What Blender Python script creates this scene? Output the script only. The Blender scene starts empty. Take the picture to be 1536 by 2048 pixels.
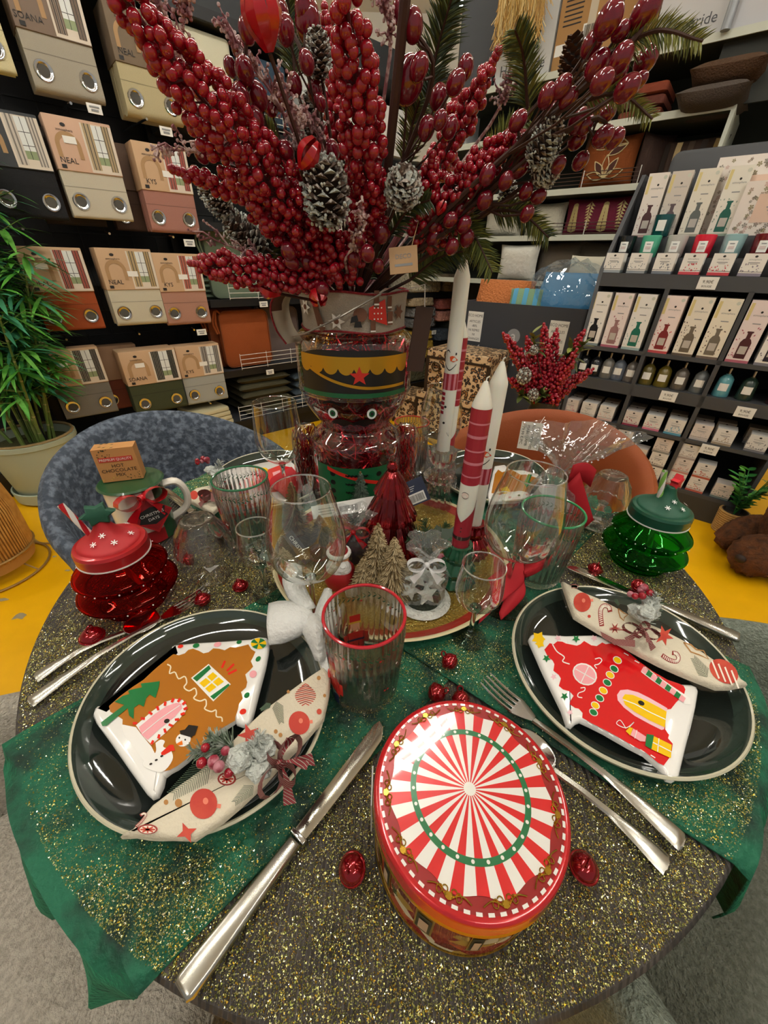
import bpy, math, random
import numpy as np
from math import sin, cos, pi, radians, sqrt, atan2
from mathutils import Matrix, Vector
random.seed(7); np.random.seed(7)
S = bpy.context.scene
COL = S.collection

# ------------------------------------------------------------------ camera
FPX, PITCH, ROLL, CZ = 770.0, radians(32.8), radians(1.4), 1.2
cam_d = bpy.data.cameras.new('camera'); cam = bpy.data.objects.new('camera', cam_d); COL.objects.link(cam)
cam_d.sensor_fit = 'VERTICAL'; cam_d.sensor_height = 36.0; cam_d.lens = 36.0 * FPX / 2048.0
cam_d.clip_start = 0.01; cam_d.clip_end = 60
cam.matrix_world = Matrix.Translation((0, 0, CZ)) @ Matrix.Rotation(radians(90) - PITCH, 4, 'X') @ Matrix.Rotation(ROLL, 4, 'Z')
S.camera = cam
# ------------------------------------------------------------------ view
S.view_settings.view_transform = 'Standard'; S.view_settings.look = 'None'
S.view_settings.gamma = 1.0; S.view_settings.use_curve_mapping = False
S.view_settings.exposure = 0.0
try:
    S.cycles.use_denoising = True
    S.cycles.max_bounces = 10; S.cycles.transparent_max_bounces = 24
    S.cycles.transmission_bounces = 10; S.cycles.glossy_bounces = 4; S.cycles.diffuse_bounces = 3
    S.cycles.sample_clamp_indirect = 6.0
except Exception: pass
# ------------------------------------------------------------------ world
wd = bpy.data.worlds.new('shop_ambient'); S.world = wd; wd.use_nodes = True
wd.node_tree.nodes['Background'].inputs[0].default_value = (1.0, 0.97, 0.9, 1); wd.node_tree.nodes['Background'].inputs[1].default_value = 0.32
LAMP_STRENGTH = 58.0

# ------------------------------------------------------------------ camera rays (photo pixel -> point at a given height / distance)
def ray(u, v):
    x = (u - 768) / FPX; y = -(v - 1024) / FPX; c, s = cos(ROLL), sin(ROLL)
    xr = c*x - s*y; yr = s*x + c*y
    return (xr, cos(PITCH) + yr*sin(PITCH), -sin(PITCH) + yr*cos(PITCH))
def W(u, v, z):
    d = ray(u, v); t = (z - CZ) / d[2]; return Vector((d[0]*t, d[1]*t, z))
def Y(u, v, y):
    d = ray(u, v); t = y / d[1]; return Vector((d[0]*t, y, CZ + d[2]*t))

# ------------------------------------------------------------------ materials
def lin(c):
    if isinstance(c, str):
        c = c.lstrip('#'); c = [int(c[i:i+2], 16)/255 for i in (0, 2, 4)]
    return tuple((x/12.92 if x <= .04045 else ((x+.055)/1.055)**2.4) for x in c[:3]) + (1,)
_M = {}
def mat(name, col, rough=.5, metal=0, spec=.5, coat=0, bump=None, var=None, emit=None, sheen=0, sss=0):
    """bump=(scale,strength,kind)  var=(scale,colour2,lo,hi)"""
    if name in _M: return _M[name]
    m = bpy.data.materials.new(name); m.use_nodes = True; nt = m.node_tree; b = nt.nodes['Principled BSDF']; L = nt.links.new
    b.inputs['Base Color'].default_value = lin(col); b.inputs['Roughness'].default_value = rough
    b.inputs['Metallic'].default_value = metal; b.inputs['Specular IOR Level'].default_value = spec
    b.inputs['Coat Weight'].default_value = coat; b.inputs['Coat Roughness'].default_value = .04
    if sheen:
        b.inputs['Sheen Weight'].default_value = sheen; b.inputs['Sheen Tint'].default_value = lin(col); b.inputs['Sheen Roughness'].default_value = .35
    if sss:
        b.inputs['Subsurface Weight'].default_value = sss; b.inputs['Subsurface Radius'].default_value = (.02, .012, .008); b.inputs['Subsurface Scale'].default_value = .5
    if emit:
        b.inputs['Emission Color'].default_value = lin(col); b.inputs['Emission Strength'].default_value = emit
    tc = nt.nodes.new('ShaderNodeTexCoord') if (bump or var) else None
    if var:
        n = nt.nodes.new('ShaderNodeTexNoise'); n.inputs['Scale'].default_value = var[0]; n.inputs['Detail'].default_value = 5; L(tc.outputs['Object'], n.inputs['Vector'])
        r = nt.nodes.new('ShaderNodeMapRange'); r.inputs[1].default_value = var[2]; r.inputs[2].default_value = var[3]; L(n.outputs[0], r.inputs[0])
        mx = nt.nodes.new('ShaderNodeMix'); mx.data_type = 'RGBA'; mx.inputs[6].default_value = lin(col); mx.inputs[7].default_value = lin(var[1]); L(r.outputs[0], mx.inputs[0]); L(mx.outputs[2], b.inputs['Base Color'])
    if bump:
        kind = bump[2] if len(bump) > 2 else 'noise'
        if kind == 'noise': n = nt.nodes.new('ShaderNodeTexNoise'); n.inputs['Scale'].default_value = bump[0]; n.inputs['Detail'].default_value = 4
        elif kind == 'voronoi': n = nt.nodes.new('ShaderNodeTexVoronoi'); n.inputs['Scale'].default_value = bump[0]
        else:
            n = nt.nodes.new('ShaderNodeTexWave'); n.inputs['Scale'].default_value = bump[0]; n.inputs['Distortion'].default_value = 3; n.bands_direction = kind
        L(tc.outputs['Object'], n.inputs['Vector'])
        bp = nt.nodes.new('ShaderNodeBump'); bp.inputs['Strength'].default_value = bump[1]; bp.inputs['Distance'].default_value = .01
        L(n.outputs[0], bp.inputs['Height']); L(bp.outputs[0], b.inputs['Normal'])
    _M[name] = m; return m
def glass(name, col='#ffffff', rough=0.0, ior=1.45):
    if name in _M: return _M[name]
    m = bpy.data.materials.new(name); m.use_nodes = True; nt = m.node_tree; nt.nodes.clear()
    o = nt.nodes.new('ShaderNodeOutputMaterial'); g = nt.nodes.new('ShaderNodeBsdfGlass')
    g.inputs['Color'].default_value = lin(col); g.inputs['Roughness'].default_value = rough; g.inputs['IOR'].default_value = ior
    nt.links.new(g.outputs[0], o.inputs[0]); _M[name] = m; return m
def ribglass(name, ior=1.3, clear=.55):
    """moulded glass: part straight-through, part refracting"""
    if name in _M: return _M[name]
    m = bpy.data.materials.new(name); m.use_nodes = True; nt = m.node_tree; nt.nodes.clear(); L = nt.links.new
    o = nt.nodes.new('ShaderNodeOutputMaterial'); g = nt.nodes.new('ShaderNodeBsdfGlass'); g.inputs['IOR'].default_value = ior; g.inputs['Roughness'].default_value = 0
    t = nt.nodes.new('ShaderNodeBsdfTransparent'); t.inputs[0].default_value = (.97, .98, .97, 1); mx = nt.nodes.new('ShaderNodeMixShader'); mx.inputs[0].default_value = clear
    L(g.outputs[0], mx.inputs[1]); L(t.outputs[0], mx.inputs[2]); L(mx.outputs[0], o.inputs[0]); _M[name] = m; return m
def thin(name, col='#ffffff', refl=.05, edge=.6, wrinkle=None, haze=0.0, edgecol='#ffffff'):
    """thin clear wall: straight-through tint plus mirror that grows at grazing angles"""
    if name in _M: return _M[name]
    m = bpy.data.materials.new(name); m.use_nodes = True; nt = m.node_tree; nt.nodes.clear(); L = nt.links.new
    o = nt.nodes.new('ShaderNodeOutputMaterial'); t = nt.nodes.new('ShaderNodeBsdfTransparent'); t.inputs[0].default_value = lin(col)
    g = nt.nodes.new('ShaderNodeBsdfGlossy'); g.inputs['Roughness'].default_value = .03; g.inputs[0].default_value = lin(edgecol)
    lw = nt.nodes.new('ShaderNodeLayerWeight'); lw.inputs[0].default_value = .25
    r = nt.nodes.new('ShaderNodeMapRange'); r.inputs[3].default_value = refl; r.inputs[4].default_value = edge; L(lw.outputs['Facing'], r.inputs[0])
    mx = nt.nodes.new('ShaderNodeMixShader'); L(r.outputs[0], mx.inputs[0]); L(t.outputs[0], mx.inputs[1]); L(g.outputs[0], mx.inputs[2])
    last = mx
    if wrinkle:
        tc = nt.nodes.new('ShaderNodeTexCoord'); n = nt.nodes.new('ShaderNodeTexNoise'); n.inputs['Scale'].default_value = wrinkle; n.inputs['Detail'].default_value = 3; L(tc.outputs['Object'], n.inputs[0])
        bp = nt.nodes.new('ShaderNodeBump'); bp.inputs['Strength'].default_value = .9; bp.inputs['Distance'].default_value = .012; L(n.outputs[0], bp.inputs['Height'])
        L(bp.outputs[0], g.inputs['Normal']); L(bp.outputs[0], lw.inputs['Normal'])
    if haze:
        d = nt.nodes.new('ShaderNodeBsdfDiffuse'); d.inputs[0].default_value = (.9, .9, .9, 1)
        m2 = nt.nodes.new('ShaderNodeMixShader'); m2.inputs[0].default_value = haze; L(mx.outputs[0], m2.inputs[1]); L(d.outputs[0], m2.inputs[2]); last = m2
    L(last.outputs[0], o.inputs[0]); _M[name] = m; return m

# ------------------------------------------------------------------ mesh builder
_TXT = {}
def text_geo(s, font_scale=1.0):
    if s not in _TXT:
        cu = bpy.data.curves.new('lettering', 'FONT'); cu.body = s; cu.align_x = 'CENTER'; cu.align_y = 'CENTER'; cu.size = 1; cu.resolution_u = 2
        o = bpy.data.objects.new('lettering', cu); COL.objects.link(o)
        dg = bpy.context.evaluated_depsgraph_get(); dg.update(); me = o.evaluated_get(dg).to_mesh()
        _TXT[s] = ([tuple(v.co) for v in me.vertices], [tuple(p.vertices) for p in me.polygons])
        o.evaluated_get(dg).to_mesh_clear(); bpy.data.objects.remove(o); bpy.data.curves.remove(cu)
    return _TXT[s]
class MB:
    def __init__(s): s.v = []; s.f = []; s.mi = []; s.mats = []
    def midx(s, m):
        if m not in s.mats: s.mats.append(m)
        return s.mats.index(m)
    def add(s, vs, fs, m, M=None):
        o = len(s.v); i = s.midx(m)
        if M is not None: vs = [tuple(M @ Vector(v)) for v in vs]
        s.v.extend([tuple(v) for v in vs])
        for f in fs: s.f.append(tuple(o + k for k in f)); s.mi.append(i)
        return s
    def poly(s, pts, m, M=None): return s.add(pts, [tuple(range(len(pts)))], m, M)
    def box(s, c, d, m, M=None, taper=None):
        x, y, z = d[0]/2, d[1]/2, d[2]/2; t = taper or 1
        vs = [(c[0]+a*x*(t if k > 0 else 1), c[1]+b*y*(t if k > 0 else 1), c[2]+k*z) for k in (-1, 1) for a, b in ((-1,-1),(1,-1),(1,1),(-1,1))]
        return s.add(vs, [(3,2,1,0),(4,5,6,7),(0,1,5,4),(1,2,6,5),(2,3,7,6),(3,0,4,7)], m, M)
    def rbox(s, c, d, m, r=.004, M=None, n=2):
        """box with rounded vertical edges and softened top/bottom"""
        x, y = d[0]/2, d[1]/2; r = min(r, x*.98, y*.98); out = []
        for cx, cy, a0 in ((x-r, y-r, 0), (-x+r, y-r, 90), (-x+r, -y+r, 180), (x-r, -y+r, 270)):
            for k in range(n+1):
                a = radians(a0 + 90*k/n); out.append((cx + r*cos(a), cy + r*sin(a)))
        return s.prism(out, c[2]-d[2]/2, c[2]+d[2]/2, m, M, bevel=min(r*.6, d[2]*.3), off=(c[0], c[1]))
    def prism(s, out, z0, z1, m, M=None, bevel=0, off=(0, 0), top=None):
        """closed outline (counter-clockwise) extruded, optional softened edges"""
        a = sum(out[i][0]*out[(i+1) % len(out)][1] - out[(i+1) % len(out)][0]*out[i][1] for i in range(len(out)))
        if a < 0: out = out[::-1]
        n = len(out)
        if bevel: rings = [(z0, bevel*.6), (z0+bevel*.4, 0), (z1-bevel, 0), (z1-bevel*.3, bevel*.35), (z1, bevel)]
        else: rings = [(z0, 0), (z1, 0)]
        vs = []
        for z, ins in rings:
            o = offset(out, -ins) if ins else out
            vs += [(p[0]+off[0], p[1]+off[1], z) for p in o]
        fs = [tuple(range(n-1, -1, -1))]
        for k in range(len(rings)-1):
            for i in range(n):
                j = (i+1) % n; fs.append((k*n+i, k*n+j, (k+1)*n+j, (k+1)*n+i))
        s.add(vs, fs, m, M)
        b = len(s.v) - n
        s.f.append(tuple(range(b, b+n))); s.mi.append(s.midx(top or m)); return s
    def lathe(s, prof, m, n=32, M=None, rf=None, a0=0, a1=2*pi, close=False, mf=None):
        """revolve (r,z) points; rf(angle,k)->radius factor"""
        full = abs(a1 - a0 - 2*pi) < 1e-6; nn = n if full else n+1; vs = []
        for k, (r, z) in enumerate(prof):
            for i in range(nn):
                a = a0 + (a1-a0)*i/n; q = r*(rf(a, k) if rf else 1); vs.append((q*cos(a), q*sin(a), z))
        K = len(prof); rng = range(K if close else K-1)
        for k in rng:
            fs = []
            for i in range(n):
                j = (i+1) % nn; k2 = (k+1) % K
                fs.append((k*nn+i, k*nn+j, k2*nn+j, k2*nn+i))
            if k == rng[0]: s.add(vs, fs, mf(k) if mf else m, M); base = len(s.v) - len(vs)
            else:
                i0 = s.midx(mf(k) if mf else m)
                for f in fs: s.f.append(tuple(base+q for q in f)); s.mi.append(i0)
        return s
    def tube(s, pts, r, m, n=6, M=None, closed=False, caps=True, flat=1.0):
        pts = [Vector(p) for p in pts]; K = len(pts); vs = []; up = Vector((0, 0, 1))
        t0 = (pts[1]-pts[0]).normalized()
        nrm = t0.cross(up);
        if nrm.length < 1e-3: nrm = t0.cross(Vector((1, 0, 0)))
        nrm.normalize()
        for k, p in enumerate(pts):
            if closed: t = pts[(k+1) % K] - pts[k-1]
            else: t = pts[min(k+1, K-1)] - pts[max(k-1, 0)]
            if t.length < 1e-9: t = t0
            t = t.normalized(); nrm = nrm - t*nrm.dot(t)
            if nrm.length < 1e-6: nrm = t.orthogonal()
            nrm.normalize(); bn = t.cross(nrm); rr = r(k/(K-1)) if callable(r) else (r[k] if isinstance(r, (list, tuple)) else r)
            for i in range(n):
                a = 2*pi*i/n; vs.append(p + nrm*(cos(a)*rr) + bn*(sin(a)*rr*flat))
        fs = [(k*n+i, k*n+(i+1) % n, ((k+1) % K)*n+(i+1) % n, ((k+1) % K)*n+i) for k in range(K if closed else K-1) for i in range(n)]
        if caps and not closed: fs += [tuple(range(n-1, -1, -1)), tuple((K-1)*n+i for i in range(n))]
        return s.add(vs, fs, m, M)
    def strip(s, a, b, m, M=None, th=0):
        """ribbon surface between two polylines"""
        n = len(a); vs = [tuple(p) for p in a] + [tuple(p) for p in b]
        fs = [(i, i+1, n+i+1, n+i) for i in range(n-1)]
        return s.add(vs, fs, m, M)
    def ball(s, c, r, m, nu=12, nv=8, M=None, f=None):
        if not isinstance(r, (tuple, list)): r = (r, r, r)
        vs = [(c[0], c[1], c[2]-r[2])]
        for k in range(1, nv):
            ph = -pi/2 + pi*k/nv
            for i in range(nu):
                a = 2*pi*i/nu; q = f(a, ph) if f else 1
                vs.append((c[0]+r[0]*cos(ph)*cos(a)*q, c[1]+r[1]*cos(ph)*sin(a)*q, c[2]+r[2]*sin(ph)*q))
        vs.append((c[0], c[1], c[2]+r[2])); T = len(vs)-1
        fs = [(0, 1+(i+1) % nu, 1+i) for i in range(nu)] + [(T, T-nu+i, T-nu+(i+1) % nu) for i in range(nu)]
        for k in range(nv-2):
            for i in range(nu): fs.append((1+k*nu+i, 1+k*nu+(i+1) % nu, 1+(k+1)*nu+(i+1) % nu, 1+(k+1)*nu+i))
        return s.add(vs, fs, m, M)
    def text(s, t, size, m, M, sx=1.0):
        vs, fs = text_geo(t); return s.add([(x*size*sx, y*size, z) for x, y, z in vs], fs, m, M)
    def build(s, name, parent=None, world=False, smooth=True, angle=40):
        vs = s.v
        if world and parent is not None:
            Mi = PM[parent.name].inverted(); vs = [tuple(Mi @ Vector(v)) for v in vs]
        me = bpy.data.meshes.new(name); me.from_pydata(vs, [], s.f)
        for m in s.mats: me.materials.append(m)
        me.polygons.foreach_set('material_index', s.mi)
        if smooth:
            me.polygons.foreach_set('use_smooth', [True]*len(s.f))
            try: me.set_sharp_from_angle(angle=radians(angle))
            except Exception: pass
        me.update()
        o = bpy.data.objects.new(name, me); COL.objects.link(o)
        if parent is not None: o.parent = parent
        return o
def offset(out, d):
    n = len(out); r = []
    for i in range(n):
        p, a, b = out[i], out[i-1], out[(i+1) % n]
        e1 = Vector((p[0]-a[0], p[1]-a[1])); e2 = Vector((b[0]-p[0], b[1]-p[1]))
        if e1.length < 1e-9: e1 = e2
        if e2.length < 1e-9: e2 = e1
        e1.normalize(); e2.normalize()
        nn = Vector((e1.y+e2.y, -e1.x-e2.x))
        if nn.length < 1e-6: nn = Vector((e1.y, -e1.x))
        nn.normalize(); k = max(.5, nn.dot(Vector((e1.y, -e1.x))))
        r.append((p[0]+nn.x*d/k, p[1]+nn.y*d/k))
    return r
PM = {}
def thing(name, label, cat, loc=(0, 0, 0), rotz=0, group=None, kind=None):
    o = bpy.data.objects.new(name, None); COL.objects.link(o); o.location = loc; o.rotation_euler = (0, 0, rotz)
    o.empty_display_size = .02; PM[o.name] = Matrix.Translation(loc) @ Matrix.Rotation(rotz, 4, 'Z')
    return tag(o, label, cat, group, kind)
def tag(o, label=None, cat=None, group=None, kind=None):
    if label: o['label'] = label
    if cat: o['category'] = cat
    if group: o['group'] = group
    if kind: o['kind'] = kind
    return o
def struct(name, mb, **k):
    o = mb.build(name, **k); o['kind'] = 'structure'; return o
def one(name, mb, label, cat, group=None, kind=None, loc=None, rotz=0, **k):
    o = mb.build(name, **k); tag(o, label, cat, group, kind)
    if loc is not None: o.location = loc; o.rotation_euler = (0, 0, rotz)
    return o
def dup(root, loc, rotz=None, label=None, group=None, parent=None):
    r = root.copy(); COL.objects.link(r); r.location = loc
    if rotz is not None: r.rotation_euler = (0, 0, rotz)
    if label: r['label'] = label
    if group: r['group'] = group
    def kids(a, b):
        for ch in list(a.children):
            c = ch.copy(); COL.objects.link(c); c.parent = b; kids(ch, c)
    kids(root, r); return r
def inst(src, name, loc, parent=None, scale=1, rot=None):
    o = bpy.data.objects.new(name, src.data if hasattr(src, 'data') else src); COL.objects.link(o); o.location = loc
    o.scale = (scale,)*3 if not isinstance(scale, (tuple, list)) else scale
    if rot is not None: o.rotation_mode = 'QUATERNION'; o.rotation_quaternion = rot
    if parent is not None: o.parent = parent
    return o
def T(x=0, y=0, z=0): return Matrix.Translation((x, y, z))
def RZ(a): return Matrix.Rotation(a, 4, 'Z')
def RX(a): return Matrix.Rotation(a, 4, 'X')
def RY(a): return Matrix.Rotation(a, 4, 'Y')
def lerp(a, b, t): return tuple(x+(y-x)*t for x, y in zip(a, b))
def spl(pts, n):
    """Catmull-Rom through points"""
    P = [Vector(p) for p in pts]; P = [P[0]*2-P[1]] + P + [P[-1]*2-P[-2]]; out = []
    segs = len(P)-3
    for i in range(n+1):
        t = i/n*segs; k = min(int(t), segs-1); u = t-k; a, b, c, d = P[k:k+4]
        out.append(.5*((2*b)+(c-a)*u+(2*a-5*b+4*c-d)*u*u+(3*b-a-3*c+d)*u**3))
    return out
def face_frame(o, n, up=(0, 0, 1)):
    """matrix whose local X runs right, Y up, Z along outward normal n, at o"""
    n = Vector(n).normalized(); x = Vector(up).cross(n).normalized(); y = n.cross(x)
    return Matrix(((x.x, y.x, n.x, o[0]), (x.y, y.y, n.y, o[1]), (x.z, y.z, n.z, o[2]), (0, 0, 0, 1)))
ORD = ['first','second','third','fourth','fifth','sixth','seventh','eighth','ninth','tenth']
# ================================================================== materials used widely
BLACK = mat('black_metal', '#191a1c', .45, .3); CHAR = mat('charcoal_board', '#3a3c40', .6); DARKP = mat('dark_panel', '#17181a', .7)
WHITE = mat('white_paint', '#e9e8e2', .55); CHROME = mat('chrome', '#d8d8d8', .12, 1); STEEL = mat('satin_steel', '#b9b6ac', .26, 1)
PAPER = mat('paper_white', '#ecebe4', .7); INK = mat('printed_ink', '#1c1a1a', .6); GREYINK = mat('grey_ink', '#8d8f90', .7)
KRAFT = mat('kraft_card', '#bd9a72', .8); WIREM = mat('white_wire', '#e4e2dc', .35, .2); LIP = mat('pale_shelf_lip', '#c9cdbd', .45)
GOLD = mat('gold_print', '#d9a93a', .28, .9)
def SG(): return mat('snow_white', '#f2f1ea', .7)
# ================================================================== room
fm = MB(); fm.poly([(-6, -3, 0), (7, -3, 0), (7, 9, 0), (-6, 9, 0)], mat('yellow_floor', '#f6b804', .36, 0, .5, .12, bump=(9, .05), var=(3.5, '#e2a802', .45, .75)))
struct('floor', fm)
b = MB(); b.box((.5, 9.05, 2.2), (13, .1, 4.4), mat('wall_pale', '#d9d8d0', .8)); struct('wall_back', b)
b = MB(); b.box((-6.05, 3, 2.2), (.1, 12, 4.4), mat('wall_pale', '#d9d8d0', .8)); struct('wall_left', b)
b = MB(); b.box((7.05, 3, 2.2), (.1, 12, 4.4), mat('wall_pale', '#d9d8d0', .8)); struct('wall_right', b)
b = MB(); b.box((.5, 3, 4.45), (13.2, 12.2, .1), mat('ceiling_white', '#cfd0cc', .85)); struct('ceiling', b)
# worn grey scuffs in the paint
wm = MB()
for (u, v, r) in ((38, 1232, .03), (3, 1200, .025), (135, 1141, .012), (110, 1113, .01)):
    c = W(u, v, 0); wm.poly([(c.x+r*(1+.5*random.uniform(-1, 1))*cos(a*.7), c.y+.6*r*(1+.5*random.uniform(-1, 1))*sin(a*.7), .0008) for a in range(9)], mat('scuffed_concrete', '#9b8f6c', .8))
one('floor_scuff', wm, 'grey worn patches where the yellow floor paint has chipped', 'floor marks', kind='stuff')
# fluorescent strips; the two rearmost, unseen, are added to brighten the front
LAMP = mat('tube_light', '#fffaf0', emit=LAMP_STRENGTH); HOUS = mat('lamp_housing', '#d0d0cc', .5)
for i, (x, y, ln, a) in enumerate([(-1.3, .3, 1.5, 0.72), (.15, 1.5, 1.5, 0.72), (1.6, -.3, 1.5, .72), (-1.5, -1.5, 1.5, .72), (.9, -1.9, 1.5, .72), (-3.0, 1.2, 1.5, .72), (2.9, 1.4, 1.5, .72), (-.4, 4.2, 1.5, .72), (2.6, 4.4, 1.5, .72), (.9, 6.6, 1.5, .72), (-2.4, 6.2, 1.5, .72)]):
    t = thing('ceiling_light', 'white fluorescent strip lamp hung below the shop ceiling', 'ceiling light', (x, y, 3.55), a, 'fluorescent strips under the ceiling')
    b = MB(); b.rbox((0, 0, .045), (ln+.06, .12, .05), HOUS, .01); b.tube([(-ln*.3, 0, .07), (-ln*.3, 0, .86)], .006, HOUS); b.tube([(ln*.3, 0, .07), (ln*.3, 0, .86)], .006, HOUS); b.build('housing', t)
    for s in (-1, 1):
        b = MB(); b.tube([(-ln/2, s*.035, 0), (ln/2, s*.035, 0)], .016, LAMP, 8); b.build('tube', t)

# ================================================================== left shelving, frame: x along the shelf, y into it
LO, LA = (-.75, 3.2, 0), radians(42)
LM = Matrix.Translation(LO) @ RZ(LA)
def Lw(s, d, z): return tuple(LM @ Vector((s, d, z)))
sh = thing('shelving_unit', 'long dark metal shop shelving carrying curtain packs and seat pads', 'shelving', LO, LA)
b = MB(); b.box((.25, .5, 1.35), (5.1, .03, 2.5), DARKP)
for k in range(36): b.box((-2.2+k*.14, .483, 1.35), (.006, .006, 2.4), BLACK)
for k in range(17): b.box((.25, .481, .2+k*.14), (5.0, .006, .006), BLACK)
b.build('back_panel', sh)
for (x0, x1, z, dep) in ((-2.3, 2.8, .14, .5), (-.55, 2.8, .50, .46), (-.55, 2.8, .955, .46), (-.55, 2.8, 1.37, .46), (-.55, 2.8, 1.84, .46), (-2.3, 2.8, 2.24, .5)):
    b = MB(); b.box(((x0+x1)/2, .49-dep/2, z), (x1-x0, dep, .03), CHAR); b.box(((x0+x1)/2, .485-dep, z), (x1-x0, .012, .045), BLACK); b.build('shelf_board', sh)
b = MB(); b.box((.25, .03, .06), (5.1, .02, .12), BLACK); b.build('plinth', sh)
b = MB(); b.box((.25, .0, 2.33), (5.1, .04, .16), mat('dark_beam', '#22272b', .6)); b.build('header_beam', sh)
for x in (-2.28, -1.55, -.56, .9, 2.7):
    b = MB(); b.box((x, .45, 1.25), (.04, .05, 2.45), BLACK); b.build('upright', sh)
b = MB(); b.box((-1.66, .12, .42), (.02, .5, .62), BLACK);
for z in (.24, .42, .6): b.tube([(-1.672, -.02, z), (-1.69, -.02, z)], .012, STEEL, 8)
b.build('side_plate', sh)
for z in (1.80, 1.31, .82, .34):
    for x in (-1.38, -1.02, -.7):
        b = MB(); b.tube([(x, .47, z+.02), (x, .03, z-.0)], .006, CHROME); b.tube([(x, .03, z), (x, -.02, z-.005)], .006, CHROME); b.build('display_hook', sh)
for (x, z) in ((-.93, 1.79), (-.62, 1.76), (-.62, 1.28), (-1.5, .8), (-.66, .80), (-.22, .49), (-.2, .945), (1.6, .63)):
    b = MB(); b.box((x, -.03, z), (.06, .004, .035), PAPER); b.box((x, -.0335, z+.006), (.04, .001, .006), GREYINK); b.box((x, -.0335, z-.006), (.03, .001, .008), GREYINK); b.build('price_tag', sh)
def wire_front(x0, x1, z0, name='wire_guard'):
    b = MB()
    for k in range(4): b.tube([(x0, .0, z0+.03*k), (x1, .0, z0+.03*k)], .0022, WIREM, 5)
    for x in np.linspace(x0, x1, max(2, int((x1-x0)/.18)+1)): b.tube([(x, .0, z0-.01), (x, .0, z0+.1)], .0022, WIREM, 5)
    b.build(name, sh)
wire_front(-.42, .6, .535); wire_front(-.42, .6, .985); wire_front(-.5, .6, .17); wire_front(-.5, .5, 1.87)

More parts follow.
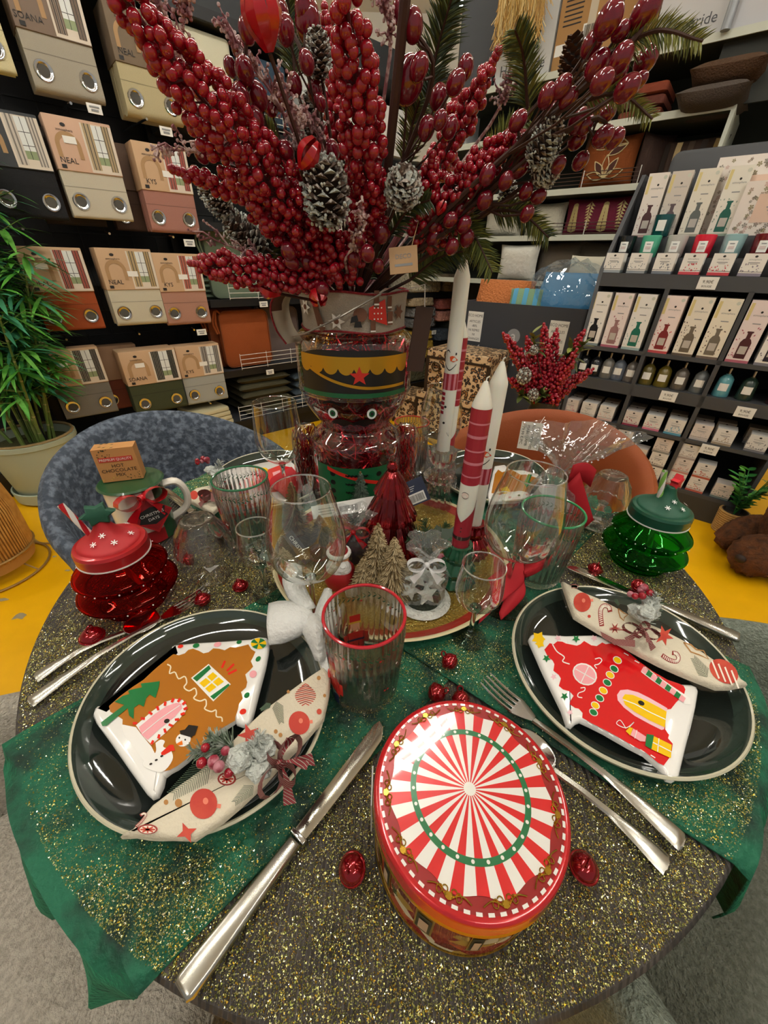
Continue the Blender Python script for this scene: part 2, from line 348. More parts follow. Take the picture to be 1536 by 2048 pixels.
# ---- curtain packs
EYE = MB(); EYE.lathe([(.021, 0), (.026, .004), (.034, .004), (.037, 0), (.034, -.003), (.024, -.003)], CHROME, 20, close=True); EYE_ME = EYE.build('eyelet_source').data
bpy.data.objects.remove(bpy.data.objects['eyelet_source'])
PIC_W = mat('photo_window', '#dfe3e0', .6); PIC_WALL = mat('photo_wall', '#d9cdbc', .6); PIC_GR = mat('photo_garden', '#8c9a72', .6)
def curtain_pack(label, s, z, fab, curt, word, w=.27, h=.37, y=.0, sleeve=None, tilt=0, th=.075, sleeve_h=.185, fancy=True):
    t = thing('curtain_pack', label, 'curtain', Lw(s, y, z), LA+tilt, 'folded eyelet curtains hanging on the shelf')
    F = mat('fabric_'+fab[1:], fab, .9, sheen=.25, bump=(420, .35), var=(60, fab, .3, .7))
    b = MB()
    for q, (ww, y0, y1, dz) in enumerate(((w, 0, th*.42, 0), (w*.965, th*.36, th*.72, .014), (w*.985, th*.68, th, .004))):
        r = (y1-y0)/2; o = [(y0+r-r*cos(a*pi/6), dz+r*.9-r*.9*sin(a*pi/6)) for a in range(7)] + [(y1, h-.02), (y0, h-.02)]
        M = Matrix(((0, 0, 1, -ww/2), (1, 0, 0, 0), (0, 1, 0, 0), (0, 0, 0, 1)))
        b.prism(o, 0, ww, F, M)
    b.box((0, -.0004, .125), (w*.998, .0012, .0025), mat('seam_'+fab[1:], tuple(x*.75 for x in [int(fab[i:i+2], 16)/255 for i in (1, 3, 5)]), .9))
    b.build('curtain', t)
    for x in (-w*.31, w*.31):
        e = inst(EYE_ME, 'eyelet', (x, -.002, .068), t); e.rotation_euler = (radians(90), 0, 0)
        e2 = MB(); e2.lathe([(.0, .001), (.022, .001)], mat('eyelet_hole', '#4c4a45', .9), 16); k = e2.build('eyelet_hole', e)
    SL = mat('sleeve_'+(sleeve or '#bd9a72')[1:], sleeve or '#c2a07c', .75)
    z0, z1 = h-sleeve_h, h+.012; b = MB(); b.rbox((0, th/2, (z0+z1)/2), (w*1.02, th+.012, z1-z0), SL, .006)
    f = -.0075
    if fancy:
        def R(x0, x1, a0, a1, m, d=0): b.poly([(x0*w, f-d, z0+a0*sleeve_h), (x1*w, f-d, z0+a0*sleeve_h), (x1*w, f-d, z0+a1*sleeve_h), (x0*w, f-d, z0+a1*sleeve_h)], m)
        C = mat('photo_curtain_'+curt[1:], curt, .6); C2 = mat('photo_fold_'+curt[1:], tuple(.62*int(curt[i:i+2], 16)/255 for i in (1, 3, 5)), .6)
        R(.02, .5, .02, 1.0, PIC_WALL); R(.17, .36, .2, .98, PIC_W, .0003); R(.17, .36, .2, .36, PIC_GR, .0005)
        for a in (.26, .262): R(a, a+.006, .2, .98, INK, .0007)
        for a in (.45, .7): R(.17, .36, a, a+.012, INK, .0007)
        for k in range(5):
            R(.05+k*.028, .05+k*.028+.024, .08, 1.0, C if k % 2 == 0 else C2, .001); R(.345+k*.022, .345+k*.022+.02, .08, 1.0, C if k % 2 else C2, .001)
        ring = mat('sleeve_ring', '#a98760', .8)
        n = 22; c = (-.24*w, .5); ro, ri = .19*w, .125*w
        pts = [( c[0]+r*cos(pi*q/n*1.0), f-.0004, z0+c[1]*sleeve_h + r*sin(pi*q/n)) for r in (ro, ri) for q in range(n+1)]
        b.add(pts, [(i, i+1, n+2+i, n+1+i) for i in range(n)], ring)
        for sgn in (-1, 1): b.poly([(c[0]+sgn*ri, f-.0004, z0+.5*sleeve_h), (c[0]+sgn*ro, f-.0004, z0+.5*sleeve_h), (c[0]+sgn*ro, f-.0004, z0+.26*sleeve_h), (c[0]+sgn*ri, f-.0004, z0+.26*sleeve_h)], ring)
        b.poly([(c[0]+.011*cos(a*pi/4), f-.0005, z0+.9*sleeve_h+.007*sin(a*pi/4)) for a in range(8)], INK)
        b.text('atmosphera', .014, INK, face_frame((c[0], f-.0006, z0+.8*sleeve_h), (0, -1, 0)))
        b.text(word, .03, INK, face_frame((-.30*w, f-.0006, z0+.2*sleeve_h), (0, -1, 0)))
        b.box((.05*w, f-.001, z0+.42*sleeve_h) if s > -1 else (-.2*w, f-.001, z0+.62*sleeve_h), (.052, .0006, .026), PAPER)
        b.box((-.4*w, f-.001, z0+.08*sleeve_h), (.02, .0006, .014), INK)
    b.build('card_sleeve', t); return t
curtain_pack('cream curtain pack at the far end of the top hook row, cut off', -1.33, 1.84, '#d8cfa4', '#b9a98c', 'NEAL', y=-.06, sleeve='#d8cfa4')
curtain_pack('grey beige curtain pack with dark taupe sleeve on the top hook row', -1.0, 1.82, '#a9a393', '#6d5a48', 'SOANA', sleeve='#766455', th=.12)
curtain_pack('thick cream curtain pack on the top row behind the long berry spike', -.64, 1.80, '#bdb28c', '#8d7c5c', 'NEAL', sleeve='#6d5d49', th=.16)
curtain_pack('black curtain pack with charcoal sleeve beside the bamboo leaves', -1.31, 1.35, '#15171b', '#c9c0b4', '', sleeve='#34373a', th=.1)
curtain_pack('off-white curtain pack in kraft sleeve, second hook row from the top', -1.015, 1.365, '#c9c3b0', '#b09a72', 'NEAL', sleeve='#c9a58c')
curtain_pack('pink tan curtain pack under the berry spike in the second hook row', -.665, 1.325, '#a8776a', '#a4493c', 'KYS', th=.11, w=.265)
curtain_pack('rust orange curtain pack half hidden by bamboo leaves', -1.31, .855, '#9c4a22', '#9a4234', 'NEAL')
curtain_pack('beige white curtain pack between the rust and pink packs of the third row', -.975, .86, '#cdc8b2', '#b39a6a', 'NEAL', th=.13)
curtain_pack('dusty pink curtain pack beside the sage green seat pads', -.705, .845, '#b08472', '#b0543f', 'KYS', th=.12, w=.265)
curtain_pack('grey curtain pack with dark striped picture beside the bamboo stems', -1.39, .385, '#77756f', '#4b4844', 'NEAL')
curtain_pack('dark green felt curtain pack in the lowest hook row', -1.01, .345, '#3b4229', '#2e3330', 'SOANA', y=-.03, th=.13, w=.31)
curtain_pack('pale grey curtain pack at the end of the lowest hook row', -.70, .34, '#a5aaa6', '#8e8c88', 'KYS', th=.1, w=.28)
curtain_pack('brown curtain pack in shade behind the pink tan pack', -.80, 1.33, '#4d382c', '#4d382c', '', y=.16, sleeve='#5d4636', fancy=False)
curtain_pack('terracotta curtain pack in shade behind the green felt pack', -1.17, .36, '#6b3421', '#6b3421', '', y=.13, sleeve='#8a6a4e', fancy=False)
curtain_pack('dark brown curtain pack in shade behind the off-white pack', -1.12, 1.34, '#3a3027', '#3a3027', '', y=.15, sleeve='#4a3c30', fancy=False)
# folded cream curtain low on the base shelf
b = MB()
for k in range(4): b.rbox((0, 0, .02+k*.033), (.3-.012*k, .3, .03), mat('fabric_cream_fold', '#c9c09a' if True else 0, .9, bump=(300, .3)), .02)
one('folded_curtain', b, 'folded cream curtain lying on the base shelf below the pale grey pack', 'curtain', loc=Lw(-.72, .12, .155), rotz=LA+.15)
# upper big packs
def big_pack(label, s, w, z0, z1, col, th=.2):
    b = MB(); F = mat('cover_'+col[1:], col, .8, bump=(160, .15))
    b.rbox((0, th/2, (z1-z0)/2), (w, th, z1-z0), F, .03, n=4); b.rbox((0, th/2, .02), (w*1.01, th*1.02, .035), F, .03, n=4)
    return one('bedspread_pack', b, label, 'bedding', loc=Lw(s, .03, z0), rotz=LA)
big_pack('large cream folded cover behind the left berry spikes on the upper shelf', -.33, .33, 1.885, 2.2, '#cfcbb0')
big_pack('dark blue folded cover beside the large cream one on the upper shelf', .02, .3, 1.885, 2.17, '#21384a')
big_pack('pale grey folded cover behind the bouquet on the upper shelf', .40, .3, 1.885, 2.18, '#b9bcb8')
for k, (s_, c_, w_, h_) in enumerate(((.74, '#d2d0c6', .3, .3), (1.08, '#dcdad2', .32, .27), (1.44, '#c8c2b0', .32, .29), (1.8, '#dedcd6', .32, .28))):
    big_pack('%s pale folded bedspread past the dark blue cover on the upper shelf behind the bouquet' % ORD[k+1], s_, w_, 1.885, 1.885+h_, c_)
for k, (s_, c_) in enumerate(((.15, '#8d9a90'), (.5, '#b8b2a0'), (.86, '#c9c6bc'), (1.22, '#a9a494'), (1.6, '#d2cfc6'), (2.0, '#bdb8a8'))):
    big_pack('%s pale folded blanket from the left on the shelf hidden behind the bouquet' % ORD[k], s_, .3, 1.39, 1.39+.3, c_)
cl = MB(); cl.rbox((0, 0, .75), (.2, .02, 1.5), mat('white_board', '#e8e8e4', .5), .008); one('display_board', cl, 'tall plain white board fixed to the shelf front behind the slender berry spire', 'board', loc=Lw(1.86, -.05, 1.39), rotz=LA)
# seat pads standing on edge
def seat_pad(label, s, z, w, h, col, y=.1, tilt=0, th=.045, cat='seat pad'):
    t = thing('seat_pad', label, cat, Lw(s, y, z), LA+tilt, 'seat pads standing on the shelf')
    F = mat('pad_'+col[1:], col, .85, bump=(250, .2), sheen=.2)
    r = .05; o = []
    for cx, cz, a0 in ((w/2-r, h-r, 0), (-w/2+r, h-r, 90), (-w/2+r, r, 180), (w/2-r, r, 270)):
        for k in range(5): a = radians(a0+22.5*k); o.append((cx+r*cos(a), cz+r*sin(a)))
    M = Matrix(((1, 0, 0, 0), (0, 0, -1, th), (0, 1, 0, 0), (0, 0, 0, 1))); b = MB(); b.prism(o, 0, th, F, M, bevel=.012); b.build('pad', t)
    b = MB(); b.tube([(p[0], -.002, p[1]) for p in offset(o, -.004)], .0045, mat('piping_'+col[1:], tuple(.8*int(col[i:i+2], 16)/255 for i in (1, 3, 5)), .8), 5, closed=True); b.build('piping', t)
    b = MB()
    for q in (.03, .05): b.tube(spl([(-w/2+.02, 0, h-.02), (-w/2-q*.4, -.02, h+.005), (-w/2-q, -.025, h-.07), (-w/2-q*.6, -.02, h-.14)], 8), .006, F, 5)
    b.build('tie', t); return t
seat_pad('sage green seat pad standing behind the wire guard', -.30, .975, .36, .39, '#6f7d66', .14)
seat_pad('sage green seat pad leaning behind its twin', -.24, .975, .36, .39, '#7b8870', .22)
seat_pad('orange brown seat pad, front one of two', -.305, .525, .37, .38, '#8f4410', .1)
seat_pad('orange brown seat pad, rear one of two with dark tie', -.36, .525, .37, .39, '#7c3a10', .17)
seat_pad('mauve grey seat pad beside the orange brown pair', .02, .525, .34, .38, '#6b5c58', .2)
def flat_pads(col, n, s, z, w, d, th, names, cat='cushion', y=.24, grp='stacked cushions on the base shelf'):
    F = mat('cushion_'+col[1:], col, .85, bump=(200, .2), sheen=.15)
    for k in range(n):
        b = MB(); nx = 14; vs = []; 
        for sgn in (1, -1):
            for i in range(nx+1):
                for j in range(nx+1):
                    x, yy = -1+2*i/nx, -1+2*j/nx; e = (1-x**6)*(1-yy**6); px, py = .85*max(0, 1-((x*1.0)**2+(yy)**2)*2.5), 0
                    dim = sum(.25*math.exp(-((x-a)**2+(yy-c)**2)*30) for a in (-.45, .45) for c in (-.45, .45))
                    vs.append((x*w/2*(1+.03*abs(yy)**4), yy*d/2*(1+.03*abs(x)**4), sgn*th/2*max(0, e**.5-dim)))
        N = (nx+1)**2; fs = []
        for q in range(2):
            for i in range(nx):
                for j in range(nx):
                    a = q*N+i*(nx+1)+j; f = (a, a+nx+1, a+nx+2, a+1); fs.append(f if q == 0 else f[::-1])
        b.add(vs, fs, F)
        one('cushion', b, names % ORD[n-1-k] if '%' in names else names, cat, grp, loc=Lw(s+random.uniform(-.012, .012), y, z+th*.5+k*th*.86), rotz=LA+random.uniform(-.05, .05))
flat_pads('#3f3b25', 5, -.22, .155, .42, .4, .07, 'olive green seat cushion, %s from the top of its stack')
flat_pads('#3c4850', 4, .22, .155, .36, .38, .075, 'slate blue seat cushion, %s from the top of the stack behind the wine glass')
flat_pads('#4c5a48', 4, -.5, .97, .22, .3, .035, 'dark sage chair pad, %s from the top of the low pile beside the pink pack', y=.3)
# quilted throws further along
def throws(rows):
    for lab, s, z, w, h, col in rows:
        F = mat('quilt_'+col[1:], col, .9, bump=(55, 1.0, 'voronoi'))
        b = MB(); b.rbox((0, .16, h/2), (w, .34, h*.94), F, .035, n=4); b.rbox((.0, .16, h*.25), (w*1.02, .35, h*.3), F, .035, n=4)
        one('quilted_throw', b, lab, 'blanket', 'quilted throws folded on the shelf', loc=Lw(s, .02, z), rotz=LA)
throws([('beige quilted throw on top of the pile behind the tall snowman candle', 1.46, .86, .32, .085, '#9d8a6c'), ('grey quilted throw just under the beige one', 1.5, .765, .32, .09, '#6d6c6a'),
        ('lower grey quilted throw under the other grey one', 1.5, .67, .32, .09, '#605f5d'), ('mustard quilted throw, top of the mustard pile', 1.48, .56, .32, .085, '#a98a2a'),
        ('mustard quilted throw in the middle of the mustard pile', 1.5, .47, .33, .085, '#9c7f24'), ('mustard quilted throw at the bottom of the mustard pile', 1.5, .38, .33, .085, '#a5872c'),
        ('olive box-like folded throw on the base shelf beside the tinsel jar', 1.45, .16, .42, .17, '#4c4a33'),
        ('pink quilted throw beside the grey throws', 1.86, .82, .3, .1, '#b4645a'), ('salmon quilted throw under the pink one', 1.86, .71, .3, .1, '#c68a7a'), ('dark blue quilted throw low beside the mustard pile', 1.88, .52, .3, .12, '#39424c'),
        ('cream folded throw on the shelf above the beige throws', 1.5, .975, .4, .16, '#b0a58c'), ('tan folded throw beside the cream one higher up', 1.9, .975, .3, .16, '#8e7a5e')])
# ================================================================== right display unit, frame: x along its front, y into it
RO, RA = (1.485, 2.11, 0), radians(-38)
RMX = Matrix.Translation(RO) @ RZ(RA)
def Rw(s, d, z): return tuple(RMX @ Vector((s, d, z)))
du = thing('display_unit', 'charcoal grey shop display unit full of scented candles and diffusers', 'display shelf', RO, RA)
GU = mat('unit_grey', '#3f4144', .55)
X0, X1 = -.475, .545; DV = (-.15, .175)
for x in (X0, X1):
    o = [(0, .0), (.42, .0), (.42, 1.62), (.34, 1.62), (.0, 1.2)]; b = MB()
    b.prism([(p[0], p[1]) for p in o], 0, .018, GU, Matrix(((0, 0, 1, x-.009), (1, 0, 0, 0), (0, 1, 0, 0), (0, 0, 0, 1)))); b.build('side_panel', du)
for x in DV:
    b = MB(); b.box((x, .2, .63), (.02, .4, 1.0), GU); b.build('divider', du)
for (z, d, t, dz) in ((.14, .42, .02, 0), (.425, .4, .02, 0), (.635, .4, .06, 0), (.825, .4, .02, 0), (1.155, .4, .06, 0)):
    b = MB(); b.box(((X0+X1)/2, d/2, z), (X1-X0-.018, d, t), GU); b.build('shelf_board', du)
b = MB(); b.box(((X0+DV[0])/2, .2, .285), (DV[0]-X0-.02, .36, .014), GU); b.build('half_shelf', du)
for (z, y0, y1) in ((1.255, .095, .2), (1.345, .2, .42)):
    b = MB(); b.box(((X0+X1)/2, (y0+y1)/2, (z+1.185)/2), (X1-X0-.02, y1-y0, z-1.185), GU); b.build('display_step', du)
b = MB(); b.box(((X0+X1)/2, .01, .065), (X1-X0, .02, .13), mat('unit_plinth', '#33332f', .6)); b.build('plinth', du)
b = MB(); b.box(((X0+X1)/2, .41, .8), (X1-X0-.02, .015, 1.6), mat('unit_back', '#26272a', .7)); b.build('back_panel', du)
b = MB(); b.rbox((.12, 0, 0), (1.0, .42, .018), GU, .04, M=T(0, .405, 1.50) @ RX(radians(90)), n=4); b.build('header_panel', du)
for (x, z) in ((.0, 1.155), (.03, .635), (.36, .62), (-.35, .07), (.3, .405)):
    b = MB(); b.box((x, -.004, z), (.075, .003, .05), PAPER); b.text('9,90€', .018, INK, face_frame((x, -.0062, z+.005), (0, -1, 0))); b.text('BOUGIE', .011, INK, face_frame((x, -.0062, z-.013), (0, -1, 0))); b.build('price_tag', du)

# ---- products
def petals(b, x0, x1, z0, z1, y, m, n, seed):
    r = random.Random(seed)
    for k in range(n):
        x = r.uniform(x0, x1); z = z0+(z1-z0)*r.random()**1.6; a = r.uniform(0.6, 2.5); L = (x1-x0)*r.uniform(.08, .16); w = L*.28
        b.poly([(x, y, z), (x+L*.5*cos(a)-w*sin(a), y, z+L*.5*sin(a)+w*cos(a)), (x+L*cos(a), y, z+L*sin(a)), (x+L*.5*cos(a)+w*sin(a), y, z+L*.5*sin(a)-w*cos(a))], m)
def candle_box(col, accent, seed):
    b = MB(); w, h = .082, .085; C = mat('box_card_'+col[1:], col, .6); A = mat('box_print_'+accent[1:], accent, .6)
    b.box((0, w/2, h/2), (w, w, h), C); b.box((0, w/2, .006), (w*1.004, w*1.004, .012), A)
    b.poly([(.006*cos(a*pi/3), -.0004, h*.87+.0045*sin(a*pi/3)) for a in range(6)], INK)
    b.text('atmosphera', .009, GREYINK, face_frame((0, -.0005, h*.74), (0, -1, 0))); b.box((0, -.0003, h*.6), (.04, .0003, .003), GREYINK); b.box((0, -.0003, h*.54), (.026, .0003, .002), GREYINK)
    petals(b, -w/2+.004, w/2-.012, .014, h*.5, -.0005, A, 16, seed); b.box((0, -.0003, .017), (w, .0003, .0015), INK); return b
def diffuser_box(col, accent, bottle, seed):
    b = MB(); w, h, d = .088, .262, .075; C = mat('box_card_'+col[1:], col, .6); A = mat('box_print_'+accent[1:], accent, .6); B = mat('printed_bottle_'+bottle[1:], bottle, .35)
    b.box((0, d/2, h/2), (w, d, h), C); b.box((0, d/2, .005), (w*1.004, d*1.004, .012), A)
    f = -.0005
    bx = [(-.021, .018), (.021, .018), (.021, .088), (.014, .102), (.008, .106), (.008, .128), (.012, .13), (.012, .136), (-.012, .136), (-.012, .13), (-.008, .128), (-.008, .106), (-.014, .102), (-.021, .088)]
    petals(b, -w/2+.004, w/2-.012, .02, .15, f, A, 26, seed)
    b.poly([(x+.002, f-.0003, z) for x, z in bx], B); b.box((.002, f-.0008, .055), (.03, .0004, .034), mat('bottle_label', '#b9b2a8', .6))
    b.box((-.034, f, .215), (.012, .0005, .07), mat('reed_yellow', '#d8c88a', .6))
    b.poly([(.03+.008*cos(a*pi/4), f-.0003, h-.018+.008*sin(a*pi/4)) for a in range(8)], LIP)
    b.poly([(.008+.005*cos(a*pi/3), f, h*.82+.005*sin(a*pi/3)) for a in range(6)], INK); b.text('atmosphera', .011, GREYINK, face_frame((.008, f-.0003, h*.77), (0, -1, 0))); b.box((.008, f, h*.64), (.03, .0003, .004), GREYINK)
    return b
def put(b, name, label, cat, grp, s, d, z, rot=0): return one(name, b, label, cat, grp, loc=Rw(s, d, z), rotz=RA+rot, smooth=False)
WB = '#e8e6e0'
# front row of candle boxes on the upper tier
ac = ['#9aa4aa', '#8f979c', '#78808a', '#c94a55', '#c5404b', '#8d8796', '#c98a92', '#c8324a', '#a05a70']
for k in range(9): put(candle_box(WB, ac[k], k), 'candle_box', 'white leaf-printed candle box, %s from the left pillar edge in the row above the fascia' % ORD[k], 'candle box', 'candle boxes on the upper tier', -.43+k*.113, .006, 1.186)
# glass candles behind them
cc = ['#14181c', '#4fae8c', '#b9b6ae', '#d81a35', '#8fb3b4', '#6b0f16', '#a8442f', '#c9233a', '#7a2a3a']; cn = ['black', 'mint green', 'pale grey', 'bright red', 'pale blue', 'dark red', 'brick red', 'cherry red', 'plum']
for k in range(9):
    t = thing('glass_candle', '%s scented candle in a tumbler with white label on the upper tier' % cn[k], 'candle', Rw(-.425+k*.113, .15, 1.256), RA, 'glass candles on the upper tier')
    b = MB(); C = mat('candle_glass_'+cc[k][1:], cc[k], .12, coat=.6)
    b.lathe([(0, 0), (.036, 0), (.04, .006), (.044, .09), (.042, .092), (.04, .09), (.037, .07), (0, .07)], C, 28); b.build('cup', t)
    b = MB()
    n = 6; pts = []
    for z in (.022, .066):
        for i in range(n+1): a = -pi/2-.42+.84*i/n; r = .0405+(.044-.0405)*z/.09+.0012; pts.append((r*cos(a), r*sin(a), z))
    b.add(pts, [(i, i+1, n+2+i, n+1+i) for i in range(n)], PAPER); b.box((0, -.0442, .055), (.018, .0008, .004), GREYINK); b.box((0, -.0438, .04), (.022, .0008, .012), mat('label_floral', '#c9b7b2', .7)); b.build('label', t)
# diffusers at the top
for k, (s, c, bt, nm, z) in enumerate(((-.385, '#e5ddd4', '#4a2a2c', 'maroon', 1.346), (-.285, '#cfc6ba', '#5a4a4c', 'grey mauve', 1.346), (-.175, '#e2dccb', '#5f6460', 'smoke grey', 1.346), (-.055, '#e4e0d2', '#1f5c4e', 'bottle green', 1.346))):
    put(diffuser_box(c, ['#b89a92', '#a39a94', '#a8a090', '#8fa08f'][k], bt, 40+k), 'diffuser_box', 'tall cream diffuser box with %s bottle picture standing on the top step' % nm, 'diffuser box', 'diffuser boxes on the top step', s, .24, z, .05)
b = MB(); b.lathe([(0, 0), (.036, 0), (.04, .006), (.044, .09), (.04, .09), (0, .085)], mat('candle_glass_teal', '#0f4a4c', .12, coat=.6), 28); b.box((0, -.043, .045), (.036, .004, .044), PAPER)
one('teal_candle', b, 'dark teal glass candle standing in front of the grey mauve diffuser box', 'candle', loc=Rw(-.295, .215, 1.346), rotz=RA)
def gift_box(label, s, d, z, w, h, rot=0):
    b = MB(); C = mat('gift_card', '#e6dcd2', .6); b.box((0, .05, h/2), (w, .1, h), C); f = -.0006
    r = random.Random(int(s*100)); cols = [mat('floral_grey', '#8d867a', .7), mat('floral_taupe', '#a79280', .7), mat('floral_pink', '#cdaFA4', .7), mat('floral_olive', '#8e8560', .7)]
    for k in range(130):
        x = r.uniform(-w/2+.012, w/2-.012); zz = r.uniform(.012, h-.012)
        if abs(x) < w*.28 and abs(zz-h/2) < h*.26: continue
        q = r.uniform(.004, .009); m = cols[r.randrange(4)]; a0 = r.random()*3
        for p in range(5):
            a = a0+p*2*pi/5; b.poly([(x, f, zz), (x+q*cos(a-.45), f, zz+q*sin(a-.45)), (x+q*1.35*cos(a), f, zz+q*1.35*sin(a)), (x+q*cos(a+.45), f, zz+q*sin(a+.45))], m)
    b.box((0, f, h/2), (w*.58, .001, h*.52), mat('gift_panel', '#dfbfa9', .6)); b.text('atmosphera', .017, INK, face_frame((0, f-.001, h*.62), (0, -1, 0)))
    for k in range(3): b.box((0, f-.0008, h*(.52-.06*k)), (w*(.3-.05*k), .0005, .004), GREYINK)
    put(b, 'gift_box', label, 'gift box', 'floral gift boxes on the top step', s, d, z, rot)
gift_box('large floral gift box with beige panel standing behind the others on the top step', .0, .325, 1.346, .33, .31)
gift_box('floral gift box with pink beige panel at the front right of the top step', .135, .21, 1.346, .3, .2, -.06)
gift_box('floral gift box at the right end of the top step behind the pink panel one', .36, .335, 1.346, .3, .3)
# second row diffusers
dd = [(-.435, WB, '#7f8c8c', '#14181c', 'black'), (-.33, '#e8dcd8', '#a85a6c', '#96716f', 'rose'), (-.225, WB, '#9fb4b0', '#1f6b58', 'green'),
      (-.098, '#ecdcd6', '#c0484c', '#7d2a2c', 'red'), (.012, '#e6dfcf', '#5d5044', '#6a6052', 'brown grey'), (.117, '#e8e1ce', '#6a5a50', '#6f675a', 'olive grey'),
      (.235, '#e6d8d6', '#b06070', '#4a2428', 'dark maroon'), (.345, WB, '#7d7a80', '#2a2630', 'blackish'), (.455, WB, '#9a8a90', '#5a3a3a', 'brown')]
for k, (s, c, a, bt, nm) in enumerate(dd):
    put(diffuser_box(c, a, bt, 60+k), 'diffuser_box', 'tall pale diffuser box with %s bottle picture, on the shelf below the fascia' % nm, 'diffuser box', 'diffuser boxes on the middle shelf', s, .006, .836, random.uniform(-.03, .03))
    put(diffuser_box(c, a, bt, 60+k), 'diffuser_box', 'diffuser box hidden in shade behind the one with the %s bottle picture' % nm, 'diffuser box', 'diffuser boxes on the middle shelf', s, .1, .836)
# bottles
def bottle(label, s, col, d=.06, h=1.0, r=.034):
    t = thing('soap_bottle', label, 'bottle', Rw(s, d, .666), RA, 'short bottles on the narrow shelf'); b = MB()
    b.lathe([(0, 0), (r, 0), (r+.002, .006), (r*.9, .085*h), (r*.55, .1*h), (.012, .103*h), (.012, .108*h), (0, .108*h)], mat('bottle_'+col[1:], col, .25, coat=.4), 20); b.build('flask', t)
    b = MB(); b.lathe([(0, .107*h), (.007, .107*h), (.007, .135*h), (0, .135*h)], STEEL, 10); b.build('stopper', t)
    b = MB(); n = 6; pts = []
    for z in (.03*h, .066*h):
        for i in range(n+1): a = -pi/2-.55+1.1*i/n; q = r+.0015; pts.append((q*cos(a), q*sin(a), z))
    b.add(pts, [(i, i+1, n+2+i, n+1+i) for i in range(n)], PAPER); b.build('label', t)
for s, c, nm in ((-.44, '#101214', 'black squat bottle nearest the left side panel'), (-.375, '#14161a', 'black squat bottle beside the first black one'), (-.31, '#6e6c66', 'grey squat bottle between the black and the slate ones'), (-.25, '#5c6470', 'slate blue squat bottle in the left bay'), (-.185, '#66605a', 'taupe squat bottle by the left divider'),
                 (-.105, '#5d5324', 'dark olive squat bottle just past the left divider'), (-.03, '#6b5e22', 'olive squat bottle beside the dark olive one'), (.05, '#5f574e', 'brown grey squat bottle in the middle bay'), (.135, '#666a6a', 'grey squat bottle by the second divider'),
                 (.235, '#5fa0a8', 'turquoise bottle in the right bay'), (.33, '#26382e', 'dark green bottle beside the turquoise one'), (.45, '#2e1d20', 'dark maroon bottle at the end of the right bay')): bottle(nm, s, c)
# small boxes in the lower bays
lows = [(-.44, .436, '#c98a98'), (-.335, .436, '#bdb7ac'), (-.235, .436, '#d8b8ac'), (-.095, .436, '#8d3148'), (.01, .436, '#d87a90'), (.115, .436, '#5fa0b4'), (.235, .436, '#b9b4b0'), (.335, .436, '#9f8f7a'), (.47, .436, '#77777a'),
        (-.43, .151, '#c9a08a'), (-.33, .151, '#b58f80'), (-.24, .151, '#a89a8a'), (-.43, .293, '#e0a890'), (-.325, .293, '#d89a80'), (-.22, .293, '#b8c4b8'),
        (-.1, .151, '#a8a48a'), (-.1, .236, '#7d8470'), (0, .151, '#6d7068'), (.0, .236, '#9a9a94'), (.105, .151, '#8a8a80'), (.105, .236, '#77706c'), (.1, .321, '#8d8d88'), (-.1, .321, '#9db0a6'),
        (.225, .151, '#b07a70'), (.225, .236, '#c08a80'), (.325, .151, '#b85a48'), (.325, .236, '#b0563f'), (.44, .151, '#6f7f7c'), (.225, .321, '#a89a94')]
bays = lambda s: 'left' if s < -.15 else ('middle' if s < .175 else 'right')
cnt = {}
for k, (s, z, a) in enumerate(lows):
    sh_ = 'upper shelf' if z > .4 else ('half shelf' if s < -.15 and z > .28 else ('bottom shelf' if z < .2 else 'second layer' if z < .3 else 'third layer'))
    key = (bays(s), sh_); cnt[key] = cnt.get(key, 0)+1
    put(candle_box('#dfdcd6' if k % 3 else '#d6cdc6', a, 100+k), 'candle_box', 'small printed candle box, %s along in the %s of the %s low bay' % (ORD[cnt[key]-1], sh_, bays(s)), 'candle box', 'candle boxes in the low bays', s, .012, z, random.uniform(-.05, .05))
    if z > .4: put(candle_box('#b8a894', a, 200+k), 'candle_box', 'shaded candle box behind the %s box in the upper shelf of the %s low bay' % (ORD[cnt[key]-1], bays(s)), 'candle box', 'candle boxes in the low bays', s-.005, .14, z)  # card colour darkened for the shade behind the front boxes

# ================================================================== back shelving behind the unit
OF = .9
bs = thing('shop_shelving', 'tall shop shelving with pale shelf edges holding cushions and cartons', 'shelving', RO, RA)
for z in (2.235, 1.955, 1.64, 1.38, 1.09):
    x1 = -.24 if z == 1.955 else .5
    b = MB(); b.box(((-2.3+x1)/2, OF+.23, z), (x1+2.3, .46, .025), mat('shelf_dark', '#3c4138', .6)); b.box(((-2.3+x1)/2, OF-.004, z+.005), (x1+2.3, .012, .034), LIP); b.build('shelf_board', bs)
b = MB(); b.box((-.9, OF+.47, 1.5), (2.8, .02, 3.0), mat('shelf_back', '#26291f', .8)); b.build('back_panel', bs)
b = MB(); b.box((-.245, OF+.22, 1.8), (.02, .46, .34), LIP); b.build('end_panel', bs)
b = MB(); b.tube([(-.405, OF-.03, 2.25), (-.405, OF-.03, 3.6)], .022, mat('pipe_grey', '#8c8f92', .4, .4), 12); b.build('post', bs)
b = MB(); b.box((0, OF+.05, 2.1), (.8, .02, .26), mat('dark_fascia', '#2c2e28', .7)); b.build('valance', bs)
for (x0, x1, z) in ((-1.3, -.62, 1.68), (-1.12, -.62, 1.41)):
    b = MB()
    for k in range(4): b.tube([(x0, OF+.0, z+.02*k), (x1, OF+.0, z+.02*k)], .0022, mat('dark_wire', '#55443c', .4, .5), 5)
    for x in (x0, (x0+x1)/2, x1): b.tube([(x, OF+.0, z-.02), (x, OF, z+.07)], .003, WIREM, 5)
    b.build('wire_guard', bs)
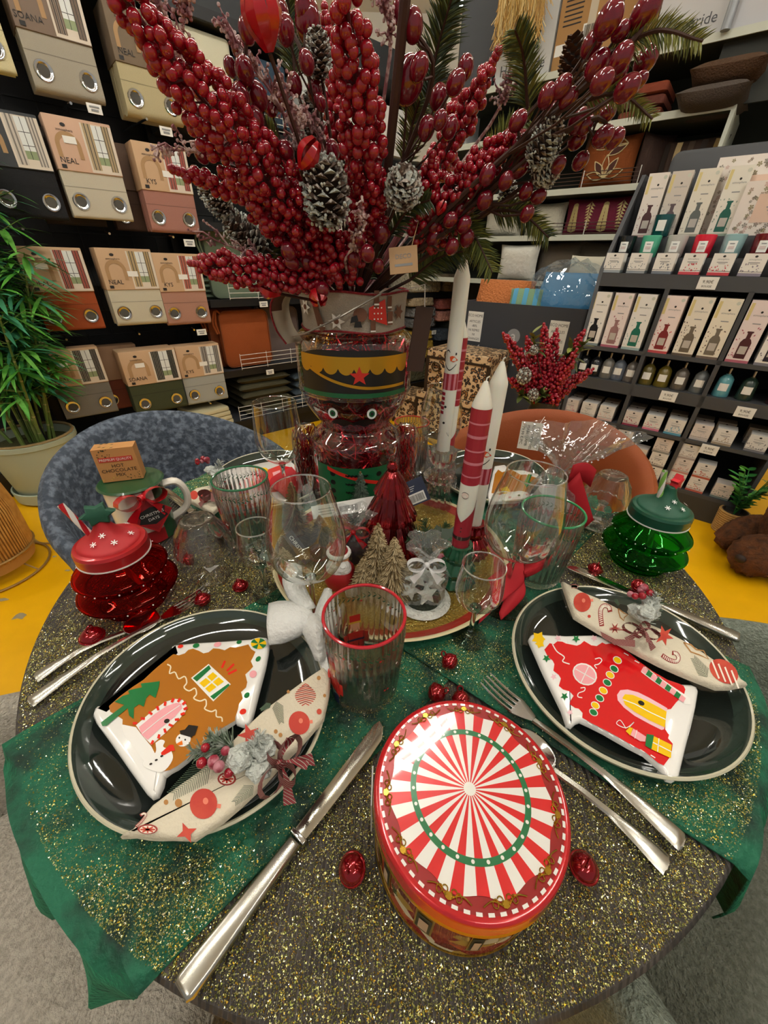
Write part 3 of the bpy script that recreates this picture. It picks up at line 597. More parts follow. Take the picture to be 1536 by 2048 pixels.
def pillow(label, s, d, z, w, h, th, col, rot=0, tilt=0, pat=None, cat='cushion', bump=(90, .25), grp='cushions on the back shelves', stand=True, var=None):
    b = MB(); n = 12; vs = []; F = mat('pillow_'+col[1:]+str(bump[0]), col, .85, bump=bump, sheen=.3, var=var)
    for sg in (-1, 1):
        for i in range(n+1):
            for j in range(n+1):
                x, y = -1+2*i/n, -1+2*j/n; e = max(0, (1-x**4)*(1-y**4))**.6
                px = x*w/2*(1-.06*(1-abs(y)**2)*abs(x)); py = y*h/2*(1-.06*(1-abs(x)**2)*abs(y)); vs.append((px, sg*th/2*e, py+h/2))
    N = (n+1)**2; fs = []
    for q in range(2):
        for i in range(n):
            for j in range(n): a = q*N+i*(n+1)+j; f = (a, a+n+1, a+n+2, a+1); fs.append(f if q == 0 else f[::-1])
    b.add(vs, fs, F)
    if pat: pat(b, w, h, th)
    o = one('cushion', b, label, cat, grp, loc=Rw(s, d, z)); o.rotation_euler = (tilt, 0, RA+rot); return o
def yy_of(x, z, w, h, th): X, Z = min(1, abs(2*x/w)), min(1, abs(2*(z-h/2)/h)); return -th/2*max(0, (1-X**4)*(1-Z**4))**.6-.003
def leaves(b, w, h, th, m=None):
    m = m or mat('leaf_gold', '#c9b77e', .45, .4)
    for k, cx in enumerate((-.33, -.11, .11, .33)):
        up = 1 if k % 2 == 0 else -1
        for q in range(9):
            for sg in (-1, 1):
                z0 = h/2+up*(-.4+.085*q)*h; x0 = cx*w; L = .05*w*(2.0-q*.14); z1 = z0+up*L*.7; x1 = x0+sg*L*.7
                P = lambda x, z: (x, yy_of(x, z, w, h, th), z)
                b.poly([P(x0, z0), P((x0+x1)/2+.012*up*sg, (z0+z1)/2-.008*up), P(x1, z1), P((x0+x1)/2-.008*sg, (z0+z1)/2+.012*up)], m)
def lines(b, w, h, th):
    m = mat('line_cream', '#e6d2a0', .5); r = random.Random(3); br = mat('petal_brown', '#4a1f10', .7)
    for (cx, cz) in ((.0, .2), (-.25, .75), (.3, .8)):
        for k in range(6):
            a = .3+k*pi/5*1.05; L = .34*w; pts = []
            for sg in (-1, 1):
                pts.append([(cx*w+L*t*cos(a)+sg*.06*w*sin(pi*t)*-sin(a), cz*h+L*t*sin(a)+sg*.06*w*sin(pi*t)*cos(a)) for t in np.linspace(0, 1, 7)])
            ok = [p for q in pts for p in q if abs(p[0]) < w*.46 and .03*h < p[1] < .97*h]
            if len(ok) < 14: continue
            P = lambda p, e=0: (p[0], yy_of(p[0], p[1], w, h, th)-e, p[1])
            if k % 2: b.strip([P(p) for p in pts[0]], [P(p) for p in pts[1]], br)
            for q in pts: b.tube([P(p, .001) for p in q], .003, m, 4)
def stripes(b, w, h, th):
    for k, c in enumerate(('#2c211a', '#c0a878', '#4a3a2c', '#2c211a', '#a88c58')):
        x0 = (-.45+.19*k)*w; P = lambda x, z: (x, yy_of(x, z, w, h, th), z)
        zs = np.linspace(.08*h, .92*h, 8); b.strip([P(x0, z) for z in zs], [P(x0+.09*w, z) for z in zs], mat('stripe_'+c[1:], c, .7))
pillow('amber brown cushion with cream leaf outlines on the wire-fronted shelf', -.86, OF+.16, 1.665, .34, .27, .12, '#8a4510', pat=lines)
pillow('plain dark brown velvet cushion standing beside the amber leaf one', -.6, OF+.2, 1.665, .24, .26, .1, '#3c271e', rot=.9)
pillow('brown striped cushion behind the header panel', -.40, OF+.2, 1.66, .34, .22, .12, '#3a281c', pat=stripes)
pillow('burgundy cushion with gold leaf sprigs', -.84, OF+.15, 1.40, .46, .22, .12, '#6a1230', pat=leaves)
pillow('fluffy cream cushion left of the burgundy one', -1.22, OF+.17, 1.40, .3, .21, .14, '#d8d4c0', bump=(60, .9))
pillow('fluffy ivory cushion further left behind the fir sprig', -1.56, OF+.17, 1.40, .32, .22, .14, '#cfcab8', bump=(60, .9))
pillow('taupe cushion on the low back shelf behind the blue bag', -1.06, OF+.2, 1.11, .36, .26, .12, '#7b7060')
pillow('brownish taupe cushion beside the first taupe one', -.75, OF+.2, 1.11, .36, .26, .12, '#6f6657')
pillow('cream cushion leaning in front of the taupe cushions', -.74, OF-.10, 1.05, .32, .24, .13, '#d6d0bb', tilt=-.3, bump=(200, .2))
pillow('white ruffled cushion behind the orange waffle cushion', -1.33, OF+.05, 1.10, .32, .25, .14, '#d8d6ca', bump=(30, .9))
pillow('brown furry cushion lying on top in the highest cushion shelf', -.33, OF+.2, 2.05, .34, .3, .1, '#4a3018', tilt=radians(78), bump=(120, .9))
pillow('grey brown plush cushion under the furry one', -.36, OF+.17, 1.965, .34, .3, .09, '#4b4038', tilt=radians(80), bump=(160, .6))
for k, (z, c) in enumerate(((1.975, '#6a2c14'), (2.03, '#55200f'), (2.085, '#7d3418'))):
    b = MB(); b.rbox((0, .16, .025), (.24, .3, .048), mat('throw_'+c[1:], c, .8, sheen=.3, bump=(80, .3)), .024, n=4)
    one('folded_throw', b, 'rust brown folded throw, %s from the bottom of its stack on the cushion shelf' % ORD[k], 'blanket', 'rust throws stacked on the cushion shelf', loc=Rw(-.73, OF+.03, z-.005), rotz=RA)
# cartons on top
def carton(label, s, z, w, h, d, col, art=None, y=OF+.02, name='carton', rot=0):
    b = MB(); C = mat('carton_'+col[1:], col, .75, var=(8, col, .3, .7)); b.box((0, d/2, h/2), (w, d, h), C)
    if art: art(b, w, h)
    return one(name, b, label, 'box', 'cartons on the top shelf', loc=Rw(s, y, z), rotz=RA+rot, smooth=False)
def art_brown(b, w, h):
    b.box((.02, -.001, h*.5), (.045, .002, h), mat('tape', '#c9bda6', .15, coat=.5))
    for k in range(6): b.box((-w*.27, -.0008, .3-.02*k), (w*.3, .001, .006), INK)
    b.text('1L', .09, INK, face_frame((w*.3, -.0012, .3), (0, -1, 0)))
    b.box((w*.16, -.0012, .15), (.16, .001, .075), PAPER); r = random.Random(5)
    for k in range(26): b.box((w*.16-.07+k*.0055, -.002, .155), (r.uniform(.001, .004), .001, .05), INK)
    b.box((-w*.4, -.0012, .1), (.06, .001, .05), PAPER)
def art_hesp(b, w, h):
    b.text('Hespéride', .062, mat('ink_grey', '#4a4c50', .6), face_frame((.0, -.0015, .075), (0, -1, 0)))
    b.prism([(-.09+.0, .21), (.11, .23), (.1, .55), (-.09, .55)], -.003, .0, mat('photo_maroon', '#4e2c28', .4), Matrix(((1, 0, 0, 0), (0, 0, 1, 0), (0, 1, 0, 0), (0, 0, 0, 1))))
def art_hesp2(b, w, h): b.text('Hespéride', .085, mat('ink_grey', '#4a4c50', .6), face_frame((.03, -.0015, .15), (0, -1, 0)))
def art_white(b, w, h):
    b.box((.03, -.001, .21), (.13, .002, .14), mat('photo_dark', '#39463f', .5)); b.text('Hespéride', .075, mat('ink_grey', '#4a4c50', .6), face_frame((0, -.0015, .07), (0, -1, 0)))
carton('brown cardboard carton with taped front, barcode and 1L print', -1.145, 2.25, .36, .62, .4, '#a87f4c', art_brown)
carton('narrow brown carton between the taped one and the white box', -.86, 2.25, .2, .55, .4, '#9c7442')
carton('white box with maroon picture and lettering beside the grey post', -.595, 2.25, .32, .62, .4, '#c9c9c9', art_hesp)
carton('white lettered box right of the grey post', -.16, 2.25, .46, .62, .4, '#c4c5c8', art_hesp2)
carton('white box with small dark picture behind the hanging raffia', -1.53, 2.25, .38, .62, .4, '#c6c8c6', art_white)
carton('dark grey box at the far end behind the fir sprigs', -1.88, 2.25, .28, .62, .4, '#3c3f42')
# hanging raffia
rf = MB(); R1 = [mat('raffia_straw', '#d6b368', .7), mat('raffia_pale', '#e3c98a', .7), mat('raffia_dark', '#b48a44', .7)]
for k in range(420):
    x = random.uniform(-.15, .15); L = random.uniform(.18, .40); y = random.uniform(-.02, .05); q = random.uniform(-.05, .05)
    rf.tube([(x*.8, y, .45), (x*.95, y-.01, .25), (x, y, .45-L), (x+q, y+random.uniform(-.03, .03), .41-L-random.uniform(0, .05))], .0022, R1[k % 3], 3, caps=False)
tag(rf.build('raffia_fringe'), 'pale straw raffia fringe hanging in front of the top shelf cartons', 'raffia'); bpy.data.objects['raffia_fringe'].location = Rw(-1.53, OF-.12, 2.36); bpy.data.objects['raffia_fringe'].rotation_euler = (0, 0, RA)
bpy.data.objects['raffia_fringe']['kind'] = 'stuff'

# ================================================================== charcoal bin with bargain cushions
bn = thing('cardboard_bin', 'charcoal cardboard dump bin with logo and two white notices', 'bin', RO, RA)
BC = mat('bin_card', '#34383f', .6); cx0, cx1, cy0, cy1 = -1.47, -.585, .4, .86
b = MB()
for (c, d) in (((-1.0275, cy0+.006, .49), (.885, .012, .98)), ((-1.0275, cy1, .49), (.885, .012, .98)), ((cx0+.006, .63, .49), (.012, .46, .98)), ((cx1-.006, .63, .49), (.012, .46, .98)), ((-1.0275, .63, .7), (.86, .44, .012))): b.box(c, d, BC)
b.build('body', bn)
for nm, s, z in (('a', -1.36, .81), ('b', -.735, .80)):
    b = MB(); b.box((s, cy0-.002, z), (.125, .002, .205), PAPER)
    for q, tx in enumerate(('ECO HOME', 'ARTICLES', '-80%', 'NI REPRIS', 'NI', 'ECHANGES')): b.text(tx, .024 if q else .026, INK, face_frame((s, cy0-.0035, z+.075-.03*q-(.01 if q else 0)), (0, -1, 0)), .9)
    b.build('notice', bn)
b = MB(); LG = mat('logo_grey', '#8b8e92', .6); LGW = mat('logo_white', '#c9cacc', .6)
b.lathe([(0, 0), (.05, 0)], LG, 28, M=face_frame((-1.04, cy0-.0015, .775), (0, -1, 0))); b.text('a', .1, LGW, face_frame((-1.04, cy0-.003, .775), (0, -1, 0))); b.text('atmosphera', .15, LGW, face_frame((-1.03, cy0-.003, .655), (0, -1, 0))); b.build('logo', bn)
pillow('orange waffle cushion heaped at the top of the charcoal bin', -1.27, .56, .86, .44, .3, .16, '#c4743c', tilt=-.55, rot=.1, bump=(75, .9, 'voronoi'), grp='cushions in the bin')
pillow('blue cushion wrapped in clear plastic at the top of the bin', -.82, .55, .86, .46, .36, .2, '#3f87b4', tilt=-.5, rot=-.15, bump=(14, .3), grp='cushions in the bin')
pillow('green and blue checked cushion tucked between the orange and blue ones', -1.03, .48, .92, .24, .18, .1, '#7d9c78', tilt=-.6, rot=.3, grp='cushions in the bin', pat=lambda b, w, h, th: [b.strip([(x0*w, yy_of(x0*w, z, w, h, th), z) for z in np.linspace(.1*h, .9*h, 6)], [((x0+.13)*w, yy_of((x0+.13)*w, z, w, h, th), z) for z in np.linspace(.1*h, .9*h, 6)], mat('check_blue', '#4f9cc0', .7)) for x0 in (-.4, -.1, .2)])
b = MB(); PL = thin('plastic_wrap', '#f4f8fa', .06, .55, wrinkle=9, haze=.05)
b.ball((0, 0, 0), (.27, .14, .2), PL, 20, 12, f=lambda a, p: 1+.09*sin(5*a+3*p)+.06*sin(9*a-4*p))
o = one('plastic_bag', b, 'clear crinkled plastic bag around the blue cushion', 'plastic bag', loc=Rw(-.82, .63, 1.06)); o.rotation_euler = (-.5, 0, RA-.15)
# leopard boxes
LEO = bpy.data.materials.new('leopard_print'); LEO.use_nodes = True; nt = LEO.node_tree; bb = nt.nodes['Principled BSDF']; bb.inputs['Roughness'].default_value = .55
tc = nt.nodes.new('ShaderNodeTexCoord'); no = nt.nodes.new('ShaderNodeTexNoise'); no.inputs['Scale'].default_value = 18; vo = nt.nodes.new('ShaderNodeTexVoronoi'); vo.inputs['Scale'].default_value = 36
ad = nt.nodes.new('ShaderNodeMix'); ad.data_type = 'VECTOR'; ad.inputs[0].default_value = .018; nt.links.new(tc.outputs['Object'], ad.inputs[4]); nt.links.new(no.outputs['Color'], ad.inputs[5]); nt.links.new(ad.outputs[1], vo.inputs['Vector'])
rp = nt.nodes.new('ShaderNodeValToRGB'); e = rp.color_ramp.elements; e[0].position = 0; e[0].color = lin('#8a5a2c'); e[1].position = 1; e[1].color = lin('#d2b48c')
for p, c in ((.27, '#9a6a3c'), (.31, '#1a100a'), (.5, '#1a100a'), (.54, '#cfae84')): q = e.new(p); q.color = lin(c)
nt.links.new(vo.outputs['Distance'], rp.inputs[0]); nt.links.new(rp.outputs[0], bb.inputs['Base Color'])
TRIM = mat('leopard_trim', '#2a1a12', .5)
def leo_box(label, s, z, w, h, d=.34, y=.1):
    t = thing('storage_box', label, 'storage box', Rw(s, y, z), RA, 'leopard print storage boxes')
    b = MB(); b.rbox((0, d/2, h*.4), (w, d, h*.8), LEO, .008); 
    for x in (-w/2, w/2): b.box((x, .0, h*.4), (.026, .012, h*.8), TRIM); b.box((x, d/2, h*.4), (.006, d, .03), TRIM)
    b.build('body', t); b = MB(); b.rbox((0, d/2, h*.9), (w+.012, d+.012, h*.2), LEO, .01); b.box((0, -.007, h*.815), (w+.014, .004, .016), TRIM); b.build('lid', t)
    b = MB(); b.tube([(.035*cos(a*pi/6)-w*.33, -.014, h*.62+.03*sin(a*pi/6)) for a in range(12)], .006, mat('bronze', '#4a3820', .35, .8), 6, closed=True); b.build('ring_handle', t)
leo_box('leopard print storage box on top of its stack', -1.28, .36, .5, .32, y=.04)
leo_box('leopard print storage box in the middle, under the top one', -1.31, .05+.0, .58, .31, y=.03)
leo_box('small leopard print box on the floor beside the stack', -1.75, .0, .32, .26, .28, y=.14)
b = MB(); b.box((0, .17, .0), (.6, .36, .05), TRIM); one('plinth_board', b, 'dark plinth board under the stack of leopard print boxes', 'board', loc=Rw(-1.31, .03, .025), rotz=RA)

# ================================================================== plants, lantern and plush on the floor
LEAF = [mat('leaf_green', '#4f9a34', .45, var=(20, '#7fbf58', .4, .7)), mat('leaf_dark', '#357a38', .45), mat('leaf_blue', '#4a9a70', .5)]
def leaf(b, p, d, L, w, m, droop=.25):
    d = Vector(d).normalized(); side = d.cross(Vector((0, 0, 1)))
    if side.length < .1: side = Vector((1, 0, 0))
    side.normalize(); a, c = [], []; mid = []
    for k in range(6):
        t = k/5; q = Vector(p)+d*(L*t)+Vector((0, 0, -droop*L*t*t)); ww = w*sin(pi*min(1, .08+t*.92))**.8*(1-t*.3) if k < 5 else 0
        a.append(q+side*ww); c.append(q-side*ww); mid.append(q+Vector((0, 0, -.12*ww)))
    b.strip(a, mid, m); b.strip(mid, c, m)
bp_ = thing('bamboo_plant', 'tall artificial bamboo in a pale grey-green pot', 'potted plant', (-1.98, 2.0, 0))
POT = mat('pot_sage', '#a9b5a0', .5); b = MB(); b.lathe([(0, .02), (.155, .02), (.16, .03), (.205, .33), (.212, .335), (.212, .36), (.2, .362), (.196, .35), (.19, .31), (0, .31)], POT, 40); b.build('pot', bp_)
b = MB(); b.lathe([(0, 0), (.165, 0), (.185, .015), (.19, .075), (.182, .078), (.165, .022), (0, .022)], POT, 40); b.build('saucer', bp_)
b = MB(); b.lathe([(0, .31), (.1, .318), (.195, .312)], mat('moss', '#4b4a26', .9, bump=(90, .8)), 24); b.tube([(.2*cos(a/20*2*pi), .2*sin(a/20*2*pi), .365) for a in range(20)], .008, mat('rope_jute', '#9c8458', .9, bump=(200, .6)), 6, closed=True); b.build('soil', bp_)
CANE = mat('cane_green', '#5d7a34', .5, var=(14, '#7d8a4a', .4, .7)); rr = random.Random(11)
for k in range(20):
    a = rr.random()*6.28; r0 = rr.uniform(.02, .13); top = (r0*cos(a)*2.6+rr.uniform(-.1, .1), r0*sin(a)*2.6+rr.uniform(-.1, .1), rr.uniform(.95, 1.75)); p0 = Vector((r0*cos(a), r0*sin(a), .3)); p1 = Vector(top)
    pts = [p0.lerp(p1, t)+Vector((0, 0, .0)) for t in np.linspace(0, 1, 9)]; b = MB(); b.tube(pts, lambda t: .0085*(1-.55*t), CANE, 6)
    for q in range(1, 9): b.ball(pts[q], .0095*(1-.5*q/9), mat('cane_node', '#a8a070', .6), 6, 4)
    b.build('cane', bp_)
    b = MB()
    for q in range(26 if k % 2 else 22):
        t = rr.uniform(.34, 1.0); base = p0.lerp(p1, t); az = rr.random()*6.28; tw = Vector((cos(az), sin(az), rr.uniform(.1, .8))).normalized(); tip = base+tw*rr.uniform(.06, .2)
        b.tube([base, tip], .0018, CANE, 3, caps=False)
        for e in range(6):
            az2 = az+rr.uniform(-1.3, 1.3); leaf(b, base.lerp(tip, rr.uniform(.3, 1)), (cos(az2), sin(az2), rr.uniform(-.5, .5)), rr.uniform(.10, .18), rr.uniform(.009, .015), LEAF[rr.choice((0, 0, 1, 2))])
    b.build('foliage', bp_)
b = MB(); YT = mat('yellow_tag', '#cfd873', .6); c = Vector((.31, -.42, 1.27)); Mf = face_frame(c, (.5, -.85, .1)); 
b.prism([(-.05, -.05), (.06, -.05), (.07, .03), (.02, .05), (.0, .09), (-.07, .09), (-.06, .03)], -.001, .001, YT, Mf); b.text('ECOHOME', .02, INK, Mf @ T(-.03, .065, .0015)); b.text('BEAUX', .02, INK, Mf @ T(.01, .0, .0015)); b.text('VOLANT', .02, INK, Mf @ T(.01, -.025, .0015)); b.build('hang_tag', bp_)
# bamboo lantern
ln = thing('slatted_lantern', 'round lantern of thin vertical bamboo slats on a wire ring', 'lantern', (-1.75, 1.3, 0)); BAM = mat('bamboo_slat', '#c9974f', .6, var=(30, '#b07e3a', .4, .7))
b = MB(); 
for k in range(90):
    a = k/90*2*pi; b.tube([(.115*cos(a), .115*sin(a), .05), (.17*cos(a), .17*sin(a), .1), (.175*cos(a), .175*sin(a), .3), (.15*cos(a), .15*sin(a), .5)], .0042, BAM, 4)
b.build('slats', ln)
b = MB(); b.lathe([(.16, .05), (.164, .1), (.168, .3), (.144, .5)], mat('bamboo_lining', '#b98743', .8), 40); b.build('lining', ln)
for z, r in ((.008, .2), (.11, .176), (.5, .155)):
    b = MB(); b.tube([(r*cos(a/36*2*pi), r*sin(a/36*2*pi), z) for a in range(36)], .005, mat('wire_tan', '#a8854e', .4, .4), 6, closed=True)
    if z < .05:
        for a in (0, 2.1, 4.2): b.tube([(r*cos(a), r*sin(a), z), (.12*cos(a), .12*sin(a), .06)], .004, mat('wire_tan', '#a8854e', .4, .4), 6)
    b.build('ring', ln)
b = MB(); b.tube(spl([W(0, 1148, .006), W(40, 1128, .006), W(68, 1090, .006), W(60, 1072, .006), W(80, 1085, .006), W(115, 1086, .006)], 30), .004, mat('cord_tan', '#b8924e', .6), 6); one('power_cord', b, 'thin tan cord curling over the yellow floor beside the lantern', 'cord')
# small plant in rope pot
sp = thing('rope_pot_plant', 'small leafy plant in a rope-wrapped pot beside the plush toy', 'potted plant', (1.88, 1.76, 0)); sp.scale = (.8, .8, .8); ROPE = mat('rope_wrap', '#b08a50', .9, bump=(60, .7))
b = MB()
for k in range(11): b.tube([((.068+.001*k)*cos(a/18*2*pi), (.068+.001*k)*sin(a/18*2*pi), .008+k*.0145) for a in range(18)], .0085, ROPE, 6, closed=True)
b.lathe([(0, 0), (.066, 0), (.076, .16), (.066, .16), (.06, .13), (0, .13)], mat('pot_inner', '#3a2e22', .9), 18); b.build('pot', sp)
b = MB(); rr = random.Random(4)
for k in range(9):
    a = rr.random()*6.28; r = rr.uniform(.06, .2); tip = Vector((r*cos(a), r*sin(a), rr.uniform(.3, .62))); pts = spl([(0, 0, .13), (r*.3*cos(a), r*.3*sin(a), .28), tip], 8); b.tube(pts, .0035, LEAF[1], 4)
    for q in range(2, 9):
        for sg in (-1, 1): az = a+sg*1.2+rr.uniform(-.4, .4); leaf(b, pts[q], (cos(az), sin(az), .4), rr.uniform(.045, .075), rr.uniform(.016, .024), LEAF[rr.choice((0, 1))], .1)
b.build('foliage', sp)
# plush animal lying at the edge
FUR = mat('plush_brown', '#5c3310', .95, bump=(70, 1.0), sheen=.4, var=(25, '#3d2008', .4, .65))
pt = thing('plush_dog', 'big shaggy brown plush dog lying on the yellow floor at the edge', 'plush toy', (1.86, 1.46, 0), radians(200)); pt.scale = (.75, .75, .75)
b = MB(); fz = lambda a, p: 1+.05*sin(9*a+5*p)+.04*sin(17*a-8*p)
b.ball((.16, 0, .13), (.19, .13, .13), FUR, 24, 14, f=fz); b.ball((-.02, .0, .34), (.14, .15, .28), FUR, 24, 16, f=fz); b.ball((-.05, .0, .66), (.15, .14, .15), FUR, 20, 12, f=fz); b.ball((-.05, .2, .12), (.26, .1, .12), FUR, 20, 12, f=fz); b.ball((-.05, -.2, .12), (.26, .1, .12), FUR, 20, 12, f=fz); b.ball((.06, .0, .62), (.1, .09, .08), FUR, 16, 10, f=fz)
b.build('body', pt)
for s in (-1, 1):
    b = MB(); b.ball((-.06, s*.15, .66), (.06, .035, .11), FUR, 12, 8, f=fz); b.build('ear', pt)
    b = MB(); b.ball((.075, s*.05, .7), .012, INK, 8, 6); b.build('eye', pt)
b = MB(); b.ball((.165, 0, .64), (.018, .022, .016), INK, 8, 6); b.build('nose', pt)
b = MB(); b.ball((.345, .0, .15), (.02, .03, .025), mat('paw_pad', '#24140a', .7), 10, 8); b.build('paw_pad', pt)
# ================================================================== dining table
TC, TR, TZ = (.010, .556), .535, .75
WOOD = mat('dark_ridged_wood', '#4b4540', .62, bump=(46, .55, 'X'), var=(40, '#2f2b29', .35, .7))
tb = thing('dining_table', 'round dark ridged wood table dusted with gold glitter', 'table', (TC[0], TC[1], 0))
b = MB(); b.lathe([(0, .722), (TR-.006, .722), (TR, .727), (TR, .746), (TR-.003, TZ), (0, TZ)], WOOD, 128); b.build('tabletop', tb)
for a in range(4):
    q = radians(45+90*a); b = MB(); b.tube([(.42*cos(q), .42*sin(q), 0), (.34*cos(q), .34*sin(q), .722)], .02, BLACK, 10); b.build('leg', tb)
b = MB(); b.tube([(.34*cos(radians(45+90*a)), .34*sin(radians(45+90*a)), .71) for a in range(4)], .012, BLACK, 6, closed=True); b.build('under_frame', tb)

# velvet runners
def velvet(name, c1, c2, lightc):
    m = mat(name, c1, .75, bump=(130, .5), var=(26, c2, .42, .64)); p = m.node_tree.nodes['Principled BSDF']
    p.inputs['Sheen Weight'].default_value = .55; p.inputs['Sheen Tint'].default_value = lin(lightc); p.inputs['Sheen Roughness'].default_value = .3; return m
VEL = velvet('green_velvet', '#0b5c40', '#04291c', '#1fa06c')
def runner(label, A0, A1, B0, B1, z, over0, over1, lift=.0, droop_z=.2):
    """cloth strip between edges A and B; runs past the table rim and hangs down there"""
    b = MB(); nu, nv = 60, 16; vs = []
    A0, A1, B0, B1 = [Vector((p[0], p[1])) for p in (A0, A1, B0, B1)]
    Lg = ((A1-A0).length+(B1-B0).length)/2
    for i in range(nu+1):
        t = -over0/Lg+(1+(over0+over1)/Lg)*i/nu
        for j in range(nv+1):
            s = j/nv; p = A0.lerp(A1, t).lerp(B0.lerp(B1, t), s); r = Vector((p.x-TC[0], p.y-TC[1])); d = r.length
            ex = d-(TR+.002)
            if ex <= 0: zz = z+lift; q = p
            else:
                ang = min(ex/.012, 1)*pi/2; fold = .012*sin(s*15+1.0)+.006*sin(s*31)
                out = .008*sin(ang)+.004+(fold+.012)*min(1, max(0, ex-.01)/.12); drop = .008*(1-cos(ang))+max(0, ex-.012)
                q = Vector(TC)+r/d*(TR+out); zz = z+lift-drop
            vs.append((q.x, q.y, zz))
    fs = [(i*(nv+1)+j, (i+1)*(nv+1)+j, (i+1)*(nv+1)+j+1, i*(nv+1)+j+1) for i in range(nu) for j in range(nv)]
    b.add(vs, fs, VEL); o = one('table_runner', b, label, 'table runner', 'green velvet runners crossing the table')
    so = o.modifiers.new('thickness', 'SOLIDIFY'); so.thickness = .0018; so.offset = 1
    return o
runner('green velvet runner from the lower left rim, under the brown gingerbread house setting', (-.405, .216), (.40, 1.03), (-.163, .049), (.66, .87), TZ+.003, .16, .0)
runner('green velvet runner from the right rim, under the red house setting', (.335, .112), (-.50, .745), (.492, .33), (-.30, .95), TZ+.0065, .15, .08)

# ================================================================== tub chairs
def tub_chair(label, loc, rot, col, mm, h_back=.80, h_arm=.64, legc='#1c1c1e', seatc=None):
    t = thing('tub_chair', label, 'chair', loc, rot)     # local +x = the way the sitter faces
    N = 44; A = radians(128); rows_o = []
    def prof(a):      # a measured from the back (-x)
        k = min(1, abs(a)/A); top = h_arm+(h_back-h_arm)*(cos(k*pi)*.5+.5)**.8
        return top
    vs = []; ring = []
    for i in range(N+1):
        a = -A+2*A*i/N; ca, sa = -cos(a), -sin(a); top = prof(a); sec = []
        zs = (.36, .46, .56, .66, top-.03)
        for k, zf in enumerate((0, .25, .5, .75, .94)):
            z = .38+(top-.38)*zf; r = .245+.05*zf; sec.append((r*ca, r*sa, z))
        sec += [((.303)*ca, (.303)*sa, top-.008), ((.315)*ca, (.315)*sa, top), (.328*ca, .328*sa, top-.008), (.334*ca, .334*sa, top-.03)]
        for zf in (.75, .5, .25, 0): z = .36+(top-.36)*zf; r = .295+.04*zf; sec.append((r*ca, r*sa, z))
        ring.append(len(vs)); vs += sec
    K = 13; fs = []
    for i in range(N):
        for k in range(K): k2 = (k+1) % K; fs.append((i*K+k, (i+1)*K+k, (i+1)*K+k2, i*K+k2))
    fs += [tuple(range(K)), tuple(N*K+k for k in range(K-1, -1, -1))]
    b = MB(); b.add(vs, fs, mm); b.build('backrest', t, angle=60)
    b = MB(); n = 36
    b.lathe([(0, .36), (.22, .36), (.25, .38), (.252, .43), (.235, .462), (.19, .475), (0, .478)], seatc or mm, n, M=T(.03, 0, 0) @ Matrix.Scale(1.06, 4, (1, 0, 0))); b.build('seat', t)
    b = MB(); b.lathe([(0, .335), (.2, .335), (.27, .37), (.0, .37)], mm, 28); b.build('seat_shell', t)
    lm = mat('chair_leg_'+legc[1:], legc, .4, .4)
    for sx in (-1, 1):
        for sy in (-1, 1): b = MB(); b.tube([(sx*.13, sy*.13, .345), (sx*.22, sy*.22, 0)], lambda q: .014-.005*q, lm, 10); b.build('leg', t)
    return t
BLUE = mat('denim_blue_velvet', '#3b4450', .85, sheen=.3, bump=(110, .5), var=(60, '#6a7482', .44, .64)); ORANGE = mat('cognac_velvet', '#8a4310', .7, sheen=.25, bump=(300, .1), var=(5, '#8a3f10', .4, .7))
BEIGE = mat('beige_boucle', '#d0c8b9', .95, bump=(330, .9), var=(160, '#b5ad9e', .4, .65)); SAGE = mat('sage_boucle', '#7f887a', .95, bump=(300, .9), var=(150, '#98a092', .4, .65))
SAGE_SHADE = mat('sage_seat_shaded', '#66695c', .95, bump=(260, 1.0), var=(130, '#7a7d70', .4, .65))  # sage boucle again, darkened to carry the shade on the seat
tub_chair('mottled blue-grey velvet tub chair beside the bamboo plant', (-.53, .93, 0), atan2(-.374, .54), '', BLUE, .805, .63)
oc = tub_chair('cognac orange velvet tub chair with a hanging price card', (.42, 1.02, 0), atan2(-.46, -.41), '', ORANGE, .80, .64)
tub_chair('pale beige boucle tub chair at the lower left rim', (-.44, .05, 0), atan2(.5, .42), '', BEIGE, .78, .62)
tub_chair('sage grey boucle tub chair at the right rim', (.52, .16, 0), atan2(.4, -.51), '', SAGE, .80, .69, seatc=SAGE_SHADE)
b = MB(); Mc = face_frame(Y(1060, 872, 1.12), (-.35, -.9, .25), up=(.25, 0, 1)) @ RZ(radians(15)); b.box((0, 0, 0), (.062, .082, .0015), mat('card_cream', '#d6d2c4', .7), Mc)
for k, (tx, sz) in enumerate((('ECO HOME', .011), ('FAUT DINER VEL', .011), ('MARLO AMB', .011), ('79,99 €/PC', .012))): b.text(tx, sz, INK if k else GREYINK, Mc @ RZ(radians(-90)) @ T(0, .02-.0145*k, .0012))
b.tube([Mc @ Vector((.022, .041, 0)), Mc @ Vector((.03, .06, -.01))], .0008, PAPER, 4)
tag(b.build('price_card'), 'cream price card hanging on the cognac orange chair back', 'price card')

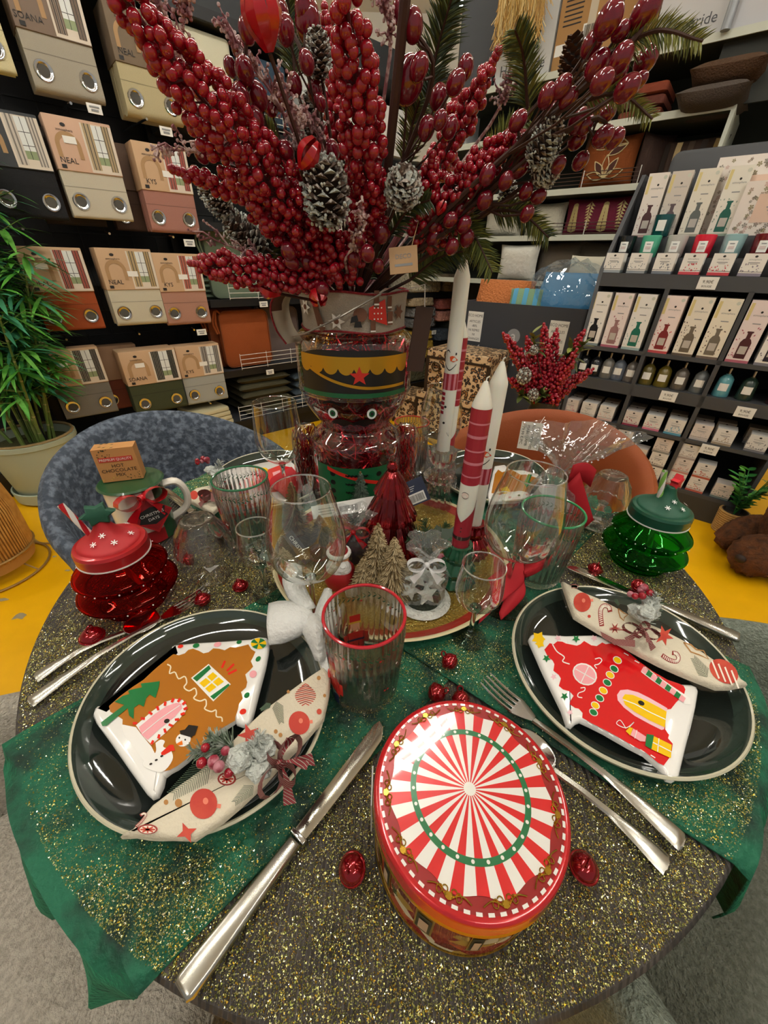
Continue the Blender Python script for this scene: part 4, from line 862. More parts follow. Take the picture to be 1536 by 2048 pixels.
# ================================================================== plates with gingerbread-house dishes and napkins
GLZ = mat('dark_green_glaze', '#131816', .07, coat=.9, var=(10, '#1b2320', .35, .7)); GLZ2 = mat('green_grey_glaze', '#2c3831', .08, coat=.8); CREAM = mat('cream_rim', '#cfc9ae', .25, coat=.3)
def oval_plate(label, c, ax, ang):
    b = MB(); M = Matrix.Translation((c[0], c[1], TZ+.007)) @ RZ(ang) @ Matrix.Diagonal((ax[0], ax[1], 1, 1))
    P = [(0, .004), (.70, .004), (.80, .006), (.89, .0115), (.955, .02), (.975, .0235), (.988, .0245), (1.0, .0225), (.99, .018), (.9, .006), (.72, .0), (0, .0)]
    b.lathe(P, GLZ, 96, M=M, mf=lambda k: GLZ if k < 3 else (GLZ2 if k in (3, 4) else CREAM)); return one('dinner_plate', b, label, 'plate', 'dark oval plates with cream rims')
oval_plate('dark green oval plate with cream rim under the brown gingerbread house', (-.198, .254), (.142, .128), radians(149))
oval_plate('dark green oval plate with cream rim under the red house dish', (.309, .315), (.142, .133), radians(38.3))
oval_plate('dark green oval plate with cream rim at the blue chair, partly behind the ribbed tumbler', (-.268, .80), (.142, .130), radians(100))
oval_plate('dark green oval plate with cream rim at the orange chair behind the red bow bag', (.262, .845), (.142, .130), radians(60))

CW = mat('ceramic_white', '#f3f1ec', .12, coat=.8); CB = mat('ceramic_gingerbread', '#ad6a1a', .15, coat=.7); CR = mat('ceramic_red', '#d2161c', .14, coat=.7)
CG = mat('glaze_green', '#12713a', .15, coat=.6); CY = mat('glaze_yellow', '#f2c40c', .15, coat=.6); CP = mat('glaze_pink', '#f2a9b0', .15, coat=.6); CK = mat('glaze_black', '#1d1b1c', .15, coat=.6); CRD = mat('glaze_scarlet', '#dd2a1c', .15, coat=.6); CO = mat('glaze_orange', '#e2711c', .15, coat=.6)
class Px:
    """turns outlines measured on the photograph into a layer on a horizontal surface"""
    def __init__(s, mb, z, ox=0, oy=0, k=1): s.b, s.z, s.o, s.k = mb, z, (ox, oy), k; s.n = 0; s.A = None
    def P(s, x, y, z): 
        if s.A: x, y = s.A(x, y)
        return W(s.o[0]+x/s.k, s.o[1]+y/s.k, z)
    def f(s, pts, m, lay=1, sm=0):
        if sm: pts = [tuple(p)[:2] for p in spl([(x, y, 0) for x, y in pts]+[(pts[0][0], pts[0][1], 0)], sm)][:-1]
        z = s.z+.00035*lay; o = [s.P(x, y, z) for x, y in pts]
        if sum(o[i].x*o[i-1].y-o[i-1].x*o[i].y for i in range(len(o))) > 0: o = o[::-1]
        s.b.poly(o, m); return s
    def e(s, x, y, rx, ry, m, lay=1, a=0, n=16): return s.f([(x+rx*cos(q)*cos(a)-ry*sin(q)*sin(a), y+rx*cos(q)*sin(a)+ry*sin(q)*cos(a)) for q in [2*pi*i/n for i in range(n)]], m, lay)
    def line(s, pts, w, m, lay=1, n=0):
        if n: pts = [tuple(p)[:2] for p in spl([(x, y, 0) for x, y in pts], n)]
        a, c = [], []
        for i, p in enumerate(pts):
            t = Vector((pts[min(i+1, len(pts)-1)][0]-pts[max(i-1, 0)][0], pts[min(i+1, len(pts)-1)][1]-pts[max(i-1, 0)][1])).normalized(); z = s.z+.00035*lay
            a.append(s.P(p[0]-t.y*w/2, p[1]+t.x*w/2, z)); c.append(s.P(p[0]+t.y*w/2, p[1]-t.x*w/2, z))
        nn = len(a); d = (a[1]-a[0]).cross(c[0]-a[0]).z
        s.b.strip(a, c, m) if d > 0 else s.b.strip(c, a, m); return s
    def star(s, x, y, r, m, lay=1, a=0, n=5, q=.45): return s.f([(x+(r if i % 2 == 0 else r*q)*cos(a+pi*i/n), y+(r if i % 2 == 0 else r*q)*sin(a+pi*i/n)) for i in range(2*n)], m, lay)
    def solid(s, pts, m, z0, bevel=.004, sm=0):
        if sm: pts = [tuple(p)[:2] for p in spl([(x, y, 0) for x, y in pts]+[(pts[0][0], pts[0][1], 0)], sm)][:-1]
        s.b.prism([(p.x, p.y) for p in [s.P(x, y, s.z) for x, y in pts]], z0, s.z, m, bevel=bevel); return s
DZ0, DZ1 = TZ+.0215, TZ+.032
# --- brown gingerbread house (measured at 2.56x from pixel 100,1220)
H = MB(); p = Px(H, DZ1, 100, 1220, 2.56)
outl = [(618, 182), (632, 172), (760, 160), (900, 152), (1030, 142), (1070, 130), (1110, 134), (1124, 160), (1116, 210), (1100, 290), (1078, 370), (1060, 440), (1040, 520), (1022, 578), (985, 584), (950, 572), (946, 562),
        (880, 605), (800, 668), (752, 712), (700, 762), (650, 800), (612, 820), (584, 842), (574, 890), (548, 944), (516, 956), (488, 932), (400, 810), (300, 665), (230, 570), (212, 530), (222, 500), (242, 482), (290, 480), (300, 490), (360, 440), (420, 396), (480, 356), (540, 300), (600, 250), (630, 222)]
p.solid(outl, CW, DZ0, .005)
p.f([(632, 226), (660, 232), (690, 222), (708, 204), (732, 198), (760, 208), (786, 222), (812, 216), (836, 196), (866, 198), (894, 206), (922, 190), (950, 192), (978, 186), (1016, 176), (1030, 200), (1052, 214), (1040, 240), (1028, 262), (1040, 290), (1022, 310), (1000, 330), (1010, 370), (1004, 396), (978, 420), (988, 452), (968, 480), (962, 510), (950, 545), (948, 566), (880, 605), (800, 668), (752, 712), (700, 762), (650, 800), (612, 820), (570, 828), (530, 812), (545, 790), (520, 700), (470, 680), (370, 600), (372, 560), (350, 545), (308, 520), (302, 492), (360, 440), (420, 396), (480, 356), (540, 300), (600, 250)], CB, 1)
p.f([(364, 585), (440, 600), (470, 640), (520, 700), (560, 780), (535, 815), (470, 760), (380, 640)], CW, 2)
for x, y, m, rx, ry, a in ((668, 186, CRD, 15, 9, -.3), (748, 182, CG, 18, 11, -.3), (858, 176, CP, 20, 12, -.3), (968, 164, CG, 14, 9, -.3), (1066, 250, CG, 16, 11, -.8), (1040, 328, CP, 20, 18, -.8), (1008, 436, CG, 17, 12, -.8), (988, 520, CRD, 18, 14, -.5)): p.e(x, y, rx, ry, m, 2, a)
p.e(1068, 172, 43, 30, CW, 2); 
for k in range(8):
    a0 = k*pi/4+.2; p.f([(1068, 172)]+[(1068+(40*cos(a0+t*pi/4)), 172+28*sin(a0+t*pi/4)) for t in (0, .33, .66, 1)], CY if k % 2 else CG, 3)
p.line([(600, 278), (618, 290), (612, 325), (640, 318), (658, 352), (690, 340), (700, 372), (686, 396), (712, 414), (742, 400), (750, 430), (736, 452), (768, 466), (796, 458), (800, 486), (792, 506), (826, 520), (850, 512), (852, 545), (878, 550), (882, 572)], 7, mat('icing_line', '#f2e2c0', .2, coat=.5), 2, 70)
p.f([(722, 348), (812, 276), (926, 380), (836, 468)], CW, 2); p.f([(731, 349), (764, 322), (814, 282), (824, 300), (752, 366)], CG, 3); p.f([(820, 442), (914, 376), (920, 386), (838, 458)], CG, 3)
for q in ([(764, 374), (798, 348), (822, 368), (788, 396)], [(804, 342), (834, 318), (858, 338), (828, 364)], [(794, 402), (828, 374), (852, 394), (816, 422)], [(834, 368), (864, 344), (890, 366), (858, 390)]): p.f(q, CY, 3)
for q in ([(880, 296), (896, 260)], [(905, 312), (942, 276)], [(912, 328), (956, 306)]): p.line(q, 11, CRD, 2)
p.f([(260, 576), (310, 538), (380, 486), (330, 470), (372, 440), (406, 430), (400, 412), (440, 402), (470, 396), (465, 376), (520, 370), (562, 364), (556, 400), (540, 450), (510, 432), (492, 452), (480, 496), (456, 482), (430, 500), (428, 558), (405, 540), (398, 502), (345, 545), (290, 592), (268, 594)], CG, 3)
arch = [(440, 590), (520, 520), (590, 470), (640, 455), (680, 460), (700, 490), (694, 520), (660, 560), (590, 630), (520, 690), (480, 650)]
p.f(arch, CW, 2); p.f([(470, 640), (455, 600), (540, 530), (600, 490), (645, 475), (672, 480), (676, 505), (640, 545), (560, 610), (500, 665)], CP, 3)
ar = [(430, 580), (470, 555), (510, 525), (550, 498), (590, 475), (630, 458), (664, 458), (690, 474), (698, 502), (684, 530), (655, 560), (622, 592), (590, 622), (556, 652), (522, 682)]
for i in range(len(ar)): 
    c0 = (575, 570); d = Vector((ar[i][0]-c0[0], ar[i][1]-c0[1])).normalized(); tn = Vector((-d.y, d.x)); q = Vector(ar[i]); p.f([tuple(q-tn*7+d*6), tuple(q+tn*7+d*6), tuple(q+tn*6-d*16), tuple(q-tn*6-d*16)], CRD, 4)
p.line([(472, 632), (560, 560), (664, 488)], 4, CW, 4); p.e(598, 568, 15, 11, CK, 4, -.4)
p.f([(664, 618), (690, 612), (710, 588), (758, 594), (742, 640), (726, 648), (730, 654), (668, 636)], CK, 4); p.e(682, 664, 40, 34, CW, 3, -.5); p.f([(648, 684), (676, 668), (680, 690), (656, 694)], CO, 4)
p.e(662, 654, 4, 5, CK, 4); p.e(692, 664, 4, 5, CK, 4); p.f([(568, 730), (612, 690), (632, 690), (640, 720), (622, 722), (586, 742), (570, 742)], CRD, 4)
p.f([(540, 680), (566, 664), (588, 672), (580, 700), (620, 720), (626, 770), (570, 830), (480, 800), (490, 760), (540, 730)], CW, 3, 40)
for x, y in ((516, 788), (544, 768), (572, 748)): p.e(x, y, 8, 5, CK, 5, -.4)
one('gingerbread_house_dish', H, 'brown ceramic gingerbread house dish with snowman and pink door', 'house dish')
# --- red house (2.763x from pixel 980,1140)
H = MB(); p = Px(H, DZ1, 980, 1140, 2.763)
outl = [(216, 372), (228, 350), (256, 342), (300, 350), (420, 356), (560, 352), (640, 362), (690, 378), (712, 402), (760, 448), (820, 500), (900, 556), (980, 600), (1046, 622), (1110, 624), (1150, 640), (1160, 668), (1146, 750), (1120, 860), (1090, 980), (1064, 1090), (1052, 1140), (1020, 1158), (985, 1148), (962, 1110), (954, 1092), (930, 1070), (860, 1010), (780, 970), (720, 936), (640, 890), (560, 850), (505, 825), (482, 834), (456, 858), (430, 846), (400, 760), (350, 660), (300, 560), (260, 470), (228, 400)]
p.solid(outl, CW, DZ0, .005)
p.f([(300, 440), (330, 404), (352, 410), (372, 394), (400, 396), (420, 406), (450, 412), (480, 418), (500, 410), (520, 392), (540, 404), (560, 416), (590, 420), (620, 400), (640, 410), (690, 402), (715, 412), (760, 450), (820, 502), (900, 560), (980, 606), (1050, 630), (1070, 640), (1080, 660), (1072, 690), (1030, 730), (1000, 768), (980, 770), (970, 800), (968, 880), (990, 910), (984, 930), (1010, 960), (1005, 1000), (990, 1040), (960, 1080), (930, 1066), (860, 1008), (780, 966), (720, 930), (640, 886), (560, 846), (510, 816), (512, 790), (490, 766), (470, 762), (440, 742), (446, 720), (462, 696), (440, 670), (404, 660), (380, 640), (392, 600), (380, 580), (350, 556), (356, 520), (346, 500), (320, 480)], CR, 1)
for x, y, m in ((312, 488, CG), (412, 698, CG), (476, 380, CG), (672, 386, CG)): p.star(x, y, 24, m, 2, .3)
for x, y in ((376, 376), (576, 376), (352, 590), (442, 786)): p.star(x, y, 20, mat('glaze_palepink', '#f0c3cc', .15, coat=.6), 2, .5)
p.star(268, 376, 40, CY, 2, .2, q=.6); p.star(276, 406, 28, CY, 3, .6, q=.6)
p.e(524, 576, 72, 57, CW, 2, .6); p.e(524, 576, 64, 49, CP, 3, .6); p.line([(472, 546), (578, 606)], 5, CW, 4); p.line([(548, 526), (500, 628)], 5, CW, 4)
for i, (x, y) in enumerate(((704, 498), (686, 546), (664, 580), (648, 622), (626, 666), (606, 708), (582, 748), (572, 786))): p.e(x, y, 27, 19, CW, 2, .6); p.e(x, y, 22, 15, CY if i % 2 == 0 else CG, 3, .6)
p.line([(580, 492), (606, 486), (618, 500), (600, 520), (578, 526), (590, 544)], 5, CW, 2, 20); p.line([(500, 652), (524, 650), (520, 668), (490, 680), (486, 700), (510, 706)], 5, CW, 2, 20); p.line([(345, 410), (370, 450), (410, 480), (402, 505), (440, 520)], 6, CW, 2, 20)
p.f([(702, 690), (720, 664), (760, 660), (820, 676), (880, 706), (940, 740), (980, 764), (974, 800), (962, 880), (948, 884), (880, 850), (800, 806), (740, 760), (706, 720)], mat('glaze_palepink', '#f0c3cc', .15, coat=.6), 2)
p.f([(732, 706), (746, 686), (790, 690), (860, 720), (930, 756), (976, 782), (966, 870), (880, 830), (800, 784), (746, 744)], CY, 3); p.line([(736, 716), (800, 740), (880, 784), (970, 826)], 5, CW, 4); p.e(836, 735, 19, 12, CK, 4, .5)
for k in range(9):
    x0, y0 = 846+26*k, 548+19.5*k; m = CG if k % 2 else CW; p.f([(x0-12, y0+10), (x0+14, y0+28), (x0+28, y0+4), (x0+4, y0-16)], m if k % 2 else CP, 3)
p.line([(846, 548), (900, 590), (1000, 660), (1060, 700), (1090, 720), (1090, 742)], 38, CW, 2); 
p.f([(750, 890), (772, 868), (790, 874), (775, 915)], CY, 4); p.f([(776, 912), (792, 876), (862, 920), (858, 948), (830, 946)], CP, 4); p.line([(800, 930), (812, 884)], 4, CW, 5)
p.line([(752, 876), (720, 830), (700, 850), (752, 872), (796, 840), (770, 868)], 4, CW, 4, 24)
p.f([(858, 970), (866, 906), (906, 912), (892, 990)], CG, 4); p.f([(892, 990), (906, 918), (1004, 966), (1000, 1040)], CY, 4); p.line([(926, 1004), (934, 930)], 5, CW, 5); p.line([(900, 952), (1002, 1004)], 5, CW, 5)
for k in range(7): p.line([(540+58*k, 842+30*k), (565+58*k, 858+30*k)], 5, CW, 2)
for k in range(4): p.line([(740+60*k, 458+42*k), (765+60*k, 472+42*k)], 5, CW, 2)
one('red_house_dish', H, 'red ceramic house dish with yellow door and snowy eaves', 'house dish')
# --- third dish, far right plate
H = MB(); p = Px(H, DZ1, 900, 900, 3.84)
p.solid([(340, 120), (420, 108), (470, 148), (560, 152), (680, 180), (716, 220), (650, 250), (615, 330), (620, 345), (560, 372), (430, 385), (300, 395), (290, 330)], CW, DZ0, .004)
p.f([(345, 185), (370, 150), (400, 170), (470, 150), (545, 190), (580, 188), (690, 220), (640, 290), (600, 330), (540, 320), (460, 320), (380, 345), (318, 330)], CB, 1); p.f([(566, 255), (600, 185), (630, 190), (610, 240), (640, 262), (600, 275), (590, 290)], CG, 2); p.f([(385, 295), (440, 280), (470, 325), (410, 338)], CY, 2); p.line([(320, 340), (400, 320), (470, 326), (540, 318), (600, 332)], 8, CW, 3, 30); p.e(530, 348, 10, 7, CG, 3); p.e(592, 342, 10, 8, CRD, 3); p.e(460, 362, 12, 7, CP, 3)
one('gingerbread_house_dish', H, 'brown gingerbread house dish on the plate by the orange chair', 'house dish')
# --- fourth dish, far left plate
H = MB(); p = Px(H, DZ1)
p.solid([(452, 948), (470, 938), (520, 925), (575, 915), (592, 930), (592, 968), (580, 1000), (520, 1000), (470, 975)], CW, DZ0, .004); p.f([(520, 945), (560, 930), (585, 935), (580, 980), (540, 985), (505, 970)], CR, 1); p.e(528, 940, 8, 5, CY, 2); p.f([(545, 945), (560, 940), (564, 955), (549, 960)], CP, 2)
one('red_house_dish', H, 'red house dish on the plate by the blue chair, seen through the wine glass', 'house dish')

# --- napkins
NAP = mat('napkin_linen', '#d9cfb8', .85, bump=(300, .25)); NRED = mat('print_red', '#b5301f', .6, var=(50, '#c64a30', .4, .7)); NRED2 = mat('print_dark_red', '#8e2a20', .6); NGR = mat('print_fir', '#41553f', .7); NBR = mat('print_brown', '#a8763c', .7); NHI = mat('print_highlight', '#dd7a60', .6); NWH = mat('print_white', '#efe6d6', .7)
def fir_print(p, x, y, a, L, lay=1, n=13):
    for k in range(n):
        t = k/n; bx, by = x+L*t*cos(a), y+L*t*sin(a)
        for sg in (-1, 1): q = a+sg*.75; l = L*.38*(1-t*.6); p.line([(bx, by), (bx+l*cos(q), by+l*sin(q))], 2.6, NGR, lay)
def bauble(p, x, y, r, a, lay=1): p.e(x, y, r, r*1.12, NRED, lay, a, 24); p.e(x+r*.15, y-r*.2, r*.2, r*.25, NHI, lay+1); p.f([(x+r*1.0*cos(a)-r*.16*sin(a), y+r*1.0*sin(a)+r*.16*cos(a)), (x+r*1.28*cos(a)-r*.16*sin(a), y+r*1.28*sin(a)+r*.16*cos(a)), (x+r*1.28*cos(a)+r*.16*sin(a), y+r*1.28*sin(a)-r*.16*cos(a)), (x+r*1.0*cos(a)+r*.16*sin(a), y+r*1.0*sin(a)-r*.16*cos(a))], NHI, lay)
def cane_print(p, pts, w, lay=1):
    p.line(pts, w, NRED2, lay, 26); q = [tuple(v)[:2] for v in spl([(x, y, 0) for x, y in pts], 22)]
    for i in range(1, 21):
        t = Vector((q[i+1][0]-q[i-1][0], q[i+1][1]-q[i-1][1])).normalized(); nn = Vector((-t.y, t.x)); c = Vector(q[i]); p.line([tuple(c-nn*w*.34-t*2), tuple(c+nn*w*.34+t*2)], w*.2, NWH, lay+1)
NZ = TZ+.046
N = MB(); p = Px(N, NZ, 100, 1220, 2.56)
p.solid([(350, 1152), (420, 1110), (520, 990), (640, 900), (760, 815), (880, 715), (1000, 590), (1100, 498), (1220, 410), (1330, 330), (1400, 284), (1436, 330), (1428, 420), (1400, 545), (1290, 670), (1180, 780), (1090, 880), (980, 985), (880, 1070), (735, 1165), (600, 1160), (460, 1146)], NAP, NZ-.0115, .0045)
bauble(p, 786, 992, 70, .15, 2); bauble(p, 1276, 578, 54, -.1, 2)
for x, y, r in ((658, 988, 19), (594, 984, 12), (1156, 622, 10), (1180, 640, 10), (1376, 348, 10), (1406, 438, 8), (1378, 520, 13), (1220, 418, 8)): p.e(x, y, r, r*1.15, NBR if r != 13 else NRED, 1)
fir_print(p, 820, 800, 2.5, 240, 1, 18); fir_print(p, 1160, 470, 1.35, 110, 1); fir_print(p, 1130, 480, 2.6, 60, 1); fir_print(p, 1040, 900, 2.4, 130, 1)
p.star(1020, 640, 62, NRED, 1, .6, 5, .4); p.star(700, 1140, 56, NRED, 1, -.4, 4, .4)
for k in range(11): 
    y = 382+10*k; w = 54*sin(pi*(k+1.5)/13); p.line([(1308-w, y+8), (1308, y-4), (1308+w, y+6)], 5, NRED2 if k % 2 else NRED, 1)
p.e(500, 1122, 52, 26, NRED2, 1); p.e(500, 1124, 42, 20, NWH, 2)
for k in range(8): a = k*pi/4; p.line([(500, 1124), (500+38*cos(a), 1124+17*sin(a))], 8, NRED, 3)
p.e(905, 865, 48, 34, NRED2, 1); p.e(905, 865, 38, 26, NWH, 2)
for k in range(8): a = k*pi/4; p.line([(905, 865), (905+34*cos(a), 865+22*sin(a))], 9, NRED, 3)
cane_print(p, [(440, 1110), (470, 1080), (490, 1050), (480, 1042), (462, 1052)], 14, 1)
p.e(1430, 322, 8, 26, NRED, 1)
one('rolled_napkin', N, 'cream Christmas print napkin lying across the brown gingerbread house plate', 'napkin')
N = MB(); p = Px(N, NZ, 980, 1140, 2.763)
p.solid([(400, 54), (430, 70), (520, 118), (600, 150), (690, 196), (770, 240), (870, 286), (950, 320), (1060, 376), (1150, 428), (1240, 488), (1320, 544), (1380, 586), (1434, 622), (1340, 640), (1264, 640), (1180, 608), (1060, 560), (950, 512), (840, 456), (720, 390), (610, 330), (540, 288), (470, 246), (440, 170), (420, 110)], NAP, NZ-.0115, .0045)
bauble(p, 510, 178, 48, -.2, 2); p.e(548, 256, 9, 9, NRED, 1)
cane_print(p, [(618, 310), (612, 260), (612, 220), (628, 198), (656, 204), (664, 232)], 26, 1); cane_print(p, [(950, 470), (990, 496), (1030, 505), (1042, 486), (1030, 462), (1006, 458)], 24, 1); cane_print(p, [(448, 92), (468, 88), (486, 96)], 20, 1)
p.star(960, 362, 58, NRED, 1, .3, 6, .42)
p.line([(708, 212), (740, 238), (762, 246), (742, 262), (740, 280), (720, 262), (712, 236), (708, 212)], 6, NBR, 1); p.line([(1070, 400), (1110, 412), (1140, 440), (1180, 446), (1208, 492), (1160, 470), (1110, 452), (1070, 400)], 7, NBR, 1)
fir_print(p, 1200, 590, -2.2, 130, 1); fir_print(p, 690, 160, 1.0, 40)
p.e(1292, 560, 88, 58, NRED, 1, .6, 22)
for k in range(4): p.line([(1226+36*k, 500+18*k), (1266+36*k, 600+18*k)], 9, NWH, 2)
p.star(690, 322, 34, NRED2, 1, 0, 6, .3); p.line([(660, 330), (730, 330), (760, 342)], 5, NRED2, 1)
one('rolled_napkin', N, 'cream Christmas print napkin lying along the upper edge of the red house plate', 'napkin')
N = MB(); p = Px(N, NZ); p.solid([(378, 985), (392, 975), (425, 968), (440, 985), (440, 1010), (425, 1022), (400, 1010), (380, 1000)], NAP, NZ-.0115, .004); p.e(388, 990, 8, 9, NRED, 1); p.e(408, 996, 10, 10, NRED2, 1); p.e(425, 985, 7, 8, NBR, 1)
one('rolled_napkin', N, 'small printed napkin on the far plate left of the ribbed tumbler', 'napkin')

# --- napkin rings: frosted fir, berries, tartan bow
TART = bpy.data.materials.new('tartan_ribbon'); TART.use_nodes = True; nt = TART.node_tree; bb = nt.nodes['Principled BSDF']; bb.inputs['Roughness'].default_value = .7
tc = nt.nodes.new('ShaderNodeTexCoord'); wv = nt.nodes.new('ShaderNodeTexWave'); wv.inputs['Scale'].default_value = 190; wv.bands_direction = 'DIAGONAL'; wv.inputs['Distortion'].default_value = .5; nt.links.new(tc.outputs['Object'], wv.inputs[0])
rp = nt.nodes.new('ShaderNodeValToRGB'); e = rp.color_ramp.elements; rp.color_ramp.interpolation = 'CONSTANT'; e[0].color = lin('#7a1a20'); e[1].position = .93; e[1].color = lin('#b8a494')
for q, c in ((.4, '#2a2830'), (.55, '#7a1a20'), (.64, '#9a8a7c'), (.67, '#4c141c')): x = e.new(q); x.color = lin(c)
nt.links.new(wv.outputs[0], rp.inputs[0]); nt.links.new(rp.outputs[0], bb.inputs['Base Color'])
NEED = mat('frosted_needle', '#6c7d68', .7, var=(90, '#b9c2b8', .45, .65)); NEEDD = mat('fir_needle', '#33502c', .6); FROST = mat('frost_glitter', '#c9cec6', .5, bump=(150, 1)); BERRY = mat('berry_glossy', '#940a1f', .13, coat=.5); FBERRY = mat('berry_frosted', '#b87a84', .6, var=(120, '#8d1f34', .45, .6)); CONE = mat('cone_brown', '#4a2f1c', .75); CONEF = mat('cone_frosted', '#4d3a2e', .85, var=(150, '#c9c0b6', .5, .62))
def tuft(b, p0, p1, n, L, m, w=.0009, spread=.9, rr=random):
    p0, p1 = Vector(p0), Vector(p1); ax = (p1-p0).normalized(); u = ax.orthogonal().normalized(); v = ax.cross(u)
    for k in range(n):
        t = rr.random(); a = rr.random()*6.283; q = p0.lerp(p1, t); d = (ax*rr.uniform(.4, 1.1)+(u*cos(a)+v*sin(a))*spread).normalized(); s = d.cross(Vector((rr.random()-.5, rr.random()-.5, rr.random()-.5))).normalized()*w
        e = q+d*L*rr.uniform(.7, 1.1)*(1-.4*t); b.add([q-s, q+s, e+s*.5, e-s*.5], [(0, 1, 2, 3)], m)
def bow(b, c, M, s=1, m=None, wd=.006):
    for sg in (-1, 1):
        a, d = [], []
        for k in range(13):
            t = k/12*2*pi; r = .5-.5*cos(t); x = sg*(.028*r+.002); y = .008*sin(t)*sg*1.2; a.append(M @ Vector((x*s, y*s, wd*s))); d.append(M @ Vector((x*s*1.02, y*s, -wd*s)))
        b.strip(a, d, m)
        tl = [M @ Vector((sg*(.002+.016*t)*s, (-.002-.030*t)*s, (.004*sin(5*t)+.004)*s)) for t in np.linspace(0, 1, 7)]; t2 = [M @ Vector((sg*(.002+.024*t)*s, (-.0-.022*t)*s, (.004*sin(5*t)+.004)*s)) for t in np.linspace(0, 1, 7)]; b.strip(tl, t2, m)
    b.ball(M @ Vector((0, 0, 0)), .0055*s, m, 8, 6)
def napkin_ring(label, c, fir_to, frost_c, berry_c, bow_c, bow_rot, strap=None, bs=.9):
    t = thing('napkin_ring', label, 'napkin ring', c, 0, 'berry and fir napkin rings'); c = Vector(c); rr = random.Random(int(c.x*1e4))
    b = MB()
    for f in fir_to: tuft(b, (0, 0, .004), Vector(f)-c, 150, .018, NEED, .0008, rr=rr)
    b.build('fir_sprig', t)
    b = MB(); f = Vector(frost_c)-c
    for k in range(5): b.ball(f+Vector((rr.uniform(-.012, .012), rr.uniform(-.01, .01), rr.uniform(-.004, .008))), (.012, .011, .008), FROST, 12, 8, f=lambda a, p: 1+.12*sin(7*a+4*p)+.1*sin(11*a-6*p))
    tuft(b, f, f+Vector((.01, .012, .022)), 110, .014, FROST, .0009, 1.2, rr); b.build('frosted_cluster', t)
    for k in range(8):
        b = MB(); q = Vector(berry_c)-c+Vector((rr.uniform(-.014, .014), rr.uniform(-.008, .01), rr.uniform(0, .013))); b.ball(q, rr.uniform(.0042, .0056), BERRY if k < 3 else FBERRY, 10, 7); b.build('berry', t)
    b = MB(); bow(b, None, Matrix.Translation(Vector(bow_c)-c) @ RZ(bow_rot) @ RX(.5), bs, TART, .009*bs); bow(b, None, Matrix.Translation(Vector(bow_c)-c+Vector((0, 0, .003))) @ RZ(bow_rot+1.1) @ RX(.2), bs*.8, TART, .008*bs)
    if strap: b.strip([Vector(q)-c for q in strap[0]], [Vector(q)-c for q in strap[1]], TART)
    b.build('tartan_bow', t)
NT = NZ+.004
napkin_ring('napkin ring of frosted fir, red berries and tartan bow on the brown house plate', W(470, 1500, NT), [W(385, 1505, NT+.012), W(420, 1475, NT+.014)], W(500, 1520, NT+.008), W(435, 1530, NT+.006), W(562, 1530, NT+.012), 1.2)
napkin_ring('napkin ring with grey frosted fir and tartan bow on the red house plate', W(1283, 1250, NT), [W(1312, 1205, NT+.012)], W(1295, 1225, NT+.015), W(1278, 1195, NT+.025), W(1282, 1262, NT+.013), -.4, ([W(1200, 1262, NT), W(1230, 1278, NT+.004), W(1270, 1280, NT+.008)], [W(1205, 1275, NT), W(1230, 1290, NT+.004), W(1270, 1294, NT+.008)]), .68)
napkin_ring('napkin ring with pink berries standing on the far left plate', W(425, 985, NT), [W(440, 940, NT+.02)], W(432, 945, NT+.02), W(410, 925, NT+.03), W(425, 990, NT+.008), 0)
